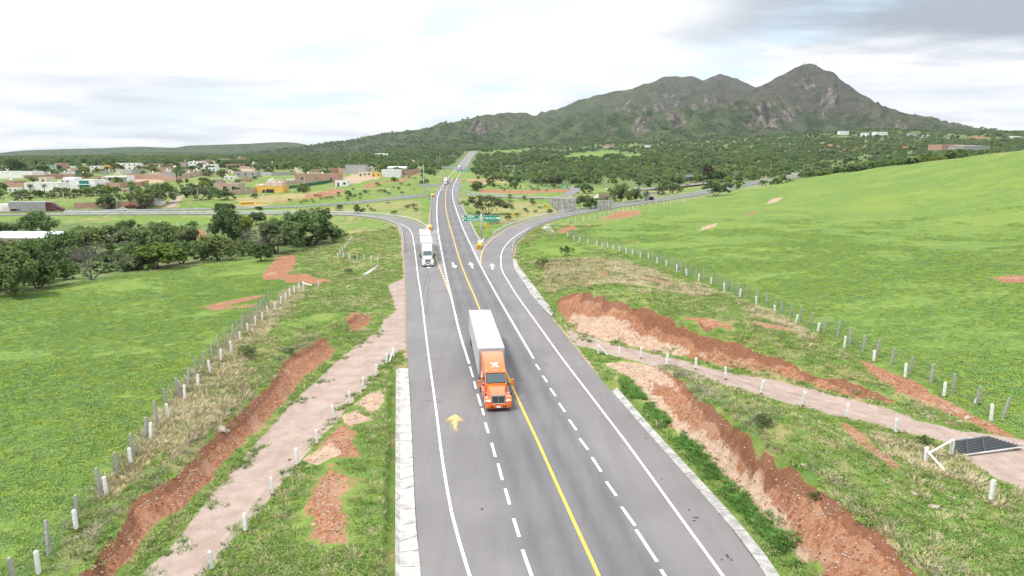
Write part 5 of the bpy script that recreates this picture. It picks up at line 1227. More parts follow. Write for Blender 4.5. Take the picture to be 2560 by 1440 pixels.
# cattle grid
def cattle_grid():
    A, B, C, D_ = [hit(*q) for q in [(2380, 1142), (2372, 1106), (2500, 1090), (2640, 1115)]]
    z = A[2] + .03; th = empty('cattle_grid', (A[0], A[1], z)); tag(th, 'black steel cattle grid across the gravel track', 'cattle grid')
    a = Vector((0, 0, 0)); u = (Vector(hit(2600, 1117)) - Vector(A)); u.z = 0; v = (Vector(hit(2475, 1092)) - Vector(A)); v.z = 0
    u = u.normalized() * 6.0; v = Vector(hit(2378, 1107)) - Vector(A); v.z = 0
    pit = MB(); pit.raw([a - Vector((0, 0, .05)), u - Vector((0, 0, .05)), u * .58 + v - Vector((0, 0, .05)), v - Vector((0, 0, .05))], [(0, 1, 2, 3)]); pit.build('pit_floor', M['black'], th)
    for k in range(9):
        p = v * (k + .5) / 9; MB().bar(p + Vector((0, 0, .0)), p + u * (1 - .42 * k / 8), .05, .05, 6).build('bar', M['steel_dark'], th)
    for t in (.22, .46): MB().bar(u * t + Vector((0, 0, .07)), u * t + v + Vector((0, 0, .07)), .04, .04, 4).build('cross_bar', M['steel_dark'], th)
    u0 = u
    for q, u in ((Vector((0, 0, 0)) - v.normalized() * .27, u0), (v + v.normalized() * .02, u0 * .56)):
        w = v.normalized() * .24; mb = MB(); mb.raw([q, q + u, q + u + w, q + w] + [p + Vector((0, 0, .05)) for p in (q, q + u, q + u + w, q + w)], [(0, 1, 5, 4), (1, 2, 6, 5), (2, 3, 7, 6), (3, 0, 4, 7), (4, 5, 6, 7)]); mb.build('kerb', M['concrete_grey'], th)
cattle_grid()

# ------------------------------------------------------------------ guardrails
RAIL_POST = MB().box(-.05, .05, -.08, .08, -.3, .74).mesh('rail_post', M['steel'])
def guardrail(label, P, side=1, spacing=3.8, lift=0.0):
    """W-beam on the road side of its posts; side=+1 puts the beam to the left of the line"""
    P = thin(np.asarray(P), 1.9); org = Vector(P[0]); th = empty('guardrail', tuple(org)); tag(th, label, 'guardrail')
    prof = [(.00, .42), (.07, .47), (.07, .53), (.01, .60), (.07, .67), (.07, .73), (.00, .78)]; secs = []
    for o_, z_ in prof: secs.append(offset(P, side * (o_ + .09)) + np.array([0, 0, z_ + lift]) - np.array(org))
    n = len(P); V = [tuple(s[k]) for s in secs for k in range(n)]; F = [(q * n + k, q * n + k + 1, (q + 1) * n + k + 1, (q + 1) * n + k) for q in range(len(prof) - 1) for k in range(n - 1)]
    MB().raw(V, F).build('beam', M['steel'], th, smooth=False)
    for p in thin(P, spacing):
        o = link('post', RAIL_POST, th); o.location = Vector(p) - org + Vector((0, 0, lift))
    return th
guardrail('guardrail on the outer curve of the left slip road', RAMP_L_EDGE[:int(len(RAMP_L_EDGE) * .72)], -1)
guardrail('guardrail on the inner curve of the left slip road', offset(RAMP_L_EDGE, -8.1)[10:int(len(RAMP_L_EDGE) * .72)], 1)
guardrail('guardrail on the outer curve of the right slip road beside the field', RAMP_R_EDGE[1:], 1)
guardrail('guardrail on the inner curve of the right slip road', offset(RAMP_R_EDGE, 8.3)[9:], -1)
guardrail('highway guardrail running from the yellow crash barrier past the umbrella tree', spline(L0([(1199, 604), (1172, 551), (1149, 503), (1147, 489)]), 3), 1)
guardrail('highway guardrail along the left of the carriageway past the small barrier', spline(L0([(1073, 573), (1074.5, 555), (1078, 500), (1079, 492)]), 3), -1)
guardrail('guardrail of the side road joining from the village', ONRAMP_EDGE[1:int(len(ONRAMP_EDGE) * .6)], -1)
guardrail('guardrail of the side road leaving behind the umbrella tree', OFFRAMP_EDGE[2:], 1)
guardrail('guardrail curving into the side road from the highway, far left', spline(L0([(1075, 468.5), (1067, 478), (1058, 484), (1030, 490), (990, 494.5)]), 4), -1)
guardrail('far guardrail on the right where the side road branches off', spline(L0([(1157, 462), (1158, 474), (1166, 480.5), (1200, 484.5), (1260, 487.5)]), 4), 1)

# ------------------------------------------------------------------ crash cushions
def cushion(label, nose, back, w=1.1, h=1.05):
    a, b = PZ(*nose), PZ(*back); L_ = np.linalg.norm(b - a); th = empty('crash_cushion', tuple(a), math.atan2(-(b - a)[0], (b - a)[1])); tag(th, label, 'crash barrier')
    n = 4
    for k in range(n): MB().box(-w / 2, w / 2, .15 + k * L_ / n, .15 + (k + .86) * L_ / n, .12, h - .03 * (n - k)).build('cell', M['barrier_yellow'], th, bevel=.03)
    MB().box(-w / 2 - .02, w / 2 + .02, 0, .14, .05, h).build('nose_plate', M['barrier_yellow'], th, bevel=.02)
    for k in range(3):
        z = .12 + k * .3; V = [(-w / 2 + .05, -.006, z), (0, -.006, z + .26), (w / 2 - .05, -.006, z), (w / 2 - .05, -.006, z + .13), (0, -.006, z + .39), (-w / 2 + .05, -.006, z + .13)]
        MB().raw(V, [(0, 1, 4, 5), (1, 2, 3, 4)]).build('chevron_stripe', M['black'], th)
    for s in (-1, 1): MB().box(s * (w / 2 + .03) - .02, s * (w / 2 + .03) + .02, .2, L_, .45, .75).build('side_rail', M['steel'], th)
    return th
cushion('yellow crash cushion with black chevrons at the tip of the right gore', (1197.5, 624), (1200.5, 615), .95, .95); cushion('small yellow crash cushion at the tip of the left gore', (1076, 577), (1075, 569), .75, 1.0)
cushion('orange-yellow crash cushion where the village road joins the highway', (1083, 493), (1080, 489), 1.2, 1.1); cushion('far yellow crash cushion beside the right edge of the highway', (1158, 452), (1157.5, 450), 1.2, 1.0)
flat_mesh('gore_slab', L0([(1194, 604), (1200, 594), (1212, 598), (1203, 612)]), .10, M['concrete'], 'small white concrete slab behind the yellow crash cushion', 'slab', .1)
flat_mesh('gore_slab', L0([(1062, 570), (1072, 560), (1073, 572), (1070, 574)]), .10, M['concrete'], 'white concrete patch behind the small left crash cushion', 'slab', .1)

# ------------------------------------------------------------------ signs
def text(body, size, x, y, z, mat, parent, name='lettering', wid=None):
    cu = bpy.data.curves.new(name, 'FONT'); cu.body = body; cu.size = size; cu.align_x = 'LEFT'; cu.align_y = 'CENTER'; cu.extrude = .004; cu.offset = size * .022
    cu.materials.append(mat); tmp = bpy.data.objects.new(name, cu); me = bpy.data.meshes.new_from_object(tmp); bpy.data.objects.remove(tmp); o = link(name, me, parent); o.location = (x, y, z); o.rotation_euler = (R(90), 0, 0)
    if wid:
        w = max(v.co.x for v in me.vertices) - min(v.co.x for v in me.vertices)
        if w > .01: o.scale = (wid / w, 1, 1)
    return o
def shield(x, z, s, parent):
    V = [(x - s * .42, -.012, z + s * .5), (x + s * .42, -.012, z + s * .5), (x + s * .46, -.012, z), (x + s * .22, -.012, z - s * .42), (x, -.012, z - s * .55), (x - s * .22, -.012, z - s * .42), (x - s * .46, -.012, z)]
    MB().raw(V, [tuple(range(7))]).build('route_shield', M['sign_white'], parent)
    MB().box(x - s * .28, x + s * .28, -.02, -.014, z + s * .18, z + s * .26).build('shield_bar', M['black'], parent)
def sign_arrow(x, z, s, ang, parent):
    pts = [(0, .55), (.5, 0), (.18, 0), (.18, -.5), (-.18, -.5), (-.18, 0), (-.5, 0)]; c, n = math.cos(ang), math.sin(ang)
    V = [(x + s * (px * c + py * n), -.012, z + s * (-px * n + py * c)) for px, py in pts]
    MB().raw(V, [(0, 1, 2, 3, 4, 5, 6)]).build('arrow', M['sign_white'], parent)
def big_sign():
    b = PZ(1203.5, 600); th = empty('direction_sign', tuple(b)); tag(th, 'double green direction sign on one post at the right gore', 'sign'); D = b[1]
    q = lambda px, py: (PD(px, py, D)[0] - b[0], PD(px, py, D)[2])
    (xl0, zt), (xl1, zb) = q(1154.5, 540), q(1197.5, 552); (xr0, _), (xr1, _) = q(1207.5, 540), q(1251.5, 552); zt += .25; zb -= .15
    MB().bar((0, .25, -.3), (0, .25, zt + .3), .24, .17, 10).build('pole', M['sign_back'], th, smooth=True)
    MB().bar((xl0 * .8, .2, zt - .3), (xr1 * .8, .2, zt - .3), .09, .09, 6).bar((xl0 * .8, .2, zb + .3), (xr1 * .8, .2, zb + .3), .09, .09, 6).build('cross_arm', M['sign_back'], th)
    for x0, x1, kind in ((xl0, xl1, 0), (xr0, xr1, 1)):
        p = MB().box(x0, x1, 0, .06, zb, zt).build('panel', M['sign_green'], th); fr = MB()
        for a in ((x0 + .04, x1 - .04, zt - .08, zt - .04), (x0 + .04, x1 - .04, zb + .04, zb + .08), (x0 + .04, x0 + .08, zb + .08, zt - .08), (x1 - .08, x1 - .04, zb + .08, zt - .08)): fr.box(a[0], a[1], -.012, 0, a[2], a[3])
        fr.build('border', M['sign_white'], p); zc = (zt + zb) / 2
        if kind == 0:
            shield(x0 + .32, zc + .38, .52, p); shield(x0 + .32, zc - .38, .52, p); sign_arrow(x0 + .88, zc, .55, 0, p)
            text('LEON', .78, x0 + 1.35, -.01, zc + .38, M['sign_white'], p, wid=1.75); text('AGUASCALIENTES', .60, x0 + 1.35, -.01, zc - .36, M['sign_white'], p, wid=x1 - x0 - 1.55)
        else:
            text('CALVILLO', .72, x0 + .28, -.01, zc, M['sign_white'], p, wid=2.65); sign_arrow(x0 + 3.4, zc, .6, R(45), p); shield(x1 - .42, zc, .62, p)
big_sign()
def board_sign(label, px0, px1, pyt, pyb, base, D, mat, two=False, pole=(.12, .09), back=0.0):
    b = PD(base[0], base[1], D); b[2] = gz(b[0], b[1]); th = empty('road_sign', tuple(b)); tag(th, label, 'sign')
    f = lambda px, py: (PD(px, py, D)[0] - b[0], PD(px, py, D)[2] - b[2])
    (x0, zt), (x1, zb) = f(px0, pyt), f(px1, pyb)
    if two: xm = (x0 + x1) / 2; parts = [(x0, xm - .3), (xm + .3, x1)]
    else: parts = [(x0, x1)]
    for a, c in parts:
        o = MB().box(a, c, 0, .08, zb, zt).build('panel', M[mat], th)
        if mat == 'sign_green':
            for k in range(2): MB().box(a + (c - a) * .15, c - (c - a) * .2, -.03, -.005, zb + (zt - zb) * (.25 + .3 * k), zb + (zt - zb) * (.36 + .3 * k)).build('lettering_bar', M['sign_white'], o)
        else:
            for k in (.25, .75): MB().box(a + .05, c - .05, -.06, -.005, zb + (zt - zb) * k - .04, zb + (zt - zb) * k + .04).build('stiffener', M['steel'], o)
    MB().bar((0, .2, -.4), (0, .2, zt + .1), pole[0], pole[1], 8).build('pole', M['sign_back'], th, smooth=True)
    return th
board_sign('far double green direction sign above the highway', 1143, 1173, 424.5, 430, (1158, 447), 600, 'sign_green', True)
board_sign('grey back of a wide sign board beside the highway lamp pole', 1047, 1074, 460.5, 466.5, (1073, 490), 330, 'sign_back', False)
board_sign('grey back of the second sign board over the joining road', 1075, 1098, 460.5, 466.5, (1074.2, 490), 331, 'sign_back', False)
board_sign('long grey back of a far sign board left of the highway', 1103, 1136, 416.2, 420.5, (1118, 428), 700, 'sign_back')
board_sign('small green direction sign beyond the grassy knoll', 1403, 1420, 463.5, 470, (1411, 484), 380, 'sign_green')
board_sign('grey billboard panel below the scrub forest', 1713, 1733, 437.5, 442, (1723, 459), 470, 'sign_back')
board_sign('square grey sign back on a pole near the parked cars', 289, 296, 496, 503, (293, 524), 290, 'sign_back', pole=(.1, .1))
board_sign('small white notice by the far highway', 1812, 1818, 443.5, 446, (1815, 450), 500, 'sign_white', pole=(.05, .05))
board_sign('small grey kilometre sign left of the far trucks', 1104, 1107, 437, 441.5, (1105.5, 445), 560, 'sign_back', pole=(.05, .05))
def chevron(label, px, pyt, pyb, w=.9, face=1):
    p = hit(px, pyb); dp = depth(p); h = (pyb - pyt) / FPX * dp; th = empty('chevron_sign', tuple(p)); tag(th, label, 'sign'); bh = w * 1.15
    MB().box(-.035, .035, .03, .09, -.2, h).build('post', M['steel'], th); b = MB().box(-w / 2, w / 2, 0, .03, h - bh, h).build('panel', M['sign_yellow' if face > 0 else 'sign_back'], th)
    if face > 0:
        z = h - bh / 2; V = [(-.22 * w, -.008, z + .40 * bh), (.02 * w, -.008, z + .40 * bh), (.30 * w, -.008, z), (.02 * w, -.008, z - .40 * bh), (-.22 * w, -.008, z - .40 * bh), (.06 * w, -.008, z)]
        MB().raw(V, [(0, 5, 2, 1), (5, 4, 3, 2)]).build('chevron', M['black'], b)
    return th
chevron('yellow chevron sign nearest the right crash cushion', 1217, 561, 578); chevron('yellow chevron sign in the middle of the loop', 1283, 534, 549); chevron('yellow chevron sign beside the concrete wing wall', 1367, 514, 529, 1.1); chevron('yellow chevron sign between the wing wall bushes', 1463, 503, 516, 1.1)
chevron('grey sign back on the left loop, nearest the gore', 1056, 532, 546, .8, -1); chevron('grey sign back on the left loop, middle of three', 1040, 527, 540, .8, -1); chevron('grey sign back on the left loop, farthest from the gore', 1011, 522, 534, .8, -1)
for k, q in enumerate([(942, 488, 497), (962, 486, 495), (985, 485, 493), (1003, 483, 491)]):
    chevron(['small white-backed chevron by the village road, first from the houses', 'small white-backed chevron by the village road, second from the houses', 'small white-backed chevron by the village road, third from the houses', 'small white-backed chevron by the village road, nearest the highway'][k], q[0], q[1], q[2], 1.1, -1)
DRUM = MB().lathe([(0, .30), (.05, .32), (.5, .28), (1.0, .24), (1.1, .15), (1.12, .02)], 0, 0, 0, 'z', 10).mesh('drum', M['barrier_yellow'], True)
for k in range(15):
    p = hit(603 + k * 3.1 if k < 10 else 634 + (k - 10) * 8.5, 512 - k * .25); th = empty('traffic_drum', tuple(p)); th.scale = (1.0, 1.0, 1.2 - .03 * k)
    tag(th, 'orange-yellow traffic drum in the row beside the village road', 'drum', 'traffic drums by the village road'); link('shell', DRUM, th)
    o = MB().box(-.285, .285, -.285, .285, .55, .7).build('band', M['black'], th)

# ------------------------------------------------------------------ utility poles and lines
POLE = MB().bar((0, 0, -.5), (0, 0, 1), .017, .010, 8).mesh('shaft', M['pole_concrete'], True)
XARM = MB().box(-.09, .09, -.008, .008, .955, .972).bar((-.08, 0, .97), (-.08, 0, .99), .004, .003, 5).bar((.08, 0, .97), (.08, 0, .99), .004, .003, 5).bar((0, 0, .97), (0, 0, 1.0), .004, .003, 5).mesh('cross_arm', M['pole_wood'])
PT = {}
def pole(px, pyt, pyb, label, lean=0.0, arm=True, D=None, group='utility poles'):
    p = PD(px, pyb, D) if D else hit(px, pyb); p[2] = gz(p[0], p[1]) if not D else p[2]
    h = (pyb - pyt) / FPX * depth(p); th = empty('utility_pole', tuple(p), random.uniform(-.4, .4)); tag(th, label, 'pole', group)
    s = link('shaft', POLE, th); s.scale = (max(h, 8),) * 2 + (h,); s.rotation_euler = (0, lean, 0)
    if arm: a = link('cross_arm', XARM, th); a.scale = (h * 1.1,) * 2 + (h,); a.rotation_euler = (0, lean, 0)
    PT[(px, pyt)] = Vector(p) + Vector((h * math.sin(lean), 0, h * .96)); return th
for q in [(20, 484, 513, 'leaning pole behind the parked grey trailer', -.09), (165, 479, 522, 'leaning concrete pole beside the red truck cab', -.09), (342, 475, 516, 'leaning concrete pole above the dark red car', -.09), (498, 470, 508, 'leaning concrete pole beside the umbrella-shaped roadside tree', -.09),
          (457, 465, 490, 'pole beside the dirt lane, lower of the pair', -.02), (463, 462, 488, 'pole beside the dirt lane, upper of the pair', 0), (515, 462, 497, 'thin pole behind the umbrella-shaped roadside tree', 0), (448, 428, 457, 'pole beside the brown walled lot', 0), (642, 446, 478, 'pole left of the yellow house', 0), (647, 478, 497, 'short pole in front of the yellow house', 0),
          (763, 441, 478, 'tall pole in front of the long brick building', 0), (808, 414, 432, 'pole behind the long brick building, first of two', 0), (822, 415, 434, 'pole behind the long brick building, second of two', 0), (849, 412, 446, 'pole left of the grey block building', 0), (862, 420, 459, 'pole beside the small white-fronted house', 0), (884, 419, 440, 'pole in front of the grey block building', 0), (930, 421, 445, 'pole before the cream cottages', 0), (948, 412, 442, 'pole beside the white panel fence', 0),
          (1018, 407, 432, 'pole behind the brick compound by the highway', 0), (1046, 401, 428, 'pole on the cut above the highway, left', 0), (1060, 412, 480, 'tall lamp pole carrying a box beside the highway', 0), (1093, 392, 416, 'pole by the woods, first beside the far highway', 0), (1100, 383, 414, 'pole by the woods, second beside the far highway', 0), (1107, 388, 405, 'pole by the woods, third beside the far highway', 0), (1115, 383, 398, 'pole by the woods, fourth beside the far highway', 0), (1134, 380, 399, 'pole by the woods, nearest the far highway', 0), (1152, 374, 388, 'pole on the crest left of the highway, first', 0), (1157, 372, 384, 'pole on the crest left of the highway, second', 0), (1161, 373, 384, 'pole on the crest left of the highway, third', 0),
          (1252, 404, 433, 'pole on the scrub edge, first right of the highway', 0), (1285, 412, 438, 'pole on the scrub edge, second right of the highway', 0), (1316, 415, 442, 'pole on the scrub edge, third right of the highway', 0), (1488, 433, 460, 'pole above the small round tree', 0), (1594, 435, 455, 'pole behind the white cars', 0), (1692, 431, 459, 'pole left of the grey billboard', 0), (1734, 440, 457, 'thin pole at the billboard edge', 0),
          (1834, 427, 447, 'first of three poles clustered by the far highway', 0), (1839, 427, 447, 'middle of three poles clustered by the far highway', 0), (1843, 428, 447, 'last of three poles clustered by the far highway', 0), (1926, 415, 436, 'weathered pole inside the scrub', 0), (2008, 411, 431, 'pole at the hill field corner, first', 0), (2032, 405, 426, 'pole at the hill field corner, second', 0), (2080, 404, 427, 'pole behind the hill crest, first', 0), (2105, 402, 426, 'pole behind the hill crest, second', 0), (2126, 401, 424, 'pole behind the hill crest, third', 0), (2231, 390, 408, 'lone pole over the hill crest', 0), (2272, 392, 401, 'small pole top over the hill crest', 0), (238, 424, 440, 'street pole between the town houses', 0), (140, 421, 438, 'street pole near the red and white house', 0)]:
    pole(q[0], q[1], q[2], q[3], q[4], arm=q[2] - q[1] < 45)
def cable(label, keys, sag=1.2, r=.03):
    pts = []
    for a, b in zip(keys[:-1], keys[1:]):
        A, B = PT[a], PT[b]
        for k in range(10): t = k / 10; pts.append(A.lerp(B, t) - Vector((0, 0, sag * 4 * t * (1 - t))))
    pts.append(PT[keys[-1]]); org = Vector(pts[0]); th = strand(pts, r, 'power_line', M['pole_concrete'], None, org); th.location = org; tag(th, label, 'cable')
cable('pale overhead cable sagging along the village road', [(20, 484), (165, 479), (342, 475), (498, 470)], 1.5, .05)
cable('overhead cable crossing the scrub edge', [(1252, 404), (1285, 412), (1316, 415), (1488, 433), (1594, 435), (1692, 431)], 2.0, .035)
PX_BOX = PT[(1060, 412)]

# ------------------------------------------------------------------ vehicles
principled('truck_orange', (.72, .155, .016), .30, 0, .6, vary=.10, vscale=.9, coat=1.0)
principled('truck_white', (.78, .79, .79), .3, 0, .5, vary=.08, coat=.8)
principled('trailer_white', (.47, .49, .50), .5, 0, .4, vary=.18, vscale=.5)
principled('trailer_side', (.52, .54, .56), .5, .1, .4, vary=.12, vscale=.5)
principled('trailer_grey', (.30, .31, .32), .5, .2, .4, vary=.15, vscale=.5)
principled('chrome', (.62, .63, .64), .22, .9)
principled('grille', (.16, .165, .17), .4, .6)
principled('glass', (.045, .075, .085), .06, 0, .8)
principled('lamp', (.8, .82, .82), .12, 0, .7)
principled('amber', (.8, .35, .05), .4)
principled('rim', (.45, .46, .47), .35, .8)
principled('brown_grille', (.38, .22, .13), .4, .5)
principled('car_white', (.76, .77, .77), .35, coat=.3); principled('car_maroon', (.10, .016, .018), .35, coat=.3); principled('car_red', (.30, .03, .025), .4)
principled('cage_brown', (.13, .075, .045), .8)
def rrect(hw, z0, z1, r, y, n=3, top=None):
    """ring of a rounded rectangle in the x-z plane at y; top = half width at the top"""
    top = hw if top is None else top; pts = []
    for cx, cz, a0, w in ((1, z0 + r, -90, hw), (1, z1 - r, 0, top), (-1, z1 - r, 90, top), (-1, z0 + r, 180, hw)):
        for k in range(n + 1):
            a = R(a0 + 90 * k / n); pts.append((cx * (w - r) + r * math.cos(a), y, cz + r * math.sin(a)))
    return pts
def wheel(parent, x, y, rad=.5, w=.28, dual=False):
    sgn = 1 if x > 0 else -1; ww = w * (2.1 if dual else 1)
    o = MB().lathe([(-ww / 2, rad * .62), (-ww / 2, rad * .93), (-ww / 2 + .05, rad), (ww / 2 - .05, rad), (ww / 2, rad * .93), (ww / 2, rad * .62)], 0, 0, 0, 'x', 18).build('wheel', M['rubber'], parent, smooth=True)
    o.location = (x, y, rad)
    MB().lathe([(sgn * ww * .30, rad * .60), (sgn * (ww / 2 + .01), rad * .60), (sgn * (ww / 2 - .03), rad * .45), (sgn * (ww / 2 + .02), rad * .2), (sgn * (ww / 2 + .02), .02)], 0, 0, 0, 'x', 14).build('rim', M['rim'], o, smooth=True)
def trailer(t, y0, L, side='trailer_side', roof='trailer_white', logo=False, axles=(-2.1, -.9)):
    y1 = y0 + L; z0, z1 = 1.22, 4.12
    MB().box(-1.29, 1.29, y0, y1, z0, z1 - .02).build('trailer_box', M[side], t, bevel=.03)
    MB().box(-1.27, 1.27, y0 + .04, y1 - .04, z1 - .018, z1 + .012).build('trailer_roof', M[roof], t)
    rb = MB()
    for k in range(1, int(L / .62)): rb.box(-1.2, 1.2, y0 + k * .62 - .012, y0 + k * .62 + .012, z1 + .012, z1 + .022)
    rb.build('roof_ribs', M[roof], t)
    for s in (-1, 1):
        MB().box(s * 1.29 - .025, s * 1.29 + .025, y0, y1, z1 - .16, z1 + .03).build('top_rail', M['trailer_white'], t)
        MB().box(s * 1.29 - .022, s * 1.29 + .022, y0, y1, z0 - .05, z0 + .2).build('bottom_rail', M['chrome'], t)
        mb = MB()
        for k in range(int(L / .61)): mb.box(s * 1.29 - .014, s * 1.29 + .014, y0 + .3 + k * .61, y0 + .36 + k * .61, z0 + .2, z1 - .16)
        mb.build('side_posts', M[side], t)
    MB().box(-1.30, 1.30, y0 - .03, y0 + .0, z1 - .28, z1 + .03).build('front_cap', M['trailer_side'], t)
    MB().box(-1.16, 1.16, y0 - .045, y0 - .002, z0 + .1, z1 - .30).build('front_wall', M['trailer_white'], t, bevel=.01)
    for s in (-1, 1): MB().box(s * 1.23 - .06, s * 1.23 + .06, y0 - .04, y0, z0, z1 - .28).build('corner_post', M['trailer_side'], t)
    MB().box(-.45, .45, y0 + .5, y1 - .2, z0 - .25, z0 - .05).build('chassis', M['steel_dark'], t)
    for a in axles:
        for s in (-1, 1): wheel(t, s * 1.0, y1 + a, .5, .26, True)
    if L > 11:
        for s in (-1, 1): MB().box(s * .7 - .06, s * .7 + .06, y0 + 2.6, y0 + 2.75, .3, z0 - .05).build('landing_leg', M['steel_dark'], t)
    MB().box(-1.1, 1.1, y1 - .15, y1 - .05, .55, .7).build('underride_bar', M['steel_dark'], t)
    for s in (-1, 1): MB().box(s * 1.15 - .08, s * 1.15 + .08, y1 - .01, y1 + .02, z0 - .02, z0 + .1).build('tail_light', M['car_red'], t)
    if logo:
        lg = MB()
        for sx, ang in ((-.14, .35), (.06, -.25)):
            for k in range(7):
                a0, a1 = R(60 + 40 * k) , R(60 + 40 * (k + 1)); r_ = .16
                lg.raw([(sx + math.cos(a0) * r_ * .8, y0 - .05, 3.62 + math.sin(a0) * r_), (sx + math.cos(a1) * r_ * .8, y0 - .05, 3.62 + math.sin(a1) * r_), (sx + math.cos(a1) * r_ * .55, y0 - .05, 3.62 + math.sin(a1) * r_ * .7), (sx + math.cos(a0) * r_ * .55, y0 - .05, 3.62 + math.sin(a0) * r_ * .7)], [(0, 1, 2, 3)])
        lg.box(-.02, .2, y0 - .052, y0 - .048, 3.42, 3.50); lg.build('logo', M['steel_dark'], t)
        MB().box(-.34, .34, y0 - .052, y0 - .047, 3.26, 3.34).build('name_strip', M['brown_grille'], t)
def tractor(t, paint, style='orange'):
    P = M[paint]; fr = 'white' if style == 'white' else 'orange'
    MB().box(-.42, .42, .7, 7.6, .62, .95).build('frame', M['steel_dark'], t)
    # bumper
    b = MB().loft([rrect(.95, .42, .80, .06, 0.0), rrect(1.12, .36, .82, .08, .10), rrect(1.20, .34, .84, .08, .35), rrect(1.20, .40, .84, .06, .75)]).build('bumper', P, t, smooth=False)
    for s in (-1, 1): MB().box(s * .55 - .17, s * .55 + .17, -.012, .05, .50, .60).build('air_slot', M['black'], b)
    MB().box(-.17, .17, -.022, .0, .46, .62).build('licence_plate', M['sign_white'], b)
    if style == 'orange': MB().box(.72, .80, .03, .055, .60, .70).box(.83, .90, .05, .075, .60, .70).box(.93, .97, .06, .085, .60, .70).build('fleet_number', M['sign_white'], b)
    else: MB().box(-.42, .42, -.02, .04, .62, .80).build('lower_grille', M['steel_dark'], b)
    # hood: narrow nose widening to the cab
    hd = MB().loft([rrect(.68, .80, 1.50, .10, .12, top=.64), rrect(.72, .80, 1.62, .14, .35, top=.66), rrect(.80, .80, 1.78, .18, 1.0, top=.70), rrect(.96, .80, 1.93, .20, 1.7, top=.84), rrect(1.04, .80, 2.02, .20, 2.35, top=.95)]).build('hood', P, t, smooth=True)
    MB().box(-.012, .012, .5, 2.1, 1.70, 1.76).build('hood_seam', P, hd)
    # grille
    g0, g1 = (.84, 1.56) if style == 'orange' else (.98, 1.55); gm = M['grille'] if style == 'orange' else M['brown_grille']; hwid = .60 if style == 'orange' else .58
    gr = MB().loft([[(-hwid * .86, .08, g0), (hwid * .86, .08, g0), (hwid, .10, g1), (-hwid, .10, g1)], [(-hwid * .86, .2, g0), (hwid * .86, .2, g0), (hwid, .2, g1), (-hwid, .2, g1)]]).build('grille', gm, t)
    fm = MB().bar((-hwid * .88, .07, g0), (hwid * .88, .07, g0), .03, .03, 4).bar((-hwid * .88, .07, g0), (-hwid * 1.02, .09, g1), .03, .03, 4).bar((hwid * .88, .07, g0), (hwid * 1.02, .09, g1), .03, .03, 4).box(-hwid * 1.08, hwid * 1.08, .04, .26, g1, g1 + .10).bar((0, .065, g0), (0, .08, g1), .035, .035, 4)
    for k in range(3 if style == 'white' else 0): x = -hwid + hwid * 2 * (k + 1) / 4; fm.bar((x * .9, .07, g0), (x, .09, g1), .012, .012, 3)
    fm.build('grille_frame', M['chrome'], gr)
    sl = MB()
    for k in range(9): z = g0 + (g1 - g0) * (k + .5) / 9; sl.box(-hwid * .9, hwid * .9, .062, .078, z - .012, z + .012)
    sl.build('grille_bars', M['chrome'] if style == 'white' else M['steel_dark'], gr)
    for s in (-1, 1):
        # fender with wheel arch
        prof = [(.10, .80), (.10, 1.02), (.25, 1.20), (.60, 1.32), (1.15, 1.38), (1.75, 1.32), (2.15, 1.10), (2.25, .72), (1.90, .72), (1.80, .95), (1.55, 1.08), (1.25, 1.10), (.95, 1.06), (.75, .92), (.68, .80)]
        xa, xb = (.60, 1.21) if s > 0 else (-1.21, -.60)
        fd = MB().prism(prof, xa, xb).build('fender', P, t, bevel=.045)
        hl = MB().loft([[(s * .66, .06, 1.00), (s * 1.02, .12, 1.10), (s * 1.16, .30, 1.20), (s * .74, .14, 1.16)], [(s * .64, .2, .96), (s * 1.08, .3, .98), (s * 1.18, .5, 1.12), (s * .72, .4, 1.2)]]).build('headlight', M['lamp'], t)
        wheel(t, s * 1.02, 1.25, .51, .30)
        for y in (5.35, 6.65): wheel(t, s * .98, y, .51, .28, True)
        # side fairing, tank and steps
        MB().loft([rrect(.10, .38, 1.12, .05, 2.35), rrect(.12, .36, 1.14, .06, 3.2), rrect(.12, .36, 1.14, .06, 4.7)]).build('side_fairing', P, t).location = (s * 1.12, 0, 0)
        MB().bar((s * .85, 3.2, .75), (s * .85, 4.7, .75), .3, .3, 12).build('fuel_tank', M['chrome'], t, smooth=True)
        # mirror
        mr = MB().loft([rrect(.12, 1.72, 2.42, .05, 2.18), rrect(.14, 1.70, 2.44, .06, 2.30)]).build('mirror', P if style == 'orange' else M['black'], t); mr.location = (s * 1.52, 0, 0)
        MB().bar((s * 1.02, 2.45, 1.86), (s * 1.45, 2.28, 1.90), .05, .05, 6).build('mirror_arm', M['black'], t)
        hm = MB().bar((s * .78, .62, 1.50), (s * 1.12, .50, 1.62), .025, .025, 5).box(s * 1.14 - .09, s * 1.14 + .09, .44, .56, 1.54, 1.72).build('hood_mirror', M['black'], t)
        # door and windows
        dx = s * 1.205
        MB().raw([(s * 1.112, 2.75, 1.95), (s * 1.118, 3.65, 1.95), (s * 1.085, 3.60, 2.72), (s * 1.09, 3.05, 2.68)], [(0, 1, 2, 3)]).build('side_window', M['glass'], t)
        MB().box(s * 1.118 - .006, s * 1.118 + .006, 2.5, 2.53, 1.0, 1.95).box(s * 1.118 - .006, s * 1.118 + .006, 3.72, 3.75, 1.0, 2.7).build('door_seam', M['black'], t)
        MB().box(s * 1.13 - .02, s * 1.13 + .02, 3.45, 3.62, 1.55, 1.60).build('door_handle', M['chrome'], t)
        # cab extender and turn lamp
        MB().box(s * 1.16 - .02, s * 1.16 + .02, 6.2, 6.75, .95, 3.7).build('cab_extender', P, t, bevel=.01)
        MB().lathe([(0, .09), (.05, .1), (.10, .06)], s * 1.0, .42, 1.30, 'z', 8).build('turn_lamp', M['lamp'] if s < 0 else M['amber'], t)
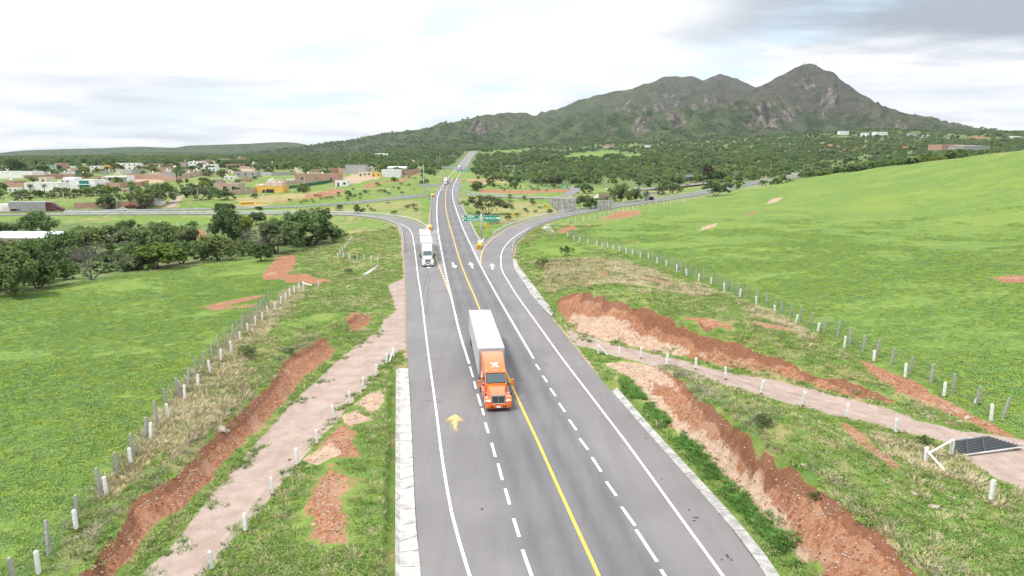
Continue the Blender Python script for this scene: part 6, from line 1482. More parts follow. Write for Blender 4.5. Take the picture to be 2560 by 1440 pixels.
    # cab
    cab = MB().loft([rrect(1.02, .95, 2.00, .12, 2.10, top=.98), rrect(1.08, .95, 2.05, .12, 2.32, top=1.0), rrect(1.10, .95, 2.55, .14, 2.70, top=1.0), rrect(1.11, .95, 2.92, .16, 3.02, top=1.0), rrect(1.11, .95, 2.98, .18, 3.4, top=1.02), rrect(1.15, .95, 3.0, .18, 4.1, top=1.08), rrect(1.16, .95, 3.0, .18, 6.25, top=1.1)]).build('cab', P, t, smooth=False)
    MB().raw([(-.94, 2.265, 2.06), (.94, 2.265, 2.06), (.88, 2.955, 2.86), (-.88, 2.955, 2.86)], [(0, 1, 2, 3)]).build('windshield_frame', M['black'], t)
    w = MB().raw([(-.90, 2.265, 2.09), (.90, 2.265, 2.09), (.84, 2.915, 2.83), (-.84, 2.915, 2.83)], [(0, 1, 2, 3)]).build('windshield', M['glass'], t)
    w.location = (0, -.02, .018)
    MB().bar((-.5, 2.24, 2.08), (.05, 2.28, 2.14), .012, .012, 4).bar((.3, 2.24, 2.08), (.8, 2.28, 2.14), .012, .012, 4).build('wiper', M['black'], t)
    # roof fairing
    secs = [(2.98, .98, 2.90, 3.02), (3.10, 1.00, 2.90, 3.14), (3.5, 1.02, 2.9, 3.42), (4.0, 1.06, 2.9, 3.68), (4.6, 1.10, 2.9, 3.86), (5.3, 1.13, 2.9, 3.98), (6.1, 1.15, 2.9, 4.03), (6.4, 1.15, 2.9, 4.02)]
    ff = MB().loft([rrect(hw, z0, z1, min(.2, (z1 - z0) * .45), y, 4, top=hw * .93) for y, hw, z0, z1 in secs]).build('roof_fairing', P, t, smooth=True)
    rear = MB().raw([(-1.0, 6.41, 3.0), (1.0, 6.41, 3.0), (1.0, 6.45, 3.9), (-1.0, 6.45, 3.9)], [(0, 1, 2, 3)]).build('fairing_back', M['steel_dark'], t)
    for x in (-.82, -.14, 0, .14, .82): MB().lathe([(-.05, .05), (.02, .05), (.05, .02)], x, 2.97, 3.10, 'z', 7).build('marker_light', M['lamp'], t)
    vis = MB().loft([[(-.96, 2.86, 2.90), (.96, 2.86, 2.90), (.96, 2.90, 2.98), (-.96, 2.90, 2.98)], [(-.96, 3.02, 2.92), (.96, 3.02, 2.92), (.96, 3.04, 3.06), (-.96, 3.04, 3.06)]]).build('visor', P, t)
    zf = lambda y: float(np.interp(y, [s_[0] for s_ in secs], [s_[3] for s_ in secs])) + .018
    em = MB()
    def stroke(x0, y0, x1, y1, w0, w1):
        d = np.array([x1 - x0, y1 - y0]); n = np.array([-d[1], d[0]]) / np.linalg.norm(d); q = []
        for (x, y, w_) in ((x0, y0, w0), ((x0 + x1) / 2, (y0 + y1) / 2, (w0 + w1) / 2), (x1, y1, w1)): q += [(x + n[0] * w_, y + n[1] * w_), (x - n[0] * w_, y - n[1] * w_)]
        em.raw([(x, y, zf(y)) for x, y in q], [(0, 1, 3, 2), (2, 3, 5, 4)])
    if style == 'orange':
        for st in ((-.42, 3.88, .04, 3.64, .02, .09), (.34, 3.90, -.04, 3.64, .02, .11), (-.27, 3.32, .06, 3.64, .02, .08), (.37, 3.31, 0, 3.60, .02, .08), (-.08, 3.60, .24, 3.72, .10, .07)): stroke(*st)
        em.build('emblem', M['sign_white'], ff)
    else:
        for k in range(5): x = -.30 + k * .15; stroke(x - .05, 4.9, x + .05, 5.12, .025, .025)
        em.build('emblem', M['steel_dark'], ff); MB().box(-.06, .06, 3.55, 3.66, zf(3.6) - .02, zf(3.6) + .08).build('roof_lamp', M['steel_dark'], ff)
    MB().bar((-.95, 6.5, 1.0), (-.95, 6.5, 3.6), .07, .07, 8).build('exhaust_stack', M['chrome'], t, smooth=True)
    MB().box(-.5, .5, 5.4, 7.2, .95, 1.18).build('fifth_wheel', M['steel_dark'], t)
    MB().bar((-.3, 6.3, 1.6), (-.1, 7.1, 1.5), .03, .03, 5).bar((.2, 6.3, 1.6), (.1, 7.1, 1.5), .03, .03, 5).build('air_hose', M['black'], t)
def place(t, px, dirpx, z=0.0):
    """nose at pixel px on the road, tail pointing to dirpx"""
    a, b = PZ(*px, z), PZ(*dirpx, z); d = b - a; t.location = (a[0], a[1], z + .02); t.rotation_euler = (0, 0, math.atan2(-d[0], d[1])); return t
T1 = empty('semi_truck'); tractor(T1, 'truck_orange'); trailer(T1, 6.95, 16.1, logo=True); tag(T1, 'orange semi truck with long white box trailer driving towards us', 'truck')
_a, _b = PZ(1225, 879, 4.12), PZ(1196, 781, 4.12); place(T1, (1246.5, 1031), (1215, 950)); T1.scale = (.95, 1, .88); T1.rotation_euler.z = math.atan2(-(_b - _a)[0], (_b - _a)[1])
T2 = empty('semi_truck'); tractor(T2, 'truck_white', 'white'); trailer(T2, 6.95, 12.2); trailer(T2, 20.3, 12.2); MB().box(-.08, .08, 19.0, 20.6, .8, .95).build('drawbar', M['steel_dark'], T2)
tag(T2, 'white semi truck pulling two box trailers on the left slip lane', 'truck'); place(T2, (1070, 668), (1062, 640)); T2.scale = (.93, 1, .94); _a, _b = PZ(1068, 668), PZ(1058, 600); T2.rotation_euler.z = math.atan2(-(_b - _a)[0], (_b - _a)[1])
T3 = copy_tree(T2); tag(T3, 'white truck on the highway behind the crossing sign boards', 'truck'); p_, q_ = PZ(1113.5, 461.5), PZ(1122, 450)
T3.location = (p_[0], p_[1], .03); T3.rotation_euler.z = math.atan2(-(q_ - p_)[0], (q_ - p_)[1])
for ch in list(T3.children):
    if ch.name.startswith('drawbar'): bpy.data.objects.remove(ch)
T4 = empty('semi_truck'); tractor(T4, 'truck_white', 'white'); trailer(T4, 6.95, 13.0); tag(T4, 'far white truck descending the highway below the crest', 'truck'); p_ = PD(1147, 417, 830)
_, zc_ = polydist(np.array([p_[0]]), np.array([p_[1]]), MAIN_C); T4.location = (p_[0], p_[1], float(zc_[0]) + .05); T4.rotation_euler.z = math.atan2(-(far_c[3] - far_c[1])[0], (far_c[3] - far_c[1])[1])
T5 = empty('box_truck'); trailer(T5, 0, 9); tag(T5, 'tiny white box truck on the crest of the highway', 'truck'); p_ = PD(1172.5, 384, 1385); T5.location = (p_[0], p_[1], p_[2] - 2.0); T5.rotation_euler.z = -.2
MB().loft([rrect(1.0, .6, 1.6, .1, -1.8), rrect(1.1, .6, 2.4, .2, -1.2), rrect(1.1, .6, 2.6, .2, 0)]).build('cab', M['truck_white'], T5)
for s in (-1, 1): wheel(T5, s, -1.0)
T6 = empty('semi_truck'); tractor(T6, 'car_maroon', 'white'); trailer(T6, 6.95, 15.5, 'trailer_grey'); tag(T6, 'parked red truck with long grey trailer by the village road', 'truck')
p_ = hit(160, 528); T6.location = (p_[0], p_[1], p_[2] + .05); T6.rotation_euler.z = R(92)
def car(label, paint, loc, rz, kind='car'):
    t = empty('car' if kind == 'car' else kind, loc, rz); tag(t, label, 'car'); P = M[paint]
    MB().loft([rrect(.70, .38, .72, .1, 0), rrect(.85, .32, .82, .14, .15), rrect(.89, .30, .92, .16, 1.2), rrect(.90, .30, .96, .16, 3.4), rrect(.86, .32, .98, .16, 4.2), rrect(.74, .40, .86, .1, 4.4)]).build('body', P, t, smooth=True)
    if kind == 'car':
        MB().loft([rrect(.80, .85, .94, .04, 1.05, top=.8), rrect(.78, .85, 1.36, .12, 1.75, top=.62), rrect(.78, .85, 1.42, .12, 2.4, top=.62), rrect(.78, .85, 1.38, .12, 3.1, top=.62), rrect(.78, .85, .98, .05, 3.9, top=.74)]).build('windows', M['glass'], t, smooth=True)
        MB().loft([rrect(.58, 1.37, 1.43, .025, 1.8), rrect(.62, 1.39, 1.47, .03, 2.4), rrect(.58, 1.36, 1.42, .025, 3.1)]).build('roof', P, t, smooth=True)
    else:
        MB().loft([rrect(.80, .85, .94, .04, 1.05, top=.8), rrect(.78, .85, 1.50, .12, 1.6, top=.64), rrect(.78, .85, 1.50, .12, 2.4, top=.64)]).build('cab_windows', M['glass'], t); MB().box(-.66, .66, 1.55, 2.45, 1.48, 1.56).build('roof', P, t, bevel=.03)
        MB().box(-.8, .8, 2.7, 4.3, .9, .985).build('load_bed', M['black'], t)
    for s in (-1, 1):
        for y in (.85, 3.5): wheel(t, s * .80, y, .32, .2)
        MB().box(s * .6 - .14, s * .6 + .14, -.01, .12, .62, .76).build('headlight', M['lamp'], t); MB().box(s * .62 - .12, s * .62 + .12, 4.33, 4.42, .66, .8).build('tail_light', M['car_red'], t)
        MB().box(s * .98 - .08, s * .98 + .08, 1.35, 1.45, .92, 1.04).build('mirror', P, t)
    MB().box(-.75, .75, -.03, .1, .36, .5).build('bumper', M['steel_dark'], t); return t
def carpx(label, paint, px, py, rz, kind='car'):
    p = hit(px, py); return car(label, paint, (p[0], p[1], p[2] + .02), rz, kind)
carpx('white saloon car on the village road', 'car_white', 291, 527.5, R(-88)); carpx('dark maroon pickup parked under the leaning pole', 'car_maroon', 340, 520.5, R(-90), 'pickup'); carpx('red pickup parked by the low brick wall', 'car_red', 314, 518, R(-90), 'pickup')
carpx('white car on the far side road behind the trees, nearer the highway', 'car_white', 1514, 476, R(-84)); carpx('white car between the two far trees', 'car_white', 1584, 473.5, R(-84)); carpx('white van-like car on the far highway by the low bush', 'car_white', 1678, 463, R(-84))
p_ = PD(1166, 393.5, 1215); _, zc_ = polydist(np.array([p_[0]]), np.array([p_[1]]), MAIN_C); car('tiny white car high on the far highway', 'car_white', (p_[0] - 1, p_[1], float(zc_[0]) + .05), -.12)
# cage truck on the side road above the wing wall
def cage_truck():
    p = hit(1494, 499); t = empty('cage_truck', (p[0], p[1], p[2]), R(-90)); tag(t, 'old brown cage truck with white cab on the side road', 'truck')
    MB().loft([rrect(.9, .6, 1.3, .1, -1.6), rrect(1.05, .6, 1.6, .15, -1.0), rrect(1.05, .6, 2.3, .2, -.7), rrect(1.05, .6, 2.4, .2, .3)]).build('cab', M['truck_white'], t); MB().box(-.9, .9, -.92, -.72, 1.5, 2.1).build('windshield', M['glass'], t)
    MB().box(-1.15, 1.15, .5, 6.2, 1.0, 1.25).build('load_bed', M['cage_brown'], t)
    for s in (-1, 1):
        for k in range(6): MB().box(s * 1.12 - .05, s * 1.12 + .05, .5 + k * 1.12, .6 + k * 1.12, 1.25, 3.3).build('stake', M['cage_brown'], t)
        for z in (1.7, 2.3, 3.1): MB().box(s * 1.12 - .03, s * 1.12 + .03, .5, 6.2, z, z + .2).build('cage_rail', M['cage_brown'], t)
        for y in (-.8, 4.6): wheel(t, s * .95, y, .45, .26)
    for y in (.5, 6.1): MB().box(-1.1, 1.1, y, y + .08, 3.1, 3.3).box(-1.1, 1.1, y, y + .08, 1.7, 1.9).build('cage_end', M['cage_brown'], t)
cage_truck()

# ------------------------------------------------------------------ buildings
for nm, c, v in [('wall_white', (.74, .74, .73), .10), ('wall_cream', (.62, .56, .44), .12), ('wall_grey', (.36, .355, .345), .18), ('wall_yellow', (.72, .45, .10), .10), ('wall_green', (.36, .48, .38), .12), ('wall_pink', (.58, .44, .38), .12), ('roof_grey', (.42, .40, .38), .2), ('roof_metal', (.52, .58, .64), .15), ('tile', (.34, .13, .075), .2), ('dark_opening', (.03, .03, .032), .1), ('teal_glass', (.02, .20, .19), .1), ('gate_black', (.04, .04, .045), .1), ('door_wood', (.16, .07, .045), .1), ('net_green', (.03, .14, .08), .2), ('tank_white', (.75, .76, .77), .05)]:
    principled(nm, c, .85, vary=v, vscale=.35)
def brick_mat(name, c0, c1, mortar):
    m = bpy.data.materials.new(name); m.use_nodes = True; t = m.node_tree; g = NT(t); b = t.nodes['Principled BSDF']
    co = g.n('ShaderNodeTexCoord').outputs['Object']; br = g.n('ShaderNodeTexBrick', {'Color1': c0 + (1,), 'Color2': c1 + (1,), 'Mortar': mortar + (1,), 'Scale': 3.0, 'Mortar Size': .012}); s = g.sep(co)
    cx = g.n('ShaderNodeCombineXYZ', {0: g.add(s[0], s[1]), 1: s[2], 2: 0.0}); t.links.new(cx.outputs[0], br.inputs[0])
    c = g.mix(g.mul(g.ramp(g.noise(co, .4, 4, .6), .4, .65), .45), br.outputs[0], tuple(v * .75 for v in c1)); t.links.new(c, b.inputs['Base Color']); b.inputs['Roughness'].default_value = .9; M[name] = m
brick_mat('brick', (.36, .19, .13), (.44, .26, .18), (.42, .38, .34)); brick_mat('brick_pale', (.42, .30, .23), (.48, .36, .28), (.45, .42, .38)); brick_mat('block_grey', (.33, .33, .325), (.40, .395, .385), (.46, .45, .44))
FOOT = []
def tank(t, x, y, z, s=1.0): MB().lathe([(0, .5 * s), (.9 * s, .5 * s), (1.1 * s, .3 * s), (1.2 * s, .12 * s)], x, y, z, 'z', 10).build('water_tank', M['tank_white'], t, smooth=True)
def window(t, x, z, w, h, y, glass='dark_opening', frame='wall_white'):
    f = MB().box(x - w / 2 - .08, x + w / 2 + .08, y - .05, y + .02, z - .08, z).box(x - w / 2 - .08, x + w / 2 + .08, y - .05, y + .02, z + h, z + h + .08).box(x - w / 2 - .08, x - w / 2, y - .05, y + .02, z, z + h).box(x + w / 2, x + w / 2 + .08, y - .05, y + .02, z, z + h).build('window', M[frame], t)
    MB().box(x - w / 2, x + w / 2, y - .02, y + .015, z, z + h).build('pane', M[glass], f)
def house(label, x0, x1, yt, yb, wall, depth_m=None, roof='flat', wins=2, storeys=1, tankn=0, rz=0.0, door=None, glass='dark_opening', extra=None, roofmat='roof_grey', cat='house', gable='tile', name='house', D=None):
    """front wall spans x0..x1 and yt..yb as seen; stands where that foot meets the ground"""
    p = PD((x0 + x1) / 2, yb, D) if D else hit((x0 + x1) / 2, yb); dp = depth(p); W = (x1 - x0) / FPX * dp; H = (yb - yt) / FPX * dp; dm = depth_m or max(5, min(12, W * .8)); g0 = gz(p[0], p[1]) if not D else p[2]
    t = empty(name, (p[0], p[1], g0), rz); tag(t, label, cat); FOOT.append((p[0], p[1] + dm / 2, max(W, dm) * .62 + 1.5))
    wm = M[wall]
    if roof == 'flat':
        MB().box(-W / 2, W / 2, 0, dm, -1.5, H - .35).build('wall', wm, t)
        pr = MB()
        for a in ((-W / 2 - .04, W / 2 + .04, -.04, .2), (-W / 2 - .04, W / 2 + .04, dm - .2, dm + .04), (-W / 2 - .04, -W / 2 + .2, .2, dm - .2), (W / 2 - .2, W / 2 + .04, .2, dm - .2)): pr.box(a[0], a[1], a[2], a[3], H - .352, H)
        pr.build('parapet', wm, t); MB().box(-W / 2 + .2, W / 2 - .2, .2, dm - .2, H - .36, H - .25).build('roof', M[roofmat], t)
    elif roof == 'gable':
        hb = H * .62; MB().box(-W / 2, W / 2, 0, dm, -1.5, hb).build('wall', wm, t)
        MB().loft([[(-W / 2 - .4, -.4, hb), (-W / 2 - .4, dm / 2, H), (-W / 2 - .4, dm + .4, hb), (-W / 2 - .4, dm / 2, H - .2)], [(W / 2 + .4, -.4, hb), (W / 2 + .4, dm / 2, H), (W / 2 + .4, dm + .4, hb), (W / 2 + .4, dm / 2, H - .2)]]).build('roof', M[gable], t)
        for s in (-1, 1): MB().raw([(s * W / 2, 0, hb), (s * W / 2, dm, hb), (s * W / 2, dm / 2, H - .15)], [(0, 1, 2)]).build('gable_wall', wm, t)
    elif roof == 'shed':
        hb = H * .75; MB().box(-W / 2, W / 2, 0, dm, -1.5, hb).build('wall', wm, t)
        MB().raw([(-W / 2 - .3, -.5, hb + .02), (W / 2 + .3, -.5, hb + .02), (W / 2 + .3, dm + .3, H), (-W / 2 - .3, dm + .3, H), (-W / 2 - .3, -.5, hb + .14), (W / 2 + .3, -.5, hb + .14), (W / 2 + .3, dm + .3, H + .12), (-W / 2 - .3, dm + .3, H + .12)], [(0, 3, 2, 1), (4, 5, 6, 7), (0, 1, 5, 4), (1, 2, 6, 5), (2, 3, 7, 6), (3, 0, 4, 7)]).build('roof', M[roofmat], t)
    hs = (H - .4) / storeys * (1 if roof == 'flat' else .7)
    for s in range(storeys):
        for k in range(wins):
            if door is not None and s == 0 and k == 0: continue
            x = -W / 2 + W * (k + .5) / wins; window(t, x, s * hs + hs * .36, min(1.6, W / wins * .5), min(1.4, hs * .42), 0, glass)
    if door is not None:
        x = -W / 2 + W * .5 / max(wins, 1) if wins else 0; d = MB().box(x - .55, x + .55, -.06, .02, 0, min(2.2, hs * .8)).build('door', M[door], t); MB().box(x + .35, x + .42, -.1, -.06, 1.0, 1.1).build('handle', M['chrome'], d)
    for k in range(tankn): tank(t, -W / 4 + k * W / 3, dm * .5, H - .3, 1.2)
    if extra: extra(t, W, H, dm)
    return t
def wall_run(label, pts, h, mat, thick=.25, cat='wall'):
    """free-standing wall through picture points of its foot"""
    P = [hit(*q) for q in pts]; org = Vector(P[0]); th = empty('boundary_wall', tuple(org)); tag(th, label, cat)
    for a, b in zip(P[:-1], P[1:]):
        a, b = Vector(a) - org, Vector(b) - org; d = (b - a); L_ = Vector((d.x, d.y, 0)).length; n = Vector((-d.y, d.x, 0)).normalized() * thick / 2; up_ = Vector((0, 0, h)); dn = Vector((0, 0, -1.5))
        v = [a - n + dn, b - n + dn, b + n + dn, a + n + dn, a - n + up_, b - n + up_, b + n + up_, a + n + up_]
        MB().raw(v, [(0, 3, 2, 1), (4, 5, 6, 7), (0, 1, 5, 4), (1, 2, 6, 5), (2, 3, 7, 6), (3, 0, 4, 7)]).build('panel', M[mat], th)
        MB().bar(b - Vector((0, 0, 1)), b + Vector((0, 0, h + .1)), thick * .8, thick * .8, 4).build('pillar', M['concrete_grey'], th)
    for p in P: FOOT.append((p[0], p[1], 2.5))
def modern(t, W, H, dm):                              # white villa with teal glazing, wing and roof block
    MB().box(W * .1, W * .34, -.8, 0, 0, H * .9).build('glazed_bay', M['teal_glass'], t); MB().box(W * .02, W * .40, -1.4, 0, H * .46, H * .54).build('balcony', M['wall_white'], t)
    MB().box(-W * .42, -W * .1, dm * .2, dm * .8, H - .3, H + 1.4).build('roof_room', M['wall_white'], t)
    for x in (-.36, -.22): MB().box(W * x - .4, W * x + .4, -.25, 0, 0, H * .95).build('dark_fin', M['gate_black'], t)
def carport(t, W, H, dm):
    for k in range(5): MB().box(-W / 2 + W * k / 4 - .18, -W / 2 + W * k / 4 + .18, -4.2, -3.9, 0, H * .8).build('pillar', M['wall_white'], t)
    MB().box(-W / 2 - .4, W / 2 + .4, -4.5, .02, H * .8, H * .88).build('canopy', M['wall_white'], t)
    mb = MB()
    for k in range(10):
        a0, a1 = math.pi * k / 10, math.pi * (k + 1) / 10; r_ = W * .17; mb.bar((math.cos(a0) * r_, 2, H + math.sin(a0) * r_ * .8), (math.cos(a1) * r_, 2, H + math.sin(a1) * r_ * .8), .3, .3, 5)
    mb.build('arch', M['wall_cream'], t)
def yellow(t, W, H, dm):
    MB().box(-W * .12, W * .16, -.15, 0, 0, H * .52).build('garage_gate', M['gate_black'], t); MB().box(-W * .26, -W * .16, -.12, 0, 0, H * .42).build('door', M['gate_black'], t)
    MB().box(-W * .2, W * .42, dm * .3, dm, H - .3, H + 1.9).build('upper_room', M['wall_pink'], t); tank(t, -W * .1, dm * .6, H + 1.9, 1.2); MB().box(-W * .5, -W * .3, .5, dm, H - .3, H + .6).build('side_room', M['wall_cream'], t)
def pillars(t, W, H, dm):
    for k in range(4): MB().box(-W / 2 + W * (k + .5) / 4 - W * .09, -W / 2 + W * (k + .5) / 4 + W * .09, -.06, .03, .2, H * .72).build('opening', M['dark_opening'], t)
def unfinished(t, W, H, dm):
    MB().box(-W * .48, -W * .30, dm * .2, dm * .7, H - .3, H + 2.2).build('stair_tower', M['brick_pale'], t); MB().box(-W * .52, -W * .26, dm * .15, dm * .75, H + 2.2, H + 2.45).build('tower_roof', M['roof_grey'], t); MB().box(W * .1, W * .2, dm * .4, dm * .6, H - .3, H + 1.5).build('chimney', M['brick_pale'], t)
    for x in (-.05, .3): MB().box(W * x - 1.1, W * x + 1.1, -.06, .03, 0, H * .6).build('opening', M['dark_opening'], t)
def panels(t, W, H, dm):
    for k in range(7): MB().box(-W / 2 + W * k / 6 - .06, -W / 2 + W * k / 6 + .06, -.12, 0, 0, H).build('rib', M['steel'], t)
    for z in (.35, .7): MB().box(-W / 2, W / 2, -.09, 0, H * z, H * z + .12).build('rail', M['steel'], t)
def shutters(t, W, H, dm):
    MB().box(-W * .42, -W * .2, -.06, .03, .8, H * .6).build('window', M['door_wood'], t); MB().box(-W * .02, W * .4, -.06, .03, 0, H * .66).build('shutter', M['wall_cream'], t)
house('long blank white warehouse near the photo edge', -40, 81, 429, 446, 'wall_white', 14, wins=0, cat='warehouse', name='warehouse')
house('low white roadside building with brown window beside the grey trailer', -30, 46, 512, 528.5, 'wall_white', 9, wins=0, extra=shutters)
house('grey-white walled block beside the palms', 62, 147, 457, 478, 'wall_white', 10, wins=0, roofmat='roof_grey')
house('cream rooftop house with dark window behind the palms', 98, 119, 443, 459, 'wall_cream', 8, wins=1, D=None)
house('modern white villa with teal glazing', 146, 238, 450, 472, 'wall_white', 12, wins=2, storeys=2, extra=modern)
house('white garden annex at the end of the modern villa', 234, 260, 456, 470, 'wall_white', 8, wins=3)
house('white house with pillared carport and roof arch', 266, 318, 440, 455, 'wall_white', 10, wins=3, extra=carport)
house('pale green house among the trees', 119, 140, 413, 428, 'wall_green', 9, wins=2, storeys=2); house('red and white two-storey house next to the pale green house', 138, 160, 408, 427, 'brick', 9, wins=2, storeys=2)
house('small brick shed below the pale green house', 116, 127, 428, 436, 'brick', 5, wins=1); house('white house with red door on the upper street', 226, 248, 415, 428, 'wall_white', 8, wins=2, storeys=2, door='door_wood')
house('yellow and brick house on the upper street', 262, 293, 413, 428, 'wall_yellow', 9, wins=3); house('large white two-storey house on the upper street', 292, 344, 408, 425, 'wall_white', 11, wins=4, storeys=2)
house('brick house with white roof edge in mid town', 381, 428, 418, 432, 'brick', 9, wins=2, tankn=1); house('brick cottage with white gable in mid town', 432, 457, 415, 427, 'brick', 8, 'gable', 2, gable='wall_white')
house('white two-storey house near the town ridge', 472, 506, 404, 420, 'wall_white', 10, wins=3, storeys=2, tankn=1); house('grey house beside the white ridge house', 447, 472, 406, 417, 'wall_grey', 9, wins=2)
house('white villa with projecting lower block', 508, 537, 411, 425, 'wall_white', 9, wins=2, tankn=1); house('white cube house with teal window', 521, 541, 419, 436, 'wall_white', 8, wins=2, storeys=2, glass='teal_glass')
house('low unfinished house with four dark openings', 556, 600, 411, 419.5, 'brick', 9, wins=0, extra=pillars); house('grey rendered house with flat terrace', 588, 641, 429, 443, 'wall_grey', 10, wins=3)
house('unfinished brick house with stair tower', 535, 597, 459, 477, 'brick_pale', 10, wins=0, extra=unfinished); house('yellow house with black garage gate', 640, 708, 465, 482, 'wall_yellow', 10, wins=0, extra=yellow)
house('cream cottage behind the yellow house', 668, 700, 450, 458, 'wall_cream', 8, wins=2, tankn=1); house('long brick building with flat roof and water tank', 738, 846, 435, 456, 'brick', 12, wins=3, tankn=2)
house('tall grey block building without windows', 864, 915, 413, 435, 'block_grey', 12, wins=0); house('cream cottage row beside the grey block building', 896, 928, 430, 441, 'wall_cream', 8, wins=3, door='door_wood'); house('small yellow cottage beside the white panel fence', 928, 953, 432, 442, 'wall_yellow', 7, wins=2, door='door_wood')
house('white metal-panelled enclosure by the highway cut', 954, 1000, 424, 443, 'wall_white', 9, wins=0, extra=panels, cat='shed', name='shed'); house('white shed roof behind the panelled enclosure', 968, 1014, 417, 427, 'wall_white', 10, 'shed', 0, roofmat='wall_white', cat='shed', name='shed')
house('small white-fronted house above the red road cut', 838, 869, 452, 466, 'wall_white', 8, wins=2, door='gate_black'); house('brick annex beside the small white-fronted house', 833, 848, 450, 462, 'brick', 6, wins=1)
house('far white flat building in the woods', 938, 968, 383, 387.5, 'wall_white', 10, wins=3, D=1150); house('far white house with water tank behind the brick lot', 672, 697, 406, 411, 'wall_white', 8, wins=2, tankn=1, D=820)
house('far brick house on the skyline street', 502, 522, 400, 408, 'brick', 8, wins=2, D=760); house('far unfinished brick house under the hill', 545, 572, 397, 405, 'brick_pale', 8, wins=3, D=850); house('far brick house next to a white tank', 592, 610, 394, 402, 'brick', 8, wins=2, D=900, tankn=1); house('far cream house between the brick houses', 524, 536, 402, 407, 'wall_cream', 7, wins=1, D=800)
house('white gabled house at the photo edge', -6, 12, 415, 424, 'wall_white', 8, 'gable', 1, D=720); house('brick house with white roof near the warehouse', 52, 68, 419, 428, 'brick', 8, wins=1, D=700); house('tiny white house among dark trees', 168, 180, 415, 423, 'wall_white', 7, wins=1, D=720); house('low grey house below the white red-door house', 199, 215, 423, 431, 'wall_grey', 7, wins=1)
house('white house with terrace in front of the grey street wall', 156, 195, 432, 441, 'wall_white', 8, wins=2); house('brick house with white side behind the villa', 235, 262, 441, 452, 'brick', 8, wins=1); house('far brick long house beyond the ridge street', 368, 400, 409, 415, 'brick', 8, wins=2, D=720)
house('low stone house behind the parked trailer', 53, 88, 506, 516, 'wall_grey', 8, wins=1); house('white gatehouse beside the brick roadside wall', 384, 404, 495, 514, 'wall_white', 4, wins=0)
house('metal-roofed cattle shed by the pond', -60, 114, 590, 612, 'brick_pale', 11, 'shed', 0, roofmat='roof_metal', cat='shed', name='shed')
wall_run('long brick wall terraced below the carport house', [(262, 468), (300, 470), (340, 468), (372, 462)], 3.0, 'brick'); wall_run('brick compound wall with black gate in mid town', [(318, 448), (360, 448), (400, 449), (440, 455), (456, 453)], 3.4, 'brick'); wall_run('tan fence wall below the white cube house', [(456, 447), (490, 441), (520, 438), (545, 440)], 3.4, 'brick_pale')
wall_run('low brick roadside wall behind the parked cars', [(186, 521), (240, 520), (300, 518), (345, 516), (386, 513)], 2.6, 'brick'); wall_run('grey block wall under the large white house', [(290, 434), (330, 435), (368, 434)], 4.0, 'block_grey'); wall_run('brick wall behind the white villa street', [(82, 452), (120, 448), (160, 446), (230, 446)], 3.2, 'brick'); wall_run('grey wall on the street above the villa', [(150, 442), (190, 443), (230, 442)], 3.0, 'block_grey')
wall_run('pale wall below the unfinished brick house', [(572, 489), (600, 487), (640, 482)], 2.8, 'brick_pale'); wall_run('grey block wall of the empty lot', [(640, 436), (680, 439), (738, 437)], 2.6, 'block_grey'); wall_run('brick wall around the far green lot', [(610, 419), (660, 418), (720, 418)], 3.0, 'brick'); wall_run('brick compound wall beside the highway cut', [(1000, 441), (1025, 437), (1048, 430)], 4.2, 'brick'); wall_run('brick wall in front of the long brick building', [(708, 463), (740, 460), (800, 456)], 2.6, 'brick_pale')
wall_run('green netting fence beside the long brick building', [(706, 474), (760, 467), (820, 458), (846, 452)], 1.8, 'net_green', .06, 'fence'); wall_run('brick wall left of the grey block building', [(822, 434), (845, 433), (862, 434)], 4.5, 'brick')
# more of the village, street by street
for k, (x0, x1, yt, yb, wm, lab) in enumerate([(12, 48, 452, 462, 'brick', 'brick house below the white warehouse'), (20, 44, 470, 479, 'wall_white', 'low white house among the gardens near the photo edge'), (160, 190, 421, 429, 'brick_pale', 'pale brick house right of the red and white house'), (196, 222, 433, 441, 'brick', 'brick house in front of the low grey house'), (248, 264, 428, 436, 'wall_grey', 'grey house below the yellow and brick house'), (345, 366, 412, 421, 'brick_pale', 'pale brick house beside the large white house'), (372, 398, 432, 440, 'wall_cream', 'cream house below the white-edged brick house'), (404, 436, 432, 441, 'brick_pale', 'pale brick house beside the cream house in mid town'), (458, 476, 424, 434, 'brick', 'brick house below the grey ridge house'), (484, 506, 424, 434, 'wall_cream', 'cream house below the white ridge house'), (546, 566, 424, 433, 'brick_pale', 'pale brick house right of the white cube house'), (600, 622, 446, 455, 'brick', 'brick house above the yellow house roof'), (560, 586, 441, 449, 'wall_white', 'white house above the unfinished brick house'), (716, 738, 448, 456, 'wall_white', 'white house at the end of the green netting'), (776, 800, 424, 431, 'brick', 'brick house behind the long brick building'), (920, 946, 418, 426, 'brick_pale', 'unfinished pale brick house behind the cream cottages'), (60, 92, 438, 446, 'brick', 'brick lean-to at the end of the white warehouse'), (296, 322, 472, 480, 'brick_pale', 'pale brick shed below the terraced wall')]):
    house(lab, x0, x1, yt, yb, wm, None, 'flat', 2, 1, k % 3 == 0, random.uniform(-.15, .15))
wall_run('brick garden wall left of the villa palms', [(0, 466), (30, 468), (62, 470)], 2.8, 'brick'); wall_run('grey garden wall along the mid town street', [(366, 442), (400, 443), (440, 444)], 2.6, 'block_grey'); wall_run('brick wall on the ridge street', [(400, 416), (440, 417), (470, 418)], 2.8, 'brick'); wall_run('pale wall beside the unfinished four-opening house', [(600, 422), (640, 424), (690, 425)], 2.6, 'brick_pale')
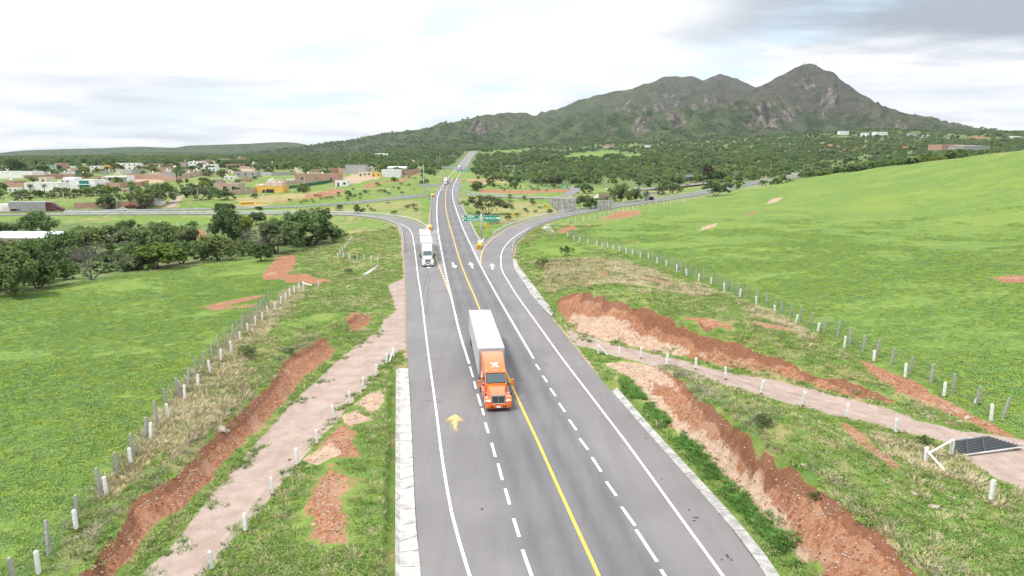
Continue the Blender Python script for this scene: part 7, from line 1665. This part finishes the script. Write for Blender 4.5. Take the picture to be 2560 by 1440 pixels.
# the crowded back streets
_rg = np.random.default_rng(44); _n = 0
for _ in range(400):
    if _n >= 42: break
    x = _rg.uniform(-10, 640); yb = _rg.uniform(404, 444) if x < 560 else _rg.uniform(402, 420); p = hit(x, yb)
    if any(math.hypot(p[0] - f[0], p[1] - f[1]) < f[2] * .8 + 4 for f in FOOT): continue
    w = _rg.uniform(9, 20) * 620 / p[1]; h = _rg.uniform(5.0, 8.5) * 620 / p[1]; k = int(_rg.integers(0, 6)); wm, cn = [('brick', 'brick'), ('wall_white', 'white'), ('brick_pale', 'pale brick'), ('wall_cream', 'cream'), ('wall_grey', 'grey'), ('wall_pink', 'pink')][k]
    t_ = house('small %s house in the crowded back streets of the village' % cn, x - w / 2, x + w / 2, yb - h, yb, wm, None, 'flat', 2, 1, int(_rg.integers(0, 2)), float(_rg.uniform(-.25, .25))); t_['group'] = 'small %s back street houses' % cn; _n += 1
# hamlet under the mountain
for lab, x0, x1, yt, yb, wm, rf, w_, D_ in [
    ('pink and white house alone under the mountain', 1514, 1530, 360, 366.5, 'wall_pink', 'gable', 3, 1500), ('white house alone among scrub under the rocks', 1612, 1626, 361.5, 368, 'wall_white', 'flat', 2, 1450), ('tiny white shed in the scrub', 1749, 1761, 384.5, 388.5, 'wall_white', 'shed', 0, 1150), ('small orange-roofed hut in the scrub', 1698, 1708, 378, 383, 'wall_cream', 'gable', 1, 1250),
    ('brick house at the start of the hamlet', 1950, 1972, 374, 384, 'brick', 'flat', 2, 1080), ('orange-roofed house in the hamlet', 1976, 1996, 372, 381, 'wall_cream', 'gable', 2, 1100), ('low white house with long roof in the hamlet', 2009, 2034, 375, 383, 'wall_white', 'flat', 4, 1080), ('white two-storey house in the hamlet', 2054, 2080, 371, 383, 'wall_white', 'flat', 3, 1060), ('orange-tiled villa above the hamlet', 2070, 2100, 360, 370, 'wall_cream', 'gable', 3, 1180),
    ('brick house with many gables', 2108, 2136, 371, 386, 'brick', 'gable', 3, 1040), ('white house in front of the brick gables', 2118, 2146, 380, 388, 'wall_white', 'flat', 2, 1000), ('terracotta tower house by the gables', 2130, 2145, 365, 374, 'wall_pink', 'gable', 1, 1150), ('orange-roofed house on the scrub slope', 2252, 2278, 363, 376, 'wall_pink', 'gable', 2, 1080), ('ruined brick house on the scrub slope', 2285, 2304, 359, 367, 'brick', 'flat', 2, 1180),
    ('long brick hacienda behind the hill crest', 2348, 2416, 358, 373, 'brick', 'flat', 7, 900), ('grey metal-roofed hall beside the hacienda', 2400, 2482, 361, 372, 'wall_grey', 'shed', 0, 880), ('orange hip-roofed house above the hacienda', 2430, 2466, 340, 350, 'wall_cream', 'gable', 3, 1300), ('small brick cottage above the hacienda', 2413, 2426, 342, 350, 'brick', 'flat', 1, 1300), ('white house at the foot of the ridge, near the photo edge', 2530, 2550, 338, 347, 'wall_white', 'flat', 2, 1250),
    ('white house highest on the mountain foot', 2100, 2122, 326, 335, 'wall_white', 'flat', 3, 1500), ('white house in the middle of the upper row', 2155, 2172, 330, 340, 'wall_white', 'flat', 2, 1480), ('white block at the end of the upper row', 2190, 2220, 328, 336, 'wall_white', 'flat', 3, 1500), ('grey house in the upper hamlet', 2272, 2292, 330, 341, 'wall_grey', 'flat', 2, 1420), ('small white house in the upper hamlet', 2310, 2326, 336, 344, 'wall_white', 'flat', 2, 1400), ('brick ruin in the scrub below the upper row', 2205, 2222, 348, 353, 'brick', 'flat', 1, 1300), ('white greenhouse roof over the hill crest', 2142, 2164, 415, 420, 'wall_white', 'shed', 0, 560)]:
    yt += (yb - yt) * .22
    house(lab, x0, x1, yt, yb, wm, max(7, (x1 - x0) / FPX * D_ * .6), rf, w_, 2 if (rf == 'flat' and yb - yt > 9) else 1, 0, random.uniform(-.25, .25), D=D_)
house('white chapel on the shoulder of the peak', 2250, 2262, 282, 292, 'wall_white', 9, 'gable', 2, D=2380, cat='chapel', name='chapel')
# concrete works around the underpass
def wing_wall(label, pts, D, mat='concrete_grey'):
    P = [PD(a, b, D + k * 0) for k, (a, b) in enumerate(pts)]; org = Vector(P[0]); V = [Vector(p) - org for p in P]; n = len(V); B = [v + Vector((0, .6, 0)) for v in V]
    th = MB().raw(V + B, [tuple(range(n)), tuple(range(2 * n - 1, n - 1, -1))] + [(i, (i + 1) % n, n + (i + 1) % n, n + i) for i in range(n)]).build('wing_wall', M[mat]); th.location = org; tag(th, label, 'wall')
    for k in range(1, 5):
        a = V[0].lerp(V[1], k / 5); MB().box(a.x - .05, a.x + .05, -.04, .0, a.z - 3.6, a.z - .05).build('joint', M['steel_dark'], th)
wing_wall('grey concrete wing wall of the underpass', [(1368, 498), (1440, 498), (1442, 530), (1400, 534), (1384, 520)], 262); wing_wall('shorter concrete wall below the cage truck', [(1494, 502), (1534, 499), (1534, 526), (1494, 528)], 268)
def culvert():
    p = hit(1628, 501); th = empty('culvert', tuple(p)); tag(th, 'concrete culvert portal with dark arched mouth', 'culvert'); s = depth(p) / FPX; r_ = 6.0 * s
    arc = [(math.cos(math.pi * k / 12), math.sin(math.pi * k / 12)) for k in range(13)]; V = []; F = []
    for c, q in arc: V += [(c * r_, 0, r_ * .5 + q * r_), (c * r_ * 1.7, 0, r_ * .5 + q * r_ * 1.6), (c * r_, 2.5, r_ * .5 + q * r_), (c * r_ * 1.7, 2.5, r_ * .5 + q * r_ * 1.6)]
    for k in range(12): a = k * 4; F += [(a, a + 4, a + 5, a + 1), (a + 1, a + 5, a + 7, a + 3), (a, a + 2, a + 6, a + 4)]
    MB().raw(V, F).box(-r_ * 1.7, -r_, 0, 2.5, -1.5, r_ * .5).box(r_, r_ * 1.7, 0, 2.5, -1.5, r_ * .5).build('portal', M['concrete_grey'], th)
    MB().raw([(-r_, 2.4, -1), (r_, 2.4, -1)] + [(c * r_, 2.4, r_ * .5 + q * r_) for c, q in arc], [tuple(range(15))]).build('tunnel', M['black'], th)
    MB().raw([(-r_ * 1.7, 0, -1), (-r_ * 3.4, -2, -1), (-r_ * 3.4, -2, .3), (-r_ * 1.7, 0, r_ * 1.2)], [(0, 1, 2, 3)]).build('side_wall', M['concrete_grey'], th)
culvert()
# pond
principled('pond_water', (.30, .32, .30), .08, 0, .6, obj=False)
P = np.array([PZ(a, b, -4.3) for a, b in [(-60, 606), (60, 588), (150, 582), (220, 578), (300, 574), (345, 578), (350, 594), (300, 606), (180, 614), (40, 622)]]); P = thin(spline(np.vstack([P, P[:1]]), 2), 3)[:-1]
o = MB().raw([(p[0], p[1], -4.3) for p in P], [tuple(range(len(P)))]).build('pond', M['pond_water']); tag(o, 'pale still pond behind the stream trees', 'pond', kind='structure')
# palms
def palm(label, px, pyb, hpx):
    p = hit(px, pyb); h = hpx / FPX * depth(p); th = empty('palm_tree', tuple(p)); tag(th, label, 'palm', 'palms by the white villa'); MB().bar((0, 0, -.3), (.1, 0, h * .7), .22, .16, 8).build('trunk', M['bark_grey'], th, smooth=True)
    mb = MB(); r = np.random.default_rng(px)
    for k in range(26):
        a = 6.283 * k / 26 + r.uniform(-.1, .1); e = r.uniform(-.1, 1.1); L_ = h * .5; pts = [Vector((.1, 0, h * .7)) + Vector((math.cos(a) * math.cos(e - s * 1.2) * L_ * s, math.sin(a) * math.cos(e - s * 1.2) * L_ * s, math.sin(e) * L_ * s - .5 * L_ * s * s)) for s in (0, .33, .66, 1)]
        n = Vector((-math.sin(a), math.cos(a), 0))
        for i in range(3):
            w0, w1 = (.1, .32, .28, .03)[i], (.1, .32, .28, .03)[i + 1]; mb.raw([pts[i] - n * w0, pts[i] + n * w0, pts[i + 1] + n * w1, pts[i + 1] - n * w1], [(0, 1, 2, 3)])
    mb.build('crown', M['leaf_dark'], th)
palm('palm in front of the grey-white walled block, nearest the photo edge', 75, 478, 20); palm('palm at the corner of the grey-white walled block', 112, 482, 24); palm('palm left of the dark-finned villa front', 150, 474, 18)
for k, q in enumerate([(91, 412, 22), (88, 410, 14), (241, 410, 16), (239, 409, 12)]): plant('cypress', q[0], q[1], 5, q[2], ['tall cypress beyond the warehouse', 'shorter cypress beyond the warehouse', 'tall cypress behind the red-door house', 'short cypress behind the red-door house'][k], 'cypress_tree', D=780)
for q, lab in [((38, 421, 40, 34), 'large dark tree above the warehouse'), ((290, 412, 36, 20), 'dark tree behind the yellow house'), ((105, 424, 30, 18), 'dark tree left of the pale green house'), ((150, 428, 16, 20), 'dark tree in front of the red and white house')]: plant('dark', q[0], q[1], q[2], q[3], lab, D=640)
# peak masts
for k, (a, b) in enumerate([(2008, 159), (2014, 158), (2040, 158)]):
    p = PD(a, b, 2700); th = empty('mast', tuple(p)); tag(th, ['small mast on the peak, first from the ridge', 'small mast on the peak, middle', 'small mast on the peak, last'][k], 'mast'); MB().bar((0, 0, -12), (0, 0, 8), .8, .5, 5).build('shaft', M['steel_dark'], th); MB().box(-2, 2, -2, 2, -12, -2).build('hut', M['wall_grey'], th)

# ------------------------------------------------------------------ scrub forest: the largest as single trees, the rest as one mass
def finish_forest():
    ok = np.ones(len(FX), bool)
    for x, y, r in FOOT:
        ok &= np.hypot(FX - x, FY - y) > r
        if y < 820: ok &= ~((np.abs(FX / FY - x / y) * y < r * .9) & (FY < y) & (FY > y - 14))        # nothing grown against the house fronts
    x, y, z, s, px, py = FX[ok], FY[ok], FZ[ok], FS[ok], FPXX[ok], FPYY[ok]
    order = np.argsort(np.hypot(x, y) / s); first = order[:260]; rest = order[260:]
    pr = PROTO['scrub'] + PROTO['scrub2']
    for i in first:
        tr, cr = pr[random.randrange(len(pr))]; right = x[i] > 25
        make_tree('scrub_tree', tr, cr, (x[i], y[i], z[i]), (s[i] * 1.05,) * 2 + (s[i],), random.uniform(0, 6.28), 'small green tree of the scrub below the mountain' if right else 'small green tree among the village gardens', 'tree', 'scrub trees below the mountain' if right else 'garden trees in the village')
    P = np.stack([x, y, z], 1)[rest]
    scatter('scrub_forest', P, s[rest] * (1 + np.hypot(P[:, 0], P[:, 1]) / 4200), [c for _, c in pr], 'dense green scrub covering the plain up to the mountain foot', 'forest')
finish_forest()
# stones worth naming one by one
for k, (px, py, r_, lab) in enumerate([(550, 1072, .45, 'large pale boulder on the crest of the left bank'), (566, 1078, .25, 'small pale rock beside the large boulder on the left bank'), (2285, 1235, .22, 'round tan stone in the grass above the near bank'), (2335, 1268, .30, 'white slab of rubble lying in the grass'), (2360, 1275, .2, 'small white rubble piece beside the slab'), (2533, 1268, .2, 'white stone near the lone post'), (2012, 1163, .22, 'white rock at the near bank crest'), (2250, 1300, .14, 'pinkish stone above the near bank'), (379, 1347, .2, 'pale stone beside the left track'), (615, 1107, .12, 'white stone at the foot of the left bank'), (868, 1081, .10, 'white stone on the red mound'), (558, 1408, .14, 'white stone by the track-side fence'), (782, 1312, .16, 'tan stone on the grassy mound'), (2420, 1045, .28, 'pale rubble by the cattle grid ditch'), (2400, 1055, .22, 'second rubble stone by the cattle grid ditch'), (2560, 1112, .3, 'boulder at the far end of the cattle grid'), (724, 1150, .14, 'dark clod on the left track')]):
    p = hit(px, py); o = link('stone', stone_mesh(60 + k, 'rock_red' if 'clod' in lab else 'rock')); o.location = p; o.scale = (r_ * 1.3, r_, r_ * .9); o.rotation_euler = (0, 0, k); tag(o, lab, 'stone')
def rubble():
    r = np.random.default_rng(3); P = []
    for k in range(160):
        px, py = 2330 + r.normal(0, 60), 1030 + r.normal(0, 16); p = hit(px, py); P.append(p)
    scatter('rubble', np.array(P), r.uniform(.04, .16, 160), [stone_mesh(80, 'rock'), stone_mesh(81, 'rock')], 'scatter of pale rubble between the gravel track and the field ditch', 'rubble')
rubble()
# ------------------------------------------------------------------ thin humid air
def haze():
    m = bpy.data.materials.new('haze'); m.use_nodes = True; t = m.node_tree; t.nodes.clear(); g = NT(t)
    v = g.n('ShaderNodeVolumePrincipled', {'Color': (.74, .87, 1.0, 1), 'Density': .000045, 'Anisotropy': .2}); o = g.n('ShaderNodeOutputMaterial'); t.links.new(v.outputs[0], o.inputs['Volume'])
    ob = MB().box(-6500, 6500, -700, 6200, -40, 520).build('haze', m); tag(ob, 'thin pale haze over the plain', 'haze', kind='stuff')
haze()
